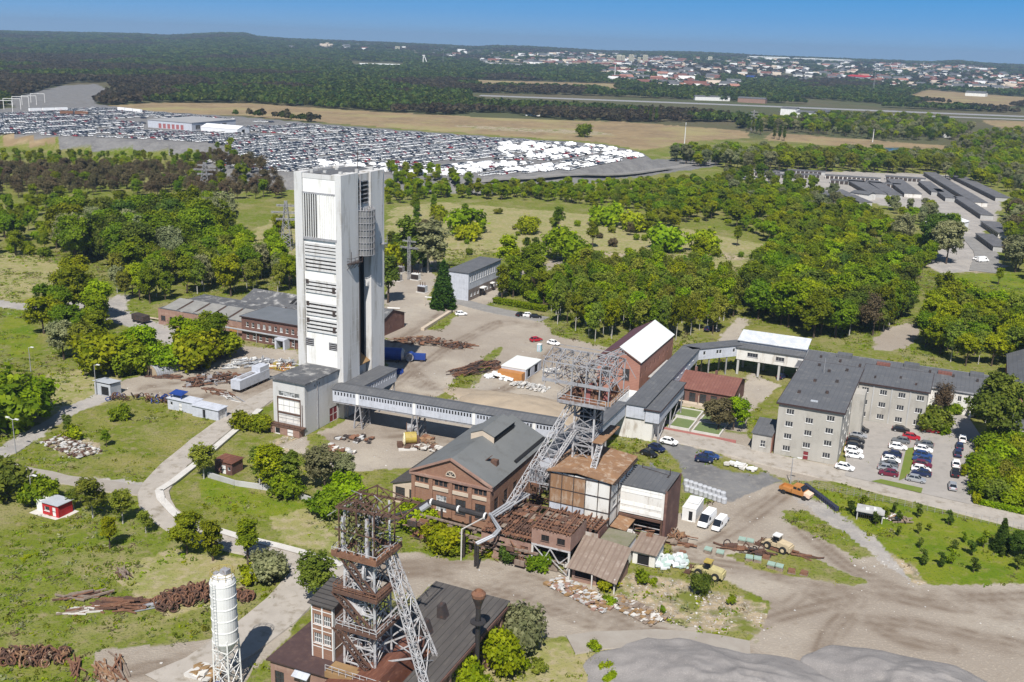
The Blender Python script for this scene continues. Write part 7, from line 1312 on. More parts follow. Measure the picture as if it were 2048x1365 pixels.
def crown(kind, seed):
    r = np.random.default_rng(seed)
    nfk, sk = 1.75, .74
    spec = dict(round=(13., 4.6, 3.0, 8, 22, 26, .36), dense=(17., 6.4, 2.5, 11, 26, 26, .44), birch=(14., 2.9, 2.6, 9, 13, 22, .30), bush=(4., 2.9, .3, 6, 18, 22, .28), tall=(12., 2.3, .8, 8, 16, 22, .30), sapling=(2.6, .62, .4, 4, 6, 16, .16), poplar=(19., 2.0, 1.0, 10, 14, 22, .36), bare=(10., 3.6, 2.0, 8, 12, 16, .24), spruce=(14., 3.8, .6, 0, 0, 0, .34), low=(1.5, 1.5, .1, 4, 10, 16, .20))[kind]
    H_, R_, z0, nl, nc, nf, s = spec; nf = int(nf * nfk); s *= sk; C = []; T = []
    if kind == 'spruce':
        for k in range(26):
            t = k / 25; zz = z0 + (H_ - z0) * t; rr2 = R_ * (1 - t) ** .85 + .15; n = int(9 + 26 * (1 - t))
            for i in range(n):
                a = r.uniform(0, 6.283); q = rr2 * r.uniform(.55, 1.05); C.append((q * math.cos(a), q * math.sin(a), zz - .18 * q + r.normal(0, .15))); T.append(r.uniform(0, 1))
        nf = 20; cs = .42
    else:
        ax = (H_ - z0) / 2; zc = z0 + ax
        for l in range(nl):
            a = r.uniform(0, 6.283); zz = r.uniform(-.75, .8); rad = math.sqrt(max(.05, 1 - zz * zz)); q = r.uniform(.25, .62) * rad * R_
            if kind in ('birch', 'poplar', 'tall'): lr = R_ * r.uniform(.5, .75); q *= .9
            else: lr = R_ * r.uniform(.42, .62)
            lc = np.array([q * math.cos(a), q * math.sin(a), zc + zz * (ax - lr * .7)]); tone = r.uniform(0, 1)
            for i in range(nc):
                d = r.normal(size=3); d /= np.linalg.norm(d); d[2] = abs(d[2]) * (1 if r.random() < .75 else -1); p = lc + d * lr * r.uniform(.65, 1.05) * np.array([1, 1, .95 if kind not in ('birch', 'poplar') else 1.35]); p[2] = max(p[2], z0 * .8 + .1); C.append(p); T.append(np.clip(tone * .5 + r.uniform(0, .6), 0, 1))
        cs = {'round': .62, 'dense': .78, 'birch': .55, 'bush': .5, 'tall': .5, 'sapling': .2, 'poplar': .55, 'bare': .7, 'low': .3}[kind]
    C = np.array(C); T = np.array(T); n = len(C); cen = np.array([0, 0, z0 + (H_ - z0) * .45])
    P_ = np.repeat(C, nf, 0) + r.normal(0, cs * .6, (n * nf, 3)); tn = np.clip(np.repeat(T, nf) + r.normal(0, .12, n * nf), 0, 1)
    out = P_ - cen; out /= np.linalg.norm(out, axis=1)[:, None] + 1e-6; nm = out * .8 + r.normal(0, .55, P_.shape) + np.array([0, 0, .25]); nm /= np.linalg.norm(nm, axis=1)[:, None]
    a = np.cross(nm, r.normal(size=P_.shape)); a /= np.linalg.norm(a, axis=1)[:, None]; b = np.cross(nm, a); sz = s * r.uniform(.55, 1.3, (len(P_), 1))
    V = np.stack([P_ - a * sz - b * sz * .62, P_ + a * sz - b * sz * .62, P_ + a * sz * .7 + b * sz * .62 + nm * sz * .25, P_ - a * sz * .7 + b * sz * .62 + nm * sz * .25], 1).reshape(-1, 3)
    return V, np.arange(len(V)).reshape(-1, 4), np.repeat(tn, 4), H_, R_, z0
def trunk(H_, R_, z0, kind, seed):
    r = random.Random(seed); mb = MB(); b = .028 * H_ ** .9 if kind != 'birch' else .014 * H_; top_ = H_ * .86; p = np.array([0, 0, -.3]); n = 6; rad = b
    pts = [p]
    for i in range(1, n + 1): pts.append(np.array([r.uniform(-.03, .03) * H_ * i / n, r.uniform(-.03, .03) * H_ * i / n, top_ * i / n]))
    for i in range(n): mb.tube(pts[i], pts[i + 1], b * (1 - i / n * .85), 6, b * (1 - (i + 1) / n * .85), caps=False)
    for i in range(9 if kind != 'sapling' else 2):
        k = r.randint(2, n - 1); q = pts[k]; a = r.uniform(0, 6.283); l = R_ * r.uniform(.5, .85); mb.tube(q, q + np.array([l * math.cos(a), l * math.sin(a), l * r.uniform(.3, .9)]), b * .4, 5, b * .1, caps=False)
    return mb
KN = {'round': 'broadleaf_tree', 'dense': 'broadleaf_tree', 'birch': 'birch_tree', 'bush': 'shrub', 'tall': 'young_tree', 'sapling': 'sapling', 'poplar': 'poplar_tree', 'bare': 'bare_tree', 'spruce': 'spruce_tree', 'low': 'shrub'}
CR = {}; TRK = {}
def crown_mesh(kind, leaf, v):
    key = (kind, leaf, v)
    if key not in CR:
        V, Fq_, tn, H_, R_, z0 = crown(kind, hash((kind, v)) % 1000 if False else sum(map(ord, kind)) * 7 + v); me = np_mesh('crown', V, Fq_, LM[leaf]); at_ = me.attributes.new('tone', 'FLOAT', 'POINT'); at_.data.foreach_set('value', tn.astype(np.float32)); CR[key] = (me, H_, R_, z0)
        if (kind, v) not in TRK: TRK[(kind, v)] = trunk(H_, R_, z0, kind, v + 3).mesh('trunk', bark_white if kind == 'birch' else bark)
    return CR[key]
PLANTS = []     # kind, leaf, x, y, height, width factor, label, group, forced to stand alone
def plant(kind, leaf, px, py, top, label=None, group=None, wf=1., alone=True):
    b = P(px, py); wf *= {'birch': 1.4, 'round': 1.22, 'tall': 1.25, 'bush': 1.1}.get(kind, 1.); PLANTS.append([kind, leaf, b[0], b[1], ht(px, py, top), wf, label, group, alone])
def grove(poly, spacing, kinds, hr, label, group, seed=0, jitter=.45, alone=False, wf=(.85, 1.2), skip=None):
    r = random.Random(seed); wp = [tuple(P(x, y)[:2]) for x, y in poly]; xs = [p[0] for p in wp]; ys = [p[1] for p in wp]; x = min(xs); 
    X, Y = np.meshgrid(np.arange(min(xs), max(xs), spacing), np.arange(min(ys), max(ys), spacing)); X = X.ravel() + np.array([r.uniform(-1, 1) for _ in range(X.size)]) * spacing * jitter; Y = Y.ravel() + np.array([r.uniform(-1, 1) for _ in range(Y.size)]) * spacing * jitter
    ok = pip(X, Y, wp)
    for x, y in zip(X[ok], Y[ok]):
        if skip and r.random() < skip: continue
        kind, leaf = r.choice(kinds); PLANTS.append([kind, leaf, float(x), float(y), r.uniform(*hr) * (.3 if kind == 'bush' else 1), r.uniform(*wf), label, group, alone])
# ---- single plants
for a in (
 ('round', 'mid', 108, 655, 566, 'big round tree at the left bend of the path'), ('round', 'bright', 160, 600, 515, 'tall bright tree behind the big round tree at the path'), ('round', 'bright', 192, 662, 585, 'bright round tree right beside the left path fork'), ('round', 'birch', 165, 718, 645, 'loose green tree in front of the path trees'), ('round', 'grey', 128, 720, 645, 'silver-green willow in front of the left path trees'), ('round', 'mid', 192, 700, 625, 'round tree behind the yellow-green bush row'),
 ('bush', 'bright', 208, 744, 668, 'yellow-green bush left in the row above the nissen hut'), ('bush', 'bright', 240, 742, 672, 'yellow-green bush in the middle of the row above the nissen hut'), ('round', 'bright', 282, 738, 655, 'yellow-green tree behind the nissen hut'), ('bush', 'mid', 262, 752, 700, 'green bush left of the nissen hut'),
 ('round', 'bright', 378, 724, 632, 'bright tree on the left of the pair before the brick workshop'), ('round', 'mid', 425, 716, 626, 'darker tree on the right of the pair before the brick workshop'), ('bush', 'bright', 398, 738, 668, 'small bright bush at the foot of the workshop trees'), ('bush', 'mid', 452, 712, 664, 'bush at the workshop gate'),
 ('round', 'bright', 88, 668, 590, 'leftmost tree of the path clump'), ('dense', 'mid', 150, 640, 528, 'broad dark tree crowning the path clump'), ('round', 'bright', 200, 640, 560, 'tree at the right shoulder of the path clump'), ('round', 'mid', 140, 690, 612, 'dense tree in the front of the path clump'), ('bush', 'bright', 330, 742, 690, 'bush between the nissen hut and the workshop trees'), ('bush', 'mid', 12, 856, 748, 'large bush at the left edge by the lamp'), ('bush', 'bright', 48, 846, 765, 'round bright bush next to the left-edge bush'),
 ('tall', 'birch', 822, 548, 425, 'tall tree left behind the substation'), ('birch', 'grey', 856, 546, 436, 'pale tall tree right behind the substation', None, 1.2), ('spruce', 'needle', 886, 616, 524, 'broad dark spruce beside the administration building'), ('tall', 'dark', 776, 606, 510, 'dark narrow tree touching the white tower'),
 ('tall', 'bright', 1017, 556, 468, 'tall narrow bright tree behind the administration building'), ('tall', 'bright', 1030, 560, 495, 'second narrow tree behind the administration building'), ('bush', 'bright', 1133, 522, 460, 'huge round bright bush on the heath'), ('bush', 'bright', 1176, 548, 502, 'round bush in front of the huge heath bush'), ('tall', 'dark', 1072, 512, 472, 'dark slim tree on the heath'), ('tall', 'needle', 1053, 502, 474, 'blackish little conifer on the heath'), ('tall', 'mid', 1116, 460, 412, 'lonely column tree in the middle of the heath'), ('tall', 'bright', 1398, 540, 472, 'bright column tree on the heath near the sandy track'),
 ('dense', 'dark', 1984, 896, 748, 'tall dark chestnut at the right end of the car park'), ('bare', 'brown', 1882, 828, 765, 'brownish blossoming tree by the long white range'), ('bush', 'birch', 1868, 866, 822, 'olive shrub bed at the wing corner'), ('low', 'bright', 1876, 868, 848, 'low bright shrub at the wing corner'), ('bush', 'mid', 1905, 830, 808, 'shrub on the little lawn by the porch'), ('tall', 'bright', 1926, 956, 926, 'little street tree in the right edge row of cars'),
 ('round', 'bright', 1466, 860, 797, 'bright tree right of the green basins'), ('round', 'brown', 1436, 862, 797, 'brownish tree shading the green basins'),
 ('birch', 'birch', 408, 958, 880, 'birch left of the little brick shed'), ('birch', 'bright', 548, 985, 885, 'tallest birch right of the little brick shed'), ('birch', 'birch', 520, 975, 892, 'leaning birch beside the little brick shed'), ('birch', 'birch', 578, 985, 900, 'birch at the right of the shed birches'), ('bush', 'mid', 575, 995, 950, 'bush under the shed birches'), ('round', 'grey', 650, 978, 895, 'grey-green willow behind the foreground headframe'), ('round', 'grey', 692, 980, 912, 'second grey-green willow behind the foreground headframe'), ('bush', 'bright', 690, 1015, 958, 'bright bush behind the headframe top'), ('bush', 'mid', 650, 1035, 985, 'bush at the end of the weathered wall strip'), ('low', 'mid', 490, 860, 832, 'low bush at the tower annex corner'), ('bush', 'mid', 520, 862, 830, 'weedy bush beside the tower annex'),
 ('birch', 'birch', 186, 1036, 952, 'slim birch right of the red kiosk'), ('birch', 'birch', 246, 1048, 978, 'broad little birch near the road bend'), ('birch', 'birch', 292, 1066, 1020, 'small birch at the road bend'), ('birch', 'birch', 148, 1020, 978, 'thin olive birch next to the red kiosk'), ('tall', 'bright', 220, 1098, 1034, 'single young tree on the meadow'), ('round', 'mid', 374, 1108, 1030, 'dark round tree left of three above the silo'), ('tall', 'mid', 426, 1122, 1036, 'tall oval tree in the middle of three above the silo'), ('tall', 'mid', 496, 1128, 1038, 'tall oval tree right of three above the silo'), ('bush', 'grey', 540, 1158, 1108, 'pale spiky bush on the meadow tip'), ('low', 'bright', 500, 1165, 1140, 'low bright bush on the meadow tip'), ('bush', 'mid', 80, 1010, 962, 'bush behind the red kiosk'), ('bush', 'dark', 16, 1000, 930, 'dark bush at the left edge by the track'), ('birch', 'birch', 628, 1215, 1100, 'thin airy birch left of the foreground headframe'),
 ('bush', 'grey', 1050, 1304, 1222, 'grey-green bush right of the boiler house', None, .72), ('bush', 'bright', 992, 1345, 1268, 'bright bush at the flue pipe', None, .7), ('bush', 'bright', 935, 1390, 1312, 'bright bush at the bottom edge below the flue pipe', None, .65), ('bush', 'bright', 885, 1100, 1052, 'bright bush in front of the pipe bridge'), ('bush', 'bright', 918, 1098, 1064, 'second bright bush in front of the pipe bridge'), ('bush', 'bright', 830, 1060, 1010, 'bush below the hall corner'), ('bush', 'dark', 1024, 1122, 1086, 'dark bush at the ruin wall'), ('low', 'mid', 1082, 1138, 1112, 'small bush beside the stilts'), ('bush', 'dark', 1402, 1190, 1148, 'dark bush in front of the yellow wheel loader', None, .55), ('low', 'mid', 1292, 1168, 1148, 'weedy bush right of the tin shed'), ('low', 'bright', 1215, 1180, 1158, 'weedy bush in front of the tin shed'),
 ('tall', 'dark', 135, 865, 828, 'dark little tree beside the slab track'), ('low', 'bright', 140, 880, 858, 'low bright bush beside the slab track'), ('tall', 'mid', 213, 895, 860, 'young tree behind the broken concrete heap'), ('low', 'mid', 242, 838, 815, 'low bush on the grass left of the containers'),
 ('dense', 'mid', 1900, 470, 425, 'chestnut beside the garages'), ('dense', 'dark', 1870, 520, 425, 'big chestnut left before the garages'), ('dense', 'grey', 1892, 528, 440, 'blossoming chestnut right before the garages'), ('dense', 'grey', 1800, 490, 425, 'blossoming chestnut farther left before the garages'), ('spruce', 'needle', 2000, 1102, 1040, 'dark fir left of the pair at the right edge'), ('dense', 'dark', 2040, 1120, 1062, 'dark fir cut by the right edge'), ('tall', 'bright', 1996, 570, 535, 'slim tree on the bright grass at the far right'), ('dense', 'mid', 1895, 640, 545, 'big round tree on the bright right-hand grass'), ('round', 'grey', 2030, 545, 470, 'pale round tree by the far right road'), ('bare', 'brown', 1745, 672, 590, 'bare purple-brown tree in the right wood'),
 ('bare', 'brown', 1260, 472, 442, 'bare brownish bush on the heath'), ('bush', 'bright', 880, 440, 412, 'bright shrub at the heath edge behind the tower'), ('bush', 'bright', 1060, 468, 436, 'broad bright shrub on the heath'), ('bush', 'mid', 1165, 274, 249, 'round bush on the brown field')): plant(*a)
# hedges
def hedge(name, label, p0, p1, w_, h_, leaf, n):
    a, b = P(*p0), P(*p1); r = np.random.default_rng(int(p0[0])); t = r.uniform(0, 1, n)[:, None]; d = (b - a); nn = np.array([-d[1], d[0], 0]) / np.hypot(d[0], d[1]); c = a + d * t + nn * r.uniform(-w_ / 2, w_ / 2, (n, 1)); c[:, 2] = h_ * r.uniform(.05, 1, n) ** .6
    v = r.normal(size=(n, 3)); v /= np.linalg.norm(v, axis=1)[:, None]; q = np.cross(v, r.normal(size=(n, 3))); q /= np.linalg.norm(q, axis=1)[:, None]; s = r.uniform(.15, .34, (n, 1))
    V = np.stack([c - v * s - q * s * .6, c + v * s - q * s * .6, c + v * s + q * s * .6, c - v * s + q * s * .6], 1).reshape(-1, 3); me = np_mesh(name, V, np.arange(len(V)).reshape(-1, 4), LM[leaf]); at_ = me.attributes.new('tone', 'FLOAT', 'POINT'); at_.data.foreach_set('value', np.repeat(r.uniform(0, 1, n), 4).astype(np.float32))
    o_ = bpy.data.objects.new(name, me); col.objects.link(o_); return tag(o_, label, 'hedge')
hedge('hedge', 'long clipped bright hedge along the asphalt behind the dirt yard', (988, 606), (1092, 624), 2.4, 2.0, 'bright', 5200)
hedge('hedge', 'clipped green hedge on the right side of the car park', (1958, 902), (1952, 1012), 1.4, 1.6, 'bright', 4200)
hedge('hedge', 'low hedge along the pavement at the right edge', (1956, 1010), (2060, 1034), 1.2, 1.2, 'bright', 3000)
# ---- groves
BL, BR, GRY = ('round', 'mid'), ('round', 'bright'), ('round', 'grey')
grove([(1962, 890), (2100, 900), (2100, 1020), (1962, 1005)], 5.0, [('bush', 'bright'), ('bush', 'mid'), ('bush', 'bright'), ('bush', 'birch')], (13, 20), 'rounded garden shrub behind the car park hedge', 'garden shrubs behind the hedge', 3, alone=True)
grove([(1095, 640), (1200, 690), (1340, 690), (1440, 672), (1470, 632), (1462, 585), (1300, 560), (1150, 575), (1100, 598)], 5.3, [('birch', 'birch'), ('birch', 'birch'), ('birch', 'mid'), ('birch', 'bright'), ('tall', 'birch')], (11, 16.5), 'birch in the dense grove behind the red brick building', 'birches in the grove', 5, wf=(.7, 1.0))
grove([(1000, 598), (1088, 612), (1098, 592), (1090, 560), (1020, 570)], 5, [('bush', 'mid'), ('bush', 'brown'), ('bush', 'bright'), ('tall', 'mid')], (12, 17), 'thicket shrub between the hedge and the birch grove', 'thicket shrubs', 8)
grove([(1492, 642), (1500, 560), (1560, 530), (1700, 545), (1800, 560), (1830, 640), (1745, 672), (1700, 694), (1650, 684), (1550, 652)], 6.8, [BL, BR, ('birch', 'birch'), BL, ('dense', 'dark'), ('birch', 'mid')], (11, 17), 'tree in the mixed wood behind the white stilt building', 'trees of the mixed wood', 9)
grove([(1845, 700), (1850, 650), (1900, 622), (1960, 640), (2090, 650), (2090, 770), (2000, 735), (1950, 745), (1905, 728)], 7.0, [BL, BR, BR, ('birch', 'birch')], (10, 15), 'bright tree in the wood above the long white range', 'trees above the white range', 10)
grove([(225, 604), (330, 624), (350, 584), (480, 602), (590, 585), (590, 545), (450, 520), (300, 528), (230, 560)], 7.6, [('birch', 'birch'), ('birch', 'birch'), BR, ('birch', 'grey'), BL], (10, 15), 'birch or young tree in the belt above the saw-tooth workshop', 'trees above the workshop', 11)
grove([(110, 520), (215, 545), (330, 556), (445, 505), (462, 458), (380, 462), (250, 480), (150, 492)], 9.5, [('dense', 'mid'), ('dense', 'dark'), ('dense', 'mid'), ('dense', 'grey')], (16, 22), 'big dense tree in the dark wood at the left', 'big trees of the left wood', 12)
grove([(-40, 512), (100, 522), (110, 500), (160, 480), (-40, 470)], 8, [('bush', 'mid'), BR, ('bush', 'bright'), BL], (8, 13), 'low bright tree at the left edge of the dark wood', 'low trees left of the dark wood', 33)
grove([(470, 560), (590, 570), (590, 440), (480, 480)], 13, [('bush', 'bright'), ('bush', 'mid'), ('bush', 'bright'), BR], (9, 17), 'bright bush on the slope left of the white tower', 'bushes left of the tower', 13)
grove([(780, 545), (880, 530), (1000, 500), (1100, 500), (1250, 525), (1420, 535), (1550, 500), (1440, 460), (1250, 432), (880, 420), (785, 430)], 17, [('bush', 'bright'), ('bush', 'birch'), ('bush', 'mid'), ('tall', 'mid'), ('low', 'bright'), ('bush', 'brown')], (6, 13), 'scattered shrub on the dry heath', 'shrubs on the heath', 14, skip=.2)
# farther belts of woodland
grove([(1300, 470), (1440, 440), (1560, 500), (1700, 525), (1830, 560), (1880, 530), (1800, 470), (1700, 430), (1500, 395), (1330, 392)], 7.2, [BR, BL, BR, ('round', 'birch'), BR, ('bush', 'bright')], (6, 12), 'tree in the wide wood before the garages', 'trees before the garages', 15, skip=.06)
grove([(775, 410), (900, 398), (1100, 404), (1300, 428), (1440, 428), (1440, 366), (1300, 374), (1100, 384), (930, 386), (775, 368)], 6.2, [BR, BR, BL, BR, ('tall', 'bright'), ('round', 'birch')], (5, 9.5), 'young tree in the belt below the car storage yard', 'trees below the storage yard', 16, skip=.1)
grove([(-40, 470), (150, 478), (250, 470), (440, 446), (470, 412), (200, 404), (-40, 410)], 9, [BR, BL, ('bush', 'bright'), BL], (5, 9), None, None, 17)
grove([(-40, 405), (200, 392), (470, 402), (560, 400), (590, 385), (440, 345), (200, 345), (-40, 350)], 9, [('bare', 'brown'), ('bare', 'brown'), ('round', 'brown'), ('round', 'brown'), ('bare', 'brown'), BL], (7, 11), None, None, 18)
grove([(-40, 350), (200, 345), (440, 348), (470, 318), (200, 318), (-40, 308)], 10, [BR, BL, ('tall', 'birch')], (4.5, 8), None, None, 19)
grove([(1345, 330), (1440, 338), (1560, 345), (1700, 345), (1860, 350), (1940, 347), (1900, 328), (1700, 322), (1480, 316), (1350, 318)], 10, [BR, BL, ('round', 'birch'), GRY], (10, 16), None, None, 20)
grove([(1890, 360), (2120, 410), (2120, 310), (1880, 318)], 11, [BR, BL, GRY], (8, 13), None, None, 21)
grove([(2005, 560), (2120, 580), (2120, 410), (2010, 420)], 11, [BR, BL, GRY, ('round', 'brown')], (9, 13), None, None, 22)
grove([(1440, 400), (1690, 450), (1730, 440), (1640, 385), (1560, 360), (1450, 352)], 13, [BL, GRY, ('dense', 'mid')], (7, 12), None, None, 23)
grove([(1760, 410), (1860, 425), (1870, 455), (1790, 450)], 11, [BR, GRY], (6, 10), None, None, 24)
grove([(1890, 304), (2120, 308), (2120, 270), (1960, 274)], 13, [BR, BL, GRY], (8, 13), None, None, 34)
grove([(1500, 262), (1600, 268), (1760, 282), (1900, 284), (1950, 268), (1850, 244), (1640, 240), (1560, 250), (1500, 250)], 15, [BL, BR, ('dense', 'dark'), GRY], (10, 16), None, None, 25)
grove([(770, 560), (860, 535), (870, 500), (775, 500)], 8, [('bush', 'mid'), ('tall', 'dark'), ('bush', 'grey')], (9, 14), 'shrub around the substation', 'shrubs around the substation', 26)
grove([(1592, 975), (1680, 1000), (2050, 1075), (2050, 1150), (1860, 1150), (1800, 1090), (1690, 1030)], 4.4, [('sapling', 'needle'), ('sapling', 'dark'), ('sapling', 'mid')], (2.0, 3.8), 'dark sapling planted on the lush right-hand grass', 'saplings on the lush grass', 27, alone=True, skip=.3)
grove([(1000, 1292), (1250, 1290), (1480, 1318), (1250, 1365), (960, 1365)], 5.2, [('low', 'bright'), ('low', 'mid'), ('low', 'birch')], (.9, 1.6), 'low weed tuft on the rough ground at the bottom edge', 'weed tufts at the bottom', 28, alone=True, skip=.3)
grove([(1090, 1160), (1400, 1165), (1530, 1225), (1500, 1260), (1250, 1230)], 6.5, [('low', 'bright'), ('low', 'mid'), ('low', 'birch')], (.7, 1.3), 'low weed tuft among the rubble', 'weed tufts among the rubble', 29, alone=True, skip=.3)
grove([(830, 1090), (1010, 1095), (1020, 1115), (850, 1118)], 4.5, [('low', 'bright'), ('low', 'mid')], (1, 1.9), 'weed tuft along the foot of the pipe bridge', 'weed tufts at the pipe bridge', 30, alone=True)
for x, y in ((1496, 262), (1505, 266), (1513, 268), (1521, 270), (1548, 278), (1558, 280), (1568, 282), (1290, 244), (1300, 245), (1312, 246)): plant('poplar', 'dark', x, y, y - 34, 'dark column poplar at the end of the brown field', 'poplars by the brown field', alone=True)
# ---- make them: the largest stand alone, the rest of the woodland is one object
BUD = 0; singles, rest = [], []
for p in PLANTS: p.append(p[4] / math.hypot(p[2], p[3]))
forced = [p for p in PLANTS if p[8]]; cand = sorted([p for p in PLANTS if not p[8] and p[6]], key=lambda p: -p[9]); NTREE = 286 - len([p for p in forced if KN[p[0]] not in ('shrub', 'sapling')])
nt_, nsb = 0, len([p for p in forced if KN[p[0]] == 'shrub'])
singles += forced
for p in cand:
    if KN[p[0]] == 'shrub':
        if nsb < 240: singles.append(p); nsb += 1
        else: rest.append(p)
    elif nt_ < NTREE: singles.append(p); nt_ += 1
    else: rest.append(p)
rest += [p for p in PLANTS if not p[8] and not p[6]]
rv_ = random.Random(5)
CAT = {'shrub': 'shrub', 'sapling': 'sapling'}
for kind, leaf, x, y, h_, wf, lb, gr, al, _ in singles:
    v = rv_.randrange(3); me, H_, R_, z0 = crown_mesh(kind, leaf, v); s = h_ / H_; z = gz1(x, y)
    t = thing(KN[kind], lb, CAT.get(KN[kind], 'tree'), (x, y, z), rv_.uniform(0, 6.28), gr); t.scale = (s * wf, s * wf, s)
    link(me, 'crown' if KN[kind] != 'shrub' else 'foliage', t); link(TRK[(kind, v)], 'trunk' if KN[kind] != 'shrub' else 'stem', t)
def scatter(name, label, pts, protos):
    """points with per-point scale, turn and prototype, instanced by a geometry-nodes tree"""
    c = bpy.data.collections.new(name + '_kinds')
    for i, (mes) in enumerate(protos):
        vv, ff, mm, tn, n = [], [], [], [], 0; mats = []
        for me in mes:
            co = np.empty(len(me.vertices) * 3, np.float32); me.vertices.foreach_get('co', co); li = np.empty(len(me.loops), np.int32); me.loops.foreach_get('vertex_index', li); ls = np.empty(len(me.polygons), np.int32); me.polygons.foreach_get('loop_start', ls)
            fs = np.append(ls, len(li)); quads = [tuple(li[fs[k]:fs[k + 1]] + n) for k in range(len(ls))]; vv.append(co.reshape(-1, 3)); ff += quads; mm += [len(mats)] * len(quads); mats.append(me.materials[0]); n += len(me.vertices)
            if 'tone' in me.attributes: q = np.empty(len(me.vertices), np.float32); me.attributes['tone'].data.foreach_get('value', q)
            else: q = np.zeros(len(me.vertices), np.float32)
            tn.append(q)
        m_ = bpy.data.meshes.new('kind'); m_.from_pydata(np.concatenate(vv).tolist(), [], ff)
        for q in mats: m_.materials.append(q)
        m_.polygons.foreach_set('material_index', mm); at_ = m_.attributes.new('tone', 'FLOAT', 'POINT'); at_.data.foreach_set('value', np.concatenate(tn)); m_.update()
        o_ = bpy.data.objects.new('%03d_kind' % i, m_); c.objects.link(o_)
    me = bpy.data.meshes.new(name); me.vertices.add(len(pts)); A = np.array([(p[0], p[1], p[2]) for p in pts], np.float32); me.vertices.foreach_set('co', A.ravel())
    for nm, ty, val in (('sc', 'FLOAT_VECTOR', np.array([(p[3], p[3], p[4]) for p in pts], np.float32).ravel()), ('turn', 'FLOAT', np.array([p[5] for p in pts], np.float32)), ('which', 'INT', np.array([p[6] for p in pts], np.int32))):
        at_ = me.attributes.new(nm, ty, 'POINT'); at_.data.foreach_set('vector' if ty == 'FLOAT_VECTOR' else 'value', val)
    me.update(); o_ = bpy.data.objects.new(name, me); col.objects.link(o_); tag(o_, label, kind='stuff')
    ng = bpy.data.node_groups.new(name, 'GeometryNodeTree'); ng.interface.new_socket('Geometry', in_out='INPUT', socket_type='NodeSocketGeometry'); ng.interface.new_socket('Geometry', in_out='OUTPUT', socket_type='NodeSocketGeometry')
    N = ng.nodes.new; K = ng.links.new; gi, go = N('NodeGroupInput'), N('NodeGroupOutput'); ip = N('GeometryNodeInstanceOnPoints'); ci = N('GeometryNodeCollectionInfo'); ci.inputs[0].default_value = c; ci.inputs[1].default_value = True; ci.inputs[2].default_value = True
    def na(nm, ty): q = N('GeometryNodeInputNamedAttribute'); q.data_type = ty; q.inputs[0].default_value = nm; return q.outputs[0]
    cx = N('ShaderNodeCombineXYZ'); K(na('turn', 'FLOAT'), cx.inputs[2]); er = N('FunctionNodeEulerToRotation'); K(cx.outputs[0], er.inputs[0])
    ip.inputs['Pick Instance'].default_value = True; K(gi.outputs[0], ip.inputs['Points']); K(ci.outputs[0], ip.inputs['Instance']); K(na('which', 'INT'), ip.inputs['Instance Index']); K(er.outputs[0], ip.inputs['Rotation']); K(na('sc', 'FLOAT_VECTOR'), ip.inputs['Scale']); K(ip.outputs[0], go.inputs[0])
    md = o_.modifiers.new('scatter', 'NODES'); md.node_group = ng; return o_
keys = []; protos = []; pts = []
for kind, leaf, x, y, h_, wf, lb, gr, al, _ in rest:
    v = rv_.randrange(2); me, H_, R_, z0 = crown_mesh(kind, leaf, v)
    if (kind, leaf, v) not in keys: keys.append((kind, leaf, v)); protos.append([me, TRK[(kind, v)]])
    s = h_ / H_; pts.append((x, y, gz1(x, y) if y > 600 else 0., s * wf, s, rv_.uniform(0, 6.28), keys.index((kind, leaf, v))))
if pts: scatter('woodland', 'belts of spring-green trees between the mine and the far fields', pts, protos)
# weeds and grass tufts all over the meadows
def tuft(seed, leaf, n=13, hh=.22, rr=.5):
    r = np.random.default_rng(seed); c = np.stack([r.normal(0, rr, n), r.normal(0, rr, n), r.uniform(.05, hh, n)], -1); v = r.normal(size=(n, 3)); v[:, 2] = np.abs(v[:, 2]); v /= np.linalg.norm(v, axis=1)[:, None]; a = np.cross(v, r.normal(size=(n, 3))); a /= np.linalg.norm(a, axis=1)[:, None]; s = r.uniform(.12, .28, (n, 1))
    V = np.stack([c - v * s - a * s * .5, c + v * s - a * s * .4, c + v * s + a * s * .4, c - v * s + a * s * .5], 1).reshape(-1, 3); me = np_mesh('tuft', V, np.arange(len(V)).reshape(-1, 4), LM[leaf]); at_ = me.attributes.new('tone', 'FLOAT', 'POINT'); at_.data.foreach_set('value', np.repeat(r.uniform(0, 1, n), 4).astype(np.float32)); return me
gr_ = np.random.default_rng(19); hard = np.maximum.reduce([masks['dirt'], masks['gravel'], masks['asphalt'], masks['field'] * .8, masks['rubble'] * .55]).reshape(nr, na)
n = 42000; rad = np.sqrt(gr_.uniform(115 ** 2, 480 ** 2, n)); aa = gr_.uniform(-R(31), R(31), n); x = rad * np.sin(aa); y = rad * np.cos(aa)
ii = np.clip(np.searchsorted(rs, rad), 0, nr - 1); jj = np.clip(np.searchsorted(azs, aa), 0, na - 1); g_ = hard[ii, jj]; dn = vnoise(x / 14, y / 14, 88, 4)
keep = (g_ < .2) & (dn > .50 + .12 * gr_.uniform(-1, 1, n)) | (g_ >= .2) & (g_ < .7) & (gr_.uniform(0, 1, n) < .25)
FOOT = [[(-64, 42), (-30, 42), (-30, 58), (-64, 58)], [(41, -40), (59, -40), (59, -11), (41, -11)], [(60, -48), (90, -48), (90, -18), (60, -18)], [(99, 29), (114, 29), (114, 78), (99, 78)], [(113, 63), (150, 63), (150, 97), (95, 97)], [(47, 51), (60, 51), (60, 84), (47, 84)], [(51, -106), (78, -106), (78, -71), (51, -71)], [(-11, -16), (1, -16), (1, 20), (-11, 20)], [(-99, 43), (-30, 43), (-30, 81), (-99, 81)]]
sx_ = (x - S0[0]) * XA[0] + (y - S0[1]) * XA[1]; sy_ = (x - S0[0]) * YA[0] + (y - S0[1]) * YA[1]
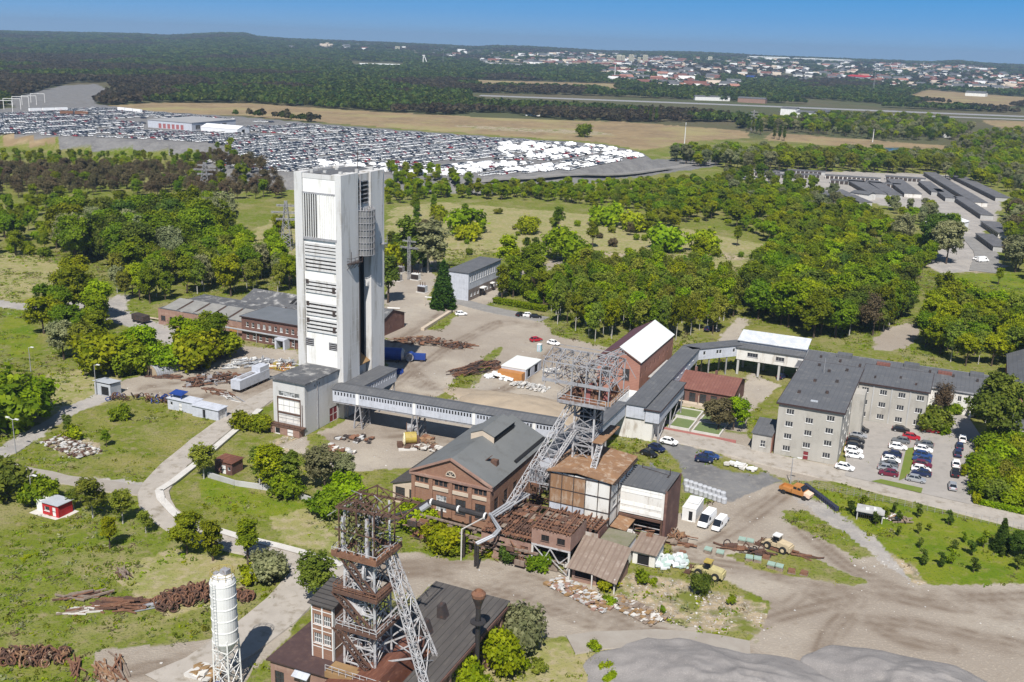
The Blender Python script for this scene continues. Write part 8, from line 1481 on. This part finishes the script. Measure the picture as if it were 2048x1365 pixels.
for pl in FOOT: keep &= ~pip(sx_, sy_, pl)
for o_ in [q for q in col.objects if q.name.split('.')[0] in ('road', 'parking_lot', 'track', 'pavement', 'cable_duct')]:
    for f_ in o_.data.polygons:
        if f_.normal.z > .5:
            w_ = [o_.matrix_world @ o_.data.vertices[k].co if o_.name.startswith('cable') else o_.data.vertices[k].co for k in f_.vertices]; keep &= ~pip(x, y, [(q.x, q.y) for q in w_])
tp = [(x[i], y[i], .0, (q := gr_.uniform(.45, 1.0) * (.7 + dn[i])), q * gr_.uniform(.6, 1.2), gr_.uniform(0, 6.28), int(gr_.choice([1, 1, 1, 2, 2, 2, 2, 4, 4, 3]))) for i in np.where(keep)[0]]
scatter('meadow_weeds', 'weeds and grass tufts over the meadows of the mine site', tp, [[tuft(1, 'mid')], [tuft(2, 'birch')], [tuft(3, 'bright')], [tuft(4, 'brown')], [tuft(5, 'grey', 12, .35)]])
rk = []
for sd_ in range(3):
    q_ = np.random.default_rng(sd_); b_ = bmesh.new(); bmesh.ops.create_icosphere(b_, subdivisions=1, radius=.5)
    for v in b_.verts: v.co *= .65 + .6 * q_.random()
    me = bpy.data.meshes.new('stone'); b_.to_mesh(me); b_.free(); me.materials.append([kerb_white, mat('rubble_stone', (.30, .26, .21), (.22, .19, .16), 1.), concrete_grey][sd_]); rk.append([me])
RB = masks['rubble'].reshape(nr, na); n = 60000; rad = np.sqrt(gr_.uniform(115 ** 2, 300 ** 2, n)); aa = gr_.uniform(-R(31), R(31), n); x = rad * np.sin(aa); y = rad * np.cos(aa); ii = np.clip(np.searchsorted(rs, rad), 0, nr - 1); jj = np.clip(np.searchsorted(azs, aa), 0, na - 1)
keep = (RB[ii, jj] > .4) & (vnoise(x / 5, y / 5, 9) > .42) | (masks['dirt'].reshape(nr, na)[ii, jj] > .6) & (gr_.uniform(0, 1, n) < .03)
scatter('rubble_stones', 'loose stones and broken concrete on the rough ground', [(x[i], y[i], .0, (q := .12 + .42 * gr_.random() ** 3), q * .8, gr_.uniform(0, 6.28), int(gr_.integers(0, 3))) for i in np.where(keep)[0]], rk)
print('PLANTS', len(PLANTS), 'single', len(singles), 'rest', len(rest))

# ---------------------------------------------------------------- far forest
def mini(seed, leaf, n=46, s=1.75):
    r = np.random.default_rng(seed); d = r.normal(size=(n, 3)); d /= np.linalg.norm(d, axis=1)[:, None]; d[:, 2] = np.abs(d[:, 2]) * 1.2 - .25; c = d * np.array([4.2, 4.2, 4.6]) * r.uniform(.6, 1.08, (n, 1)) + np.array([0, 0, 6.4])
    nm = d + r.normal(0, .4, d.shape); nm /= np.linalg.norm(nm, axis=1)[:, None]; a = np.cross(nm, r.normal(size=d.shape)); a /= np.linalg.norm(a, axis=1)[:, None]; b = np.cross(nm, a); z = s * r.uniform(.6, 1.35, (n, 1))
    V = np.stack([c - a * z - b * z * .7, c + a * z - b * z * .7, c + a * z * .7 + b * z * .7, c - a * z * .7 + b * z * .7], 1).reshape(-1, 3); me = np_mesh('far_crown', V, np.arange(len(V)).reshape(-1, 4), LM[leaf]); at_ = me.attributes.new('tone', 'FLOAT', 'POINT'); at_.data.foreach_set('value', np.repeat(r.uniform(0, 1, n), 4).astype(np.float32)); return me
FAR_OUT = [YARD_PX, *AREAS['field'], [(940, 186), (1150, 191), (1560, 207), (2100, 230), (2100, 262), (1560, 248), (1400, 230), (1150, 218), (940, 208)], [(0, 205), (130, 168), (215, 165), (230, 182), (180, 215), (60, 228)], [(1540, 262), (1900, 288), (1900, 325), (1540, 300)], [(700, 123), (810, 126), (810, 137), (700, 135)]]
TOWN = [[(560, 97), (700, 88), (800, 97), (1000, 100), (1200, 108), (1240, 118), (1200, 130), (1060, 136), (960, 132), (900, 116), (700, 104)], [(1040, 112), (1240, 108), (1340, 118), (1400, 130), (1380, 142), (1200, 135), (1050, 134)], [(1380, 120), (1500, 112), (1700, 125), (1860, 132), (2060, 152), (2060, 185), (1800, 178), (1700, 160), (1560, 168), (1400, 145)], [(1200, 138), (1380, 145), (1480, 168), (1480, 182), (1360, 180), (1220, 165)], [(1740, 128), (1990, 138), (1990, 150), (1760, 144)]]
r = np.random.default_rng(77); pts = []; townpts = []
BANDS = [(850, 1250, 7.5, .92), (1250, 1800, 8.5, 1.05), (1800, 2700, 11, 1.3), (2700, 4000, 16, 1.8), (4000, 6000, 25, 2.6), (6000, 9300, 42, 4.2)]
for r0, r1, sp, sc in BANDS:
    n = int(.5 * (r1 ** 2 - r0 ** 2) * R(64) / sp ** 2); rad = np.sqrt(r.uniform(r0 ** 2, r1 ** 2, n)); a = r.uniform(-R(32), R(32), n); x = rad * np.sin(a); y = rad * np.cos(a); z = gz(x, y); px, py = to_px(x, y, z)
    ok = py < 306 - 20 * (px > 1300); bad = np.zeros(n, bool)
    for pl in FAR_OUT: bad |= pip(px, py, pl)
    intown = np.zeros(n, bool)
    for pl in TOWN: intown |= pip(px, py, pl)
    ok &= ~bad & ~(intown & (r.uniform(0, 1, n) < .72)); gap = vnoise(x / 260, y / 260, 41, 3); ok &= ~((gap < .33) & (px > 900)); ok &= py < 245 + 13 * (px > 1480)
    br_ = vnoise(x / 330, y / 420, 63, 3)
    for i in np.where(ok)[0]: w_ = (int(r.integers(0, 3)) if br_[i] < .57 else 3 + int(r.integers(0, 2))); q = sc * r.uniform(.75, 1.35); pts.append((x[i], y[i], z[i] - .8, q, min(q, .85 + q * .12) * r.uniform(.75, 1.15), r.uniform(0, 6.28), w_))
FP = [[mini(1, 'far')], [mini(2, 'far')], [mini(3, 'far')], [mini(4, 'farbrown')], [mini(5, 'farbrown')]]
scatter('distant_forest', 'dark forest reaching from the storage yard to the hills', pts, FP); print('FOREST', len(pts))

# ---------------------------------------------------------------- vehicle storage yard on its plateau
d0 = P(1073, 314, 8); d1 = P(1186, 297, 8); rd = (d1 - d0)[:2]; rd /= np.linalg.norm(rd); pn = np.array([-rd[1], rd[0]])
YC = [P(x, y, 8)[:2] for x, y in ((-160, 236), (60, 226), (190, 216), (480, 240), (700, 258), (1000, 279), (1190, 292), (1262, 306), (1290, 316), (1130, 342), (950, 353), (760, 349), (600, 346), (480, 340), (418, 325), (474, 308), (440, 288), (330, 281), (90, 271), (-160, 262))]
YCt = [tuple(p) for p in YC]; cc = np.array(YC); u0, u1 = (cc @ rd).min(), (cc @ rd).max(); v0, v1 = (cc @ pn).min(), (cc @ pn).max()
HALL = [tuple(P(x, y, 8)[:2]) for x, y in ((285, 262), (490, 268), (500, 240), (290, 236))]
slots = []; ry_ = random.Random(9); v = v0; row = 0
while v < v1:
    u = u0; kindrow = ry_.random(); skip_until = -1e9
    while u < u1:
        u += 2.7
        if ry_.random() < .012: u += ry_.uniform(5, 16)
        q = rd * u + pn * v; slots.append((q[0], q[1], row, kindrow, u))
    row += 1; v += 5.2 if row % 2 else (7.6 if row % 6 else 13)
S_ = np.array([(a, b) for a, b, *_ in slots]); ok = pip(S_[:, 0], S_[:, 1], YCt) & ~pip(S_[:, 0], S_[:, 1], HALL) & (np.abs(np.degrees(np.arctan2(S_[:, 0], S_[:, 1]))) < 31)
cl = vnoise(S_[:, 0] / 45, S_[:, 1] / 30, 71, 3); spx, spy = to_px(S_[:, 0], S_[:, 1], np.full(len(S_), 8.)); ok &= cl > .30
sel = [i for i in np.where(ok)[0]]; sel.sort(key=lambda i: math.hypot(*S_[i]))
ycar = {}
def simple_car(nm, m, l=4.3, w_=1.8, h1=.9, h2=1.5, back=-1.9, front=.6):
    mb = MB(); mb.prism([(-l / 2, -w_ / 2), (l / 2, -w_ / 2 * .9), (l / 2, w_ / 2 * .9), (-l / 2, w_ / 2)], .25, h1, 0); mb.add([(back, -w_ * .45, h1), (front + .6, -w_ * .45, h1), (front + .6, w_ * .45, h1), (back, w_ * .45, h1), (back + .4, -w_ * .36, h2), (front, -w_ * .36, h2), (front, w_ * .36, h2), (back + .4, w_ * .36, h2)], [(0, 1, 5, 4), (1, 2, 6, 5), (2, 3, 7, 6), (3, 0, 4, 7)], 1); mb.box(back + .4, front, -w_ * .36, w_ * .36, h2, h2 + .04, 0)
    for x in (-1.3, 1.3): mb.box(x - .32, x + .32, -w_ / 2 - .01, w_ / 2 + .01, 0, .6, 2)
    return mb
YP = ['white', 'white', 'white', 'white', 'white', 'white', 'white', 'white', 'white', 'white', 'silver', 'silver', 'black', 'grey', 'navy', 'red', 'black', 'white', 'white', 'silver', 'grey']
for p in set(YP): ycar[p] = simple_car(p, None).mesh('yard_car', [PAINT[p], carglass, tyre])
ycar['van'] = simple_car('van', None, 5.4, 2.0, 1.4, 2.4, -2.6, 1.5).mesh('yard_van', [PAINT['white'], PAINT['white'], tyre])
def ypaint(i):
    white = (spx[i] > 1000 and spy[i] > 288 and cl[i] > .42) or (spx[i] > 640 and spy[i] > 322 and cl[i] > .5)
    return 'van' if white and ry_.random() < .6 else YP[ry_.randrange(len(YP))]
LBL = {'white': 'white car in the packed storage yard behind the tower', 'silver': 'silver car in the packed storage yard behind the tower', 'black': 'black car in the packed storage yard behind the tower', 'grey': 'dark grey car in the packed storage yard behind the tower', 'navy': 'navy car in the packed storage yard behind the tower', 'red': 'red car in the packed storage yard behind the tower', 'van': 'white van in the packed storage yard behind the tower'}
ang0 = math.atan2(pn[1], pn[0]); NI = 236; big = {p: [] for p in list(ycar)}
n_ = -1
for i in sel:
    p = ypaint(i)
    if p == 'van' and ry_.random() < .42: continue
    a = ang0 + (math.pi if ry_.random() < .5 else 0) + ry_.gauss(0, .04)
    n_ += 1
    if n_ < NI: o_ = bpy.data.objects.new('stored_van' if p == 'van' else 'stored_car', ycar[p]); col.objects.link(o_); o_.location = (S_[i, 0], S_[i, 1], 8.02); o_.rotation_euler = (0, 0, a); tag(o_, LBL[p], 'van' if p == 'van' else 'car', 'vehicles nearest in the storage yard')
    else: big[p].append((S_[i, 0], S_[i, 1], a))
VV, FF, MI, n = [], [], [], 0; allm = [PAINT[p] for p in ('white', 'silver', 'black', 'grey', 'navy', 'red')] + [carglass, tyre]; im = {'white': 0, 'silver': 1, 'black': 2, 'grey': 3, 'navy': 4, 'red': 5, 'van': 0}
for p, lst in big.items():
    if not lst: continue
    me = ycar[p]; co = np.array([v.co[:] for v in me.vertices]); fs = [tuple(f.vertices) for f in me.polygons]; mi = [f.material_index for f in me.polygons]; fs, mi = [f for f in fs], mi
    for x, y, a in lst:
        ca, sa = math.cos(a), math.sin(a); VV.append(np.stack([co[:, 0] * ca - co[:, 1] * sa + x, co[:, 0] * sa + co[:, 1] * ca + y, co[:, 2] + 8.02], -1)); FF += [tuple(k + n for k in f) for f in fs]; MI += [im[p] if (q == 0 or (p == 'van' and q == 1)) else (6 if q == 1 else 7) for q in mi]; n += len(co)
Fa = np.array(FF, np.int32); me = np_mesh('stored_vehicles', np.concatenate(VV), Fa, allm, MI); o_ = bpy.data.objects.new('stored_vehicles', me); col.objects.link(o_); tag(o_, 'thousands of stored cars filling the plateau yard', kind='stuff'); print('YARD', len(sel))
def wthing(name, label, cat, p0, p1, group=None, z=None):   # local X from one survey point to the next
    a = PT(*p0) if z is None else P(*p0, z); b = PT(*p1) if z is None else P(*p1, z); t = thing(name, label, cat, a, math.atan2(b[1] - a[1], b[0] - a[0]), group); return t, float(np.hypot(*(b - a)[:2]))
t, ln = wthing('yard_hall', 'long grey flat-roofed hall among the stored cars', 'hall', (296, 255), (384, 262), z=8)
walls(t, ln, 60, 6.5, clad_grey, {'F': [(ln * .28 + i * ln * .1, .2, 3.2, 4.0, -2, 1, mat('dull_red_gate', (.30, .09, .09)), steel_grey) for i in range(6)], 'R': [(8 + 9 * i, 1, 6, 3.5, 3, 2) for i in range(5)]}); flat_roof(t, ln, 60, 6.5, mat('pale_hall_roof', (.30, .30, .305), (.25, .25, .255), .05), .4, .4)
t, ln = wthing('storage_tent', 'white ridged storage tent beside the yard hall', 'tent', (402, 262), (475, 268), z=8)
walls(t, ln, 16, 3.5, tent_white, {'R': [(8, .1, 4, 3, 1, 1, steel_grey, dark_void)]}, ('X', 2.6)); gable_roof(t, ln, 16, 3.5, 2.6, 'X', tent_white, .2, .12)
for i, (p0, p1, lb) in enumerate((((60, 225), (160, 222), 'long white trailer row at the far left of the storage yard'), ((235, 222), (290, 228), 'white bus row behind the yard hall'), ((120, 230), (165, 231), 'rusty red goods wagon in the storage yard'))):
    t, ln = wthing('trailer_row', lb, 'trailers', p0, p1, z=8); n = max(2, int(ln / 14)); part(t, 'trailer_box', [PAINT['white'], rust][i == 2], lambda mb: [mb.box(k_ * 14, k_ * 14 + 12.5, 0, 2.6, 1, 3.8) for k_ in range(n)]); part(t, 'wheels', tyre, lambda mb: [mb.box(k_ * 14 + 8, k_ * 14 + 11, .1, 2.5, 0, .98) for k_ in range(n)])

# ---------------------------------------------------------------- garages, far buildings, masts
GRG = [((1486, 352), (1566, 352), 6), ((1530, 357), (1640, 357), 6), ((1575, 347), (1650, 352), 6), ((1650, 358), (1760, 366), 6), ((1660, 368), (1800, 378), 6), ((1770, 360), (1850, 366), 6), ((1944, 413), (1846, 352), 9), ((1990, 404), (1900, 357), 9), ((1862, 392), (1836, 370), 8), ((1808, 395), (1772, 366), 11), ((1775, 398), (1730, 368), 9), ((1740, 396), (1690, 366), 11), ((1995, 478), (1960, 452), 9), ((1960, 440), (1905, 402), 7), ((1718, 414), (1660, 388), 8), ((1668, 408), (1612, 384), 8), ((1890, 404), (1866, 386), 7), ((1985, 505), (1950, 478), 8)]
for i, (p0, p1, d_) in enumerate(GRG):
    t, ln = wthing('garage_row', 'long low block of dark-roofed lock-up garages at the upper right', 'garages', p0, p1, 'garage blocks'); n = int(ln / 3.2); s = -1 if i > 5 else 1
    mbw = MB(); y0, y1 = (0, d_) if s > 0 else (-d_, 0); mbw.box(0, ln, y0, y1, 0, 2.6); mbw.build('wall', plaster_white if i % 3 == 0 else concrete_grey, t); part(t, 'roof', mat('garage_felt', (.12, .118, .125), (.085, .085, .09), .1, c3=(.2, .2, .2), scale3=.3, amt3=.5), lambda mb: mb.box(-.3, ln + .3, y0 - .3, y1 + .3, 2.62, 2.9)); part(t, 'door_row', steel_dark, lambda mb: [mb.box(k_ * 3.2 + .4, k_ * 3.2 + 2.9, y - .05, y + .05, .05, 2.2) for k_ in range(n) for y in (y0 - .02, y1 + .02)])
FARB = [((720, 134), (800, 136), 22, 9, 'white_paint', 'long white factory hall in front of the dark forest', 'factory'), ((965, 131), (1040, 136), 14, 12, 'panel_white', 'row of white blocks at the left end of the town', 'housing block'), ((1000, 122), (1040, 124), 12, 10, 'trim_cream', 'cream block row behind the white blocks', 'housing block'), ((1090, 133), (1150, 137), 14, 10, 'panel_white', 'white block row in the middle of the town', 'housing block'), ((1160, 128), (1225, 131), 14, 14, 'trim_cream', 'cream housing row left of the apartment towers', 'housing block'), ((1230, 158), (1275, 161), 30, 7, 'panel_white', 'white warehouse left before the town', 'warehouse'), ((1290, 168), (1360, 172), 40, 8, 'brick_pink', 'pink-red warehouse before the town', 'warehouse'), ((1330, 160), (1352, 162), 30, 12, 'white_paint', 'tall white store beside the pink-red warehouse', 'warehouse'), ((1366, 172), (1475, 174), 30, 7, 'clad_grey', 'long pale depot right of the pink-red warehouse', 'warehouse'), ((1500, 118), (1580, 121), 40, 12, 'white_paint', 'long white works at the field edge, left half', 'factory'), ((1585, 121), (1700, 127), 40, 12, 'white_paint', 'long white works at the field edge, right half', 'factory'), ((1490, 162), (1506, 163), 40, 12, 'blue_paint', 'bright blue hall among the trees', 'hall'), ((1510, 166), (1530, 167), 20, 8, 'white_paint', 'white house beside the bright blue hall', 'house'), ((1690, 158), (1730, 162), 50, 10, 'red_wall', 'wide hall with red roof among the houses', 'hall'), ((1650, 155), (1680, 158), 30, 9, 'white_paint', 'white hall left of the red one', 'hall'), ((1475, 205), (1530, 208), 20, 8, 'brick_pink', 'red-brown terrace by the motorway', 'building'), ((1390, 201), (1460, 203), 18, 7, 'white_paint', 'long white shed by the motorway', 'shed'), ((1560, 232), (1590, 234), 18, 11, 'panel_white', 'white block below the motorway', 'building'), ((1592, 236), (1625, 238), 22, 8, 'panel_white', 'low white building below the motorway', 'building'), ((1628, 232), (1645, 236), 30, 7, 'clad_grey', 'pale shed below the motorway', 'shed'), ((1930, 192), (1970, 194), 40, 8, 'panel_white', 'long white hall at the far right', 'hall'), ((1050, 232), (1080, 233), 12, 6, 'panel_white', 'white house at the forest edge', 'house'), ((1868, 274), (1890, 276), 14, 5, 'fascia', 'dark-roofed house among the right-hand trees, left one', 'house'), ((1957, 282), (1985, 283), 14, 5, 'fascia', 'dark-roofed house among the right-hand trees, right one', 'house'), ((1900, 470), (1935, 462), 14, 5, 'tent_white', 'white tent roof by the far right road', 'tent'), ((1510, 400), (1530, 402), 9, 4, 'plaster_white', 'white house between the trees before the garages', 'house'), ((1580, 425), (1605, 428), 9, 4, 'plaster_white', 'second white house between the trees before the garages', 'house'), ((1700, 398), (1735, 402), 10, 4, 'plaster_white', 'white house at the garage corner', 'house')]
for p0, p1, d_, h_, mn, lb, ct in FARB:
    t, ln = wthing(ct.replace(' ', '_'), lb, ct, p0, p1); m = globals()[mn]; box_part(t, 'wall', m if mn not in ('red_wall', 'fascia', 'blue_paint') else panel_white, (0, ln, 0, d_, 0, h_))
    rm = {'red_wall': red_wall, 'fascia': roof_grey, 'blue_paint': blue_paint, 'tent_white': tent_white}.get(mn, roof_grey if ct != 'factory' else roof_white); part(t, 'roof', rm, lambda mb: (mb.slab((-.4, -.4, h_), (ln + .4, -.4, h_), (ln + .4, d_ / 2, h_ + d_ * .12), (-.4, d_ / 2, h_ + d_ * .12), .3), mb.slab((-.4, d_ / 2, h_ + d_ * .12 - .01), (ln + .4, d_ / 2, h_ + d_ * .12 - .01), (ln + .4, d_ + .4, h_), (-.4, d_ + .4, h_), .3)))
for i, (px, py, w_, h_) in enumerate(((1237, 128, 20, 40), (1246, 127, 16, 36), (1262, 128, 22, 42), (1290, 129, 22, 42), (1278, 128, 14, 30), (1223, 130, 24, 20), (1310, 129, 30, 14), (795, 103, 26, 26), (1420, 122, 24, 22))):
    a = PT(px, py); t = thing('apartment_block', 'cream apartment tower standing above the distant town' if i < 5 else ['low cream block left of the apartment towers', 'low block right of the apartment towers', 'pinkish tower block at the left of the distant town', 'pinkish block right of the distant centre'][i - 5], 'apartment block', a, 0, 'cream apartment towers' if i < 5 else None); box_part(t, 'wall', mat('cream_panel', (.58, .54, .40), (.5, .46, .34), .1), (-w_ / 2, w_ / 2, 0, 12, 0, h_)); part(t, 'window_band', glass, lambda mb: [mb.box(-w_ / 2 + 1, w_ / 2 - 1, -.1, -.02, z, z + 1.2) for z in np.arange(2, h_ - 2, 3.0)])
hm = []
for i, (wc, rc) in enumerate(((plaster_white, roof_red), (panel_white, roof_grey), (trim_cream, roof_red), (white_paint, brick_red))):
    mb = MB(); mb.box(-6, 6, -5, 5, 0, 6, 0); mb.slab((-6.4, -5.4, 6), (6.4, -5.4, 6), (6.4, 0, 9.5), (-6.4, 0, 9.5), .3, 1); mb.slab((-6.4, 0, 9.49), (6.4, 0, 9.49), (6.4, 5.4, 6), (-6.4, 5.4, 6), .3, 1); hm.append(mb.mesh('distant_house', [wc, rc]))
rh = random.Random(31); nh_ = 0; HL = ['white house with a dull red roof in the distant town', 'white house with a grey roof in the distant town', 'cream house with a dull red roof in the distant town', 'white house with a brick-red roof in the distant town']
while nh_ < 296:
    pl = TOWN[rh.choice((0, 1, 1, 2, 2, 2, 3, 4, 4))]; xs = [p[0] for p in pl]; ys = [p[1] for p in pl]; px, py = rh.uniform(min(xs), max(xs)), rh.uniform(min(ys), max(ys))
    if not bool(pip(np.array([px]), np.array([py]), pl)[0]): continue
    a = PT(px, py)
    if np.hypot(a[0], a[1]) > 9000: continue
    i = rh.choice((0, 1, 1, 1, 2, 3)); a[2] += .5; o_ = bpy.data.objects.new('distant_house', hm[i]); col.objects.link(o_); o_.location = tuple(a); o_.rotation_euler = (0, 0, rh.uniform(0, 3.14)); s = rh.uniform(1.1, 2.0); o_.scale = (s * rh.uniform(1, 2.0), s, s); tag(o_, HL[i], 'house', 'houses of the distant town'); nh_ += 1
hv, hf2, hmi, n = [], [], [], 0; bx8 = np.array([(x, y, z) for z in (0, 6) for y in (-5, 5) for x in (-6, 6)] + [(-6.4, 0, 9.5), (6.4, 0, 9.5)], float)
for _ in range(1900):
    pl = TOWN[rh.choice((0, 1, 1, 2, 2, 2, 2, 3, 4, 4))]; xs = [p[0] for p in pl]; ys = [p[1] for p in pl]; px, py = rh.uniform(min(xs), max(xs)), rh.uniform(min(ys), max(ys))
    if float(vnoise(np.array([px / 14.]), np.array([py / 5.]), 12, 2)[0]) < .44 or not bool(pip(np.array([px]), np.array([py]), pl)[0]): continue
    v_ = ray(px, py); D = (0 - HC) / v_[2] * math.hypot(v_[0], v_[1]) if v_[2] < -1 else 9000; a = PT(px, py) if rh.random() < 1 else None
    if np.hypot(a[0], a[1]) > 9300: continue
    s = rh.uniform(1.0, 2.0); t_ = rh.uniform(0, 3.14); q = bx8 * np.array([s * rh.uniform(1, 2.4), s, s]); hv.append(np.stack([q[:, 0] * math.cos(t_) - q[:, 1] * math.sin(t_) + a[0], q[:, 0] * math.sin(t_) + q[:, 1] * math.cos(t_) + a[1], q[:, 2] + a[2] + .3], -1)); wm, rm_ = rh.choice(((0, 2), (0, 3), (0, 3), (1, 3), (0, 0), (1, 1)))
    hf2 += [tuple(k + n for k in f) for f in ((0, 1, 5, 4), (1, 3, 7, 5), (3, 2, 6, 7), (2, 0, 4, 6), (4, 5, 9, 8), (6, 8, 9, 7))]; hmi += [wm] * 4 + [rm_] * 2; n += 10
o_ = bpy.data.objects.new('distant_houses', np_mesh('distant_houses', np.concatenate(hv), hf2, [white_paint, trim_cream, roof_red, roof_grey], hmi)); col.objects.link(o_); tag(o_, 'roofs and walls of the farther town', kind='stuff')
MST = [('chimney', 'white striped chimney in front of the distant town', 1229, 160, 128, 2.6, 'cyl'), ('mast', 'thin lattice mast over the forest left of the town', 886, 129, 106, 1.6, 'lat'), ('radio_mast', 'pale lattice mast by the far motorway', 1746, 186, 150, 2.2, 'lat'), ('church_tower', 'church spire in the far right town', 1846, 138, 126, 6, 'spire'), ('power_pylon', 'steel power pylon behind the left wood', 412, 388, 330, 3.2, 'pyl'), ('power_pylon', 'grey power pylon close left of the white tower', 574, 500, 405, 2.4, 'pyl'), ('flood_mast', 'slim pale mast at the end of the storage yard', 1367, 312, 250, .8, 'cyl'), ('power_pylon', 'small power pylon beside the poplars', 1505, 262, 224, 2.2, 'pyl'), ('flood_mast', 'mast over the right-hand road', 1745, 285, 262, .8, 'cyl')]
for nm, lb, px, py, ty, w_, kd in MST:
    a = PT(px, py); D = math.hypot(a[0], a[1]); h_ = (py - ty) * D / F * 1.02; t = thing(nm, lb, nm.replace('_', ' '), a, 0)
    if kd == 'cyl': part(t, 'shaft', white_paint, lambda mb: mb.tube((0, 0, 0), (0, 0, h_), w_ * .6, 10, w_ * .35)); part(t, 'top_ring', red_wall if nm == 'chimney' else steel_grey, lambda mb: mb.tube((0, 0, h_ * .86), (0, 0, h_ * .93), w_ * .5, 10, w_ * .45))
    elif kd == 'spire': box_part(t, 'tower_shaft', trim_cream, (-w_ / 2, w_ / 2, -w_ / 2, w_ / 2, 0, h_ * .6)); part(t, 'spire', steel_grey, lambda mb: mb.lathe([(w_ * .5, h_ * .6), (0, h_ * 1.1)], 8))
    else:
        part(t, 'lattice_shaft', steel_grey, lambda mb: [mb.bar((sx * w_, sy * w_, 0), (sx * w_ * .18, sy * w_ * .18, h_), .22) for sx in (-1, 1) for sy in (-1, 1)] + [mb.bar((s1 * w_ * (1 - .82 * k_ / 9), s2 * w_ * (1 - .82 * k_ / 9), h_ * k_ / 9), (-s1 * w_ * (1 - .82 * (k_ + 1) / 9), s2 * w_ * (1 - .82 * (k_ + 1) / 9), h_ * (k_ + 1) / 9), .16) for k_ in range(9) for s1 in (-1, 1) for s2 in (-1, 1)])
        if kd == 'pyl': part(t, 'cross_arm', steel_grey, lambda mb: [mb.truss((-e_, 0, h_ * q), (e_, 0, h_ * q), .5, .6, 6, .14) for q, e_ in ((.62, 4.5), (.76, 6.5), (.9, 4.2))])
a = PT(848, 131); t = thing('distant_headframe', 'white A-shaped headframe far off above the forest', 'headframe', a, 0); D = math.hypot(a[0], a[1]); h_ = 19 * D / F; part(t, 'tower_leg', white_paint, lambda mb: (mb.bar((-4, 0, 0), (-2, 0, h_), 3), mb.bar((14, 0, 0), (0, 0, h_), 3))); part(t, 'sheave', white_paint, lambda mb: mb.box(-6, 4, -2, 2, h_ - 3, h_))
for i in range(5):
    a = PT(8 + 17 * i, 224 - 4.5 * i); t = thing('catenary_mast', 'white railway portal mast at the far left', 'portal mast', a, R(20), 'railway portals'); part(t, 'portal', white_paint, lambda mb: (mb.bar((-8, 0, 0), (-8, 0, 11), .5), mb.bar((8, 0, 0), (8, 0, 11), .5), mb.bar((-8, 0, 11), (8, 0, 11), .5)))

# ---------------------------------------------------------------- haze
hz = MB(); hz.box(-15000, 15000, -400, 15000, -2, 190)
hm_ = bpy.data.materials.new('haze_air'); hm_.use_nodes = True; t = hm_.node_tree; t.nodes.clear(); out = t.nodes.new('ShaderNodeOutputMaterial'); pv = t.nodes.new('ShaderNodeVolumePrincipled'); pv.inputs['Color'].default_value = (.58, .78, 1, 1); pv.inputs['Density'].default_value = 9e-5; pv.inputs['Anisotropy'].default_value = .3; t.links.new(pv.outputs[0], out.inputs['Volume'])
o_ = hz.build('haze', hm_); tag(o_, 'thin blue haze over the plain', kind='stuff')
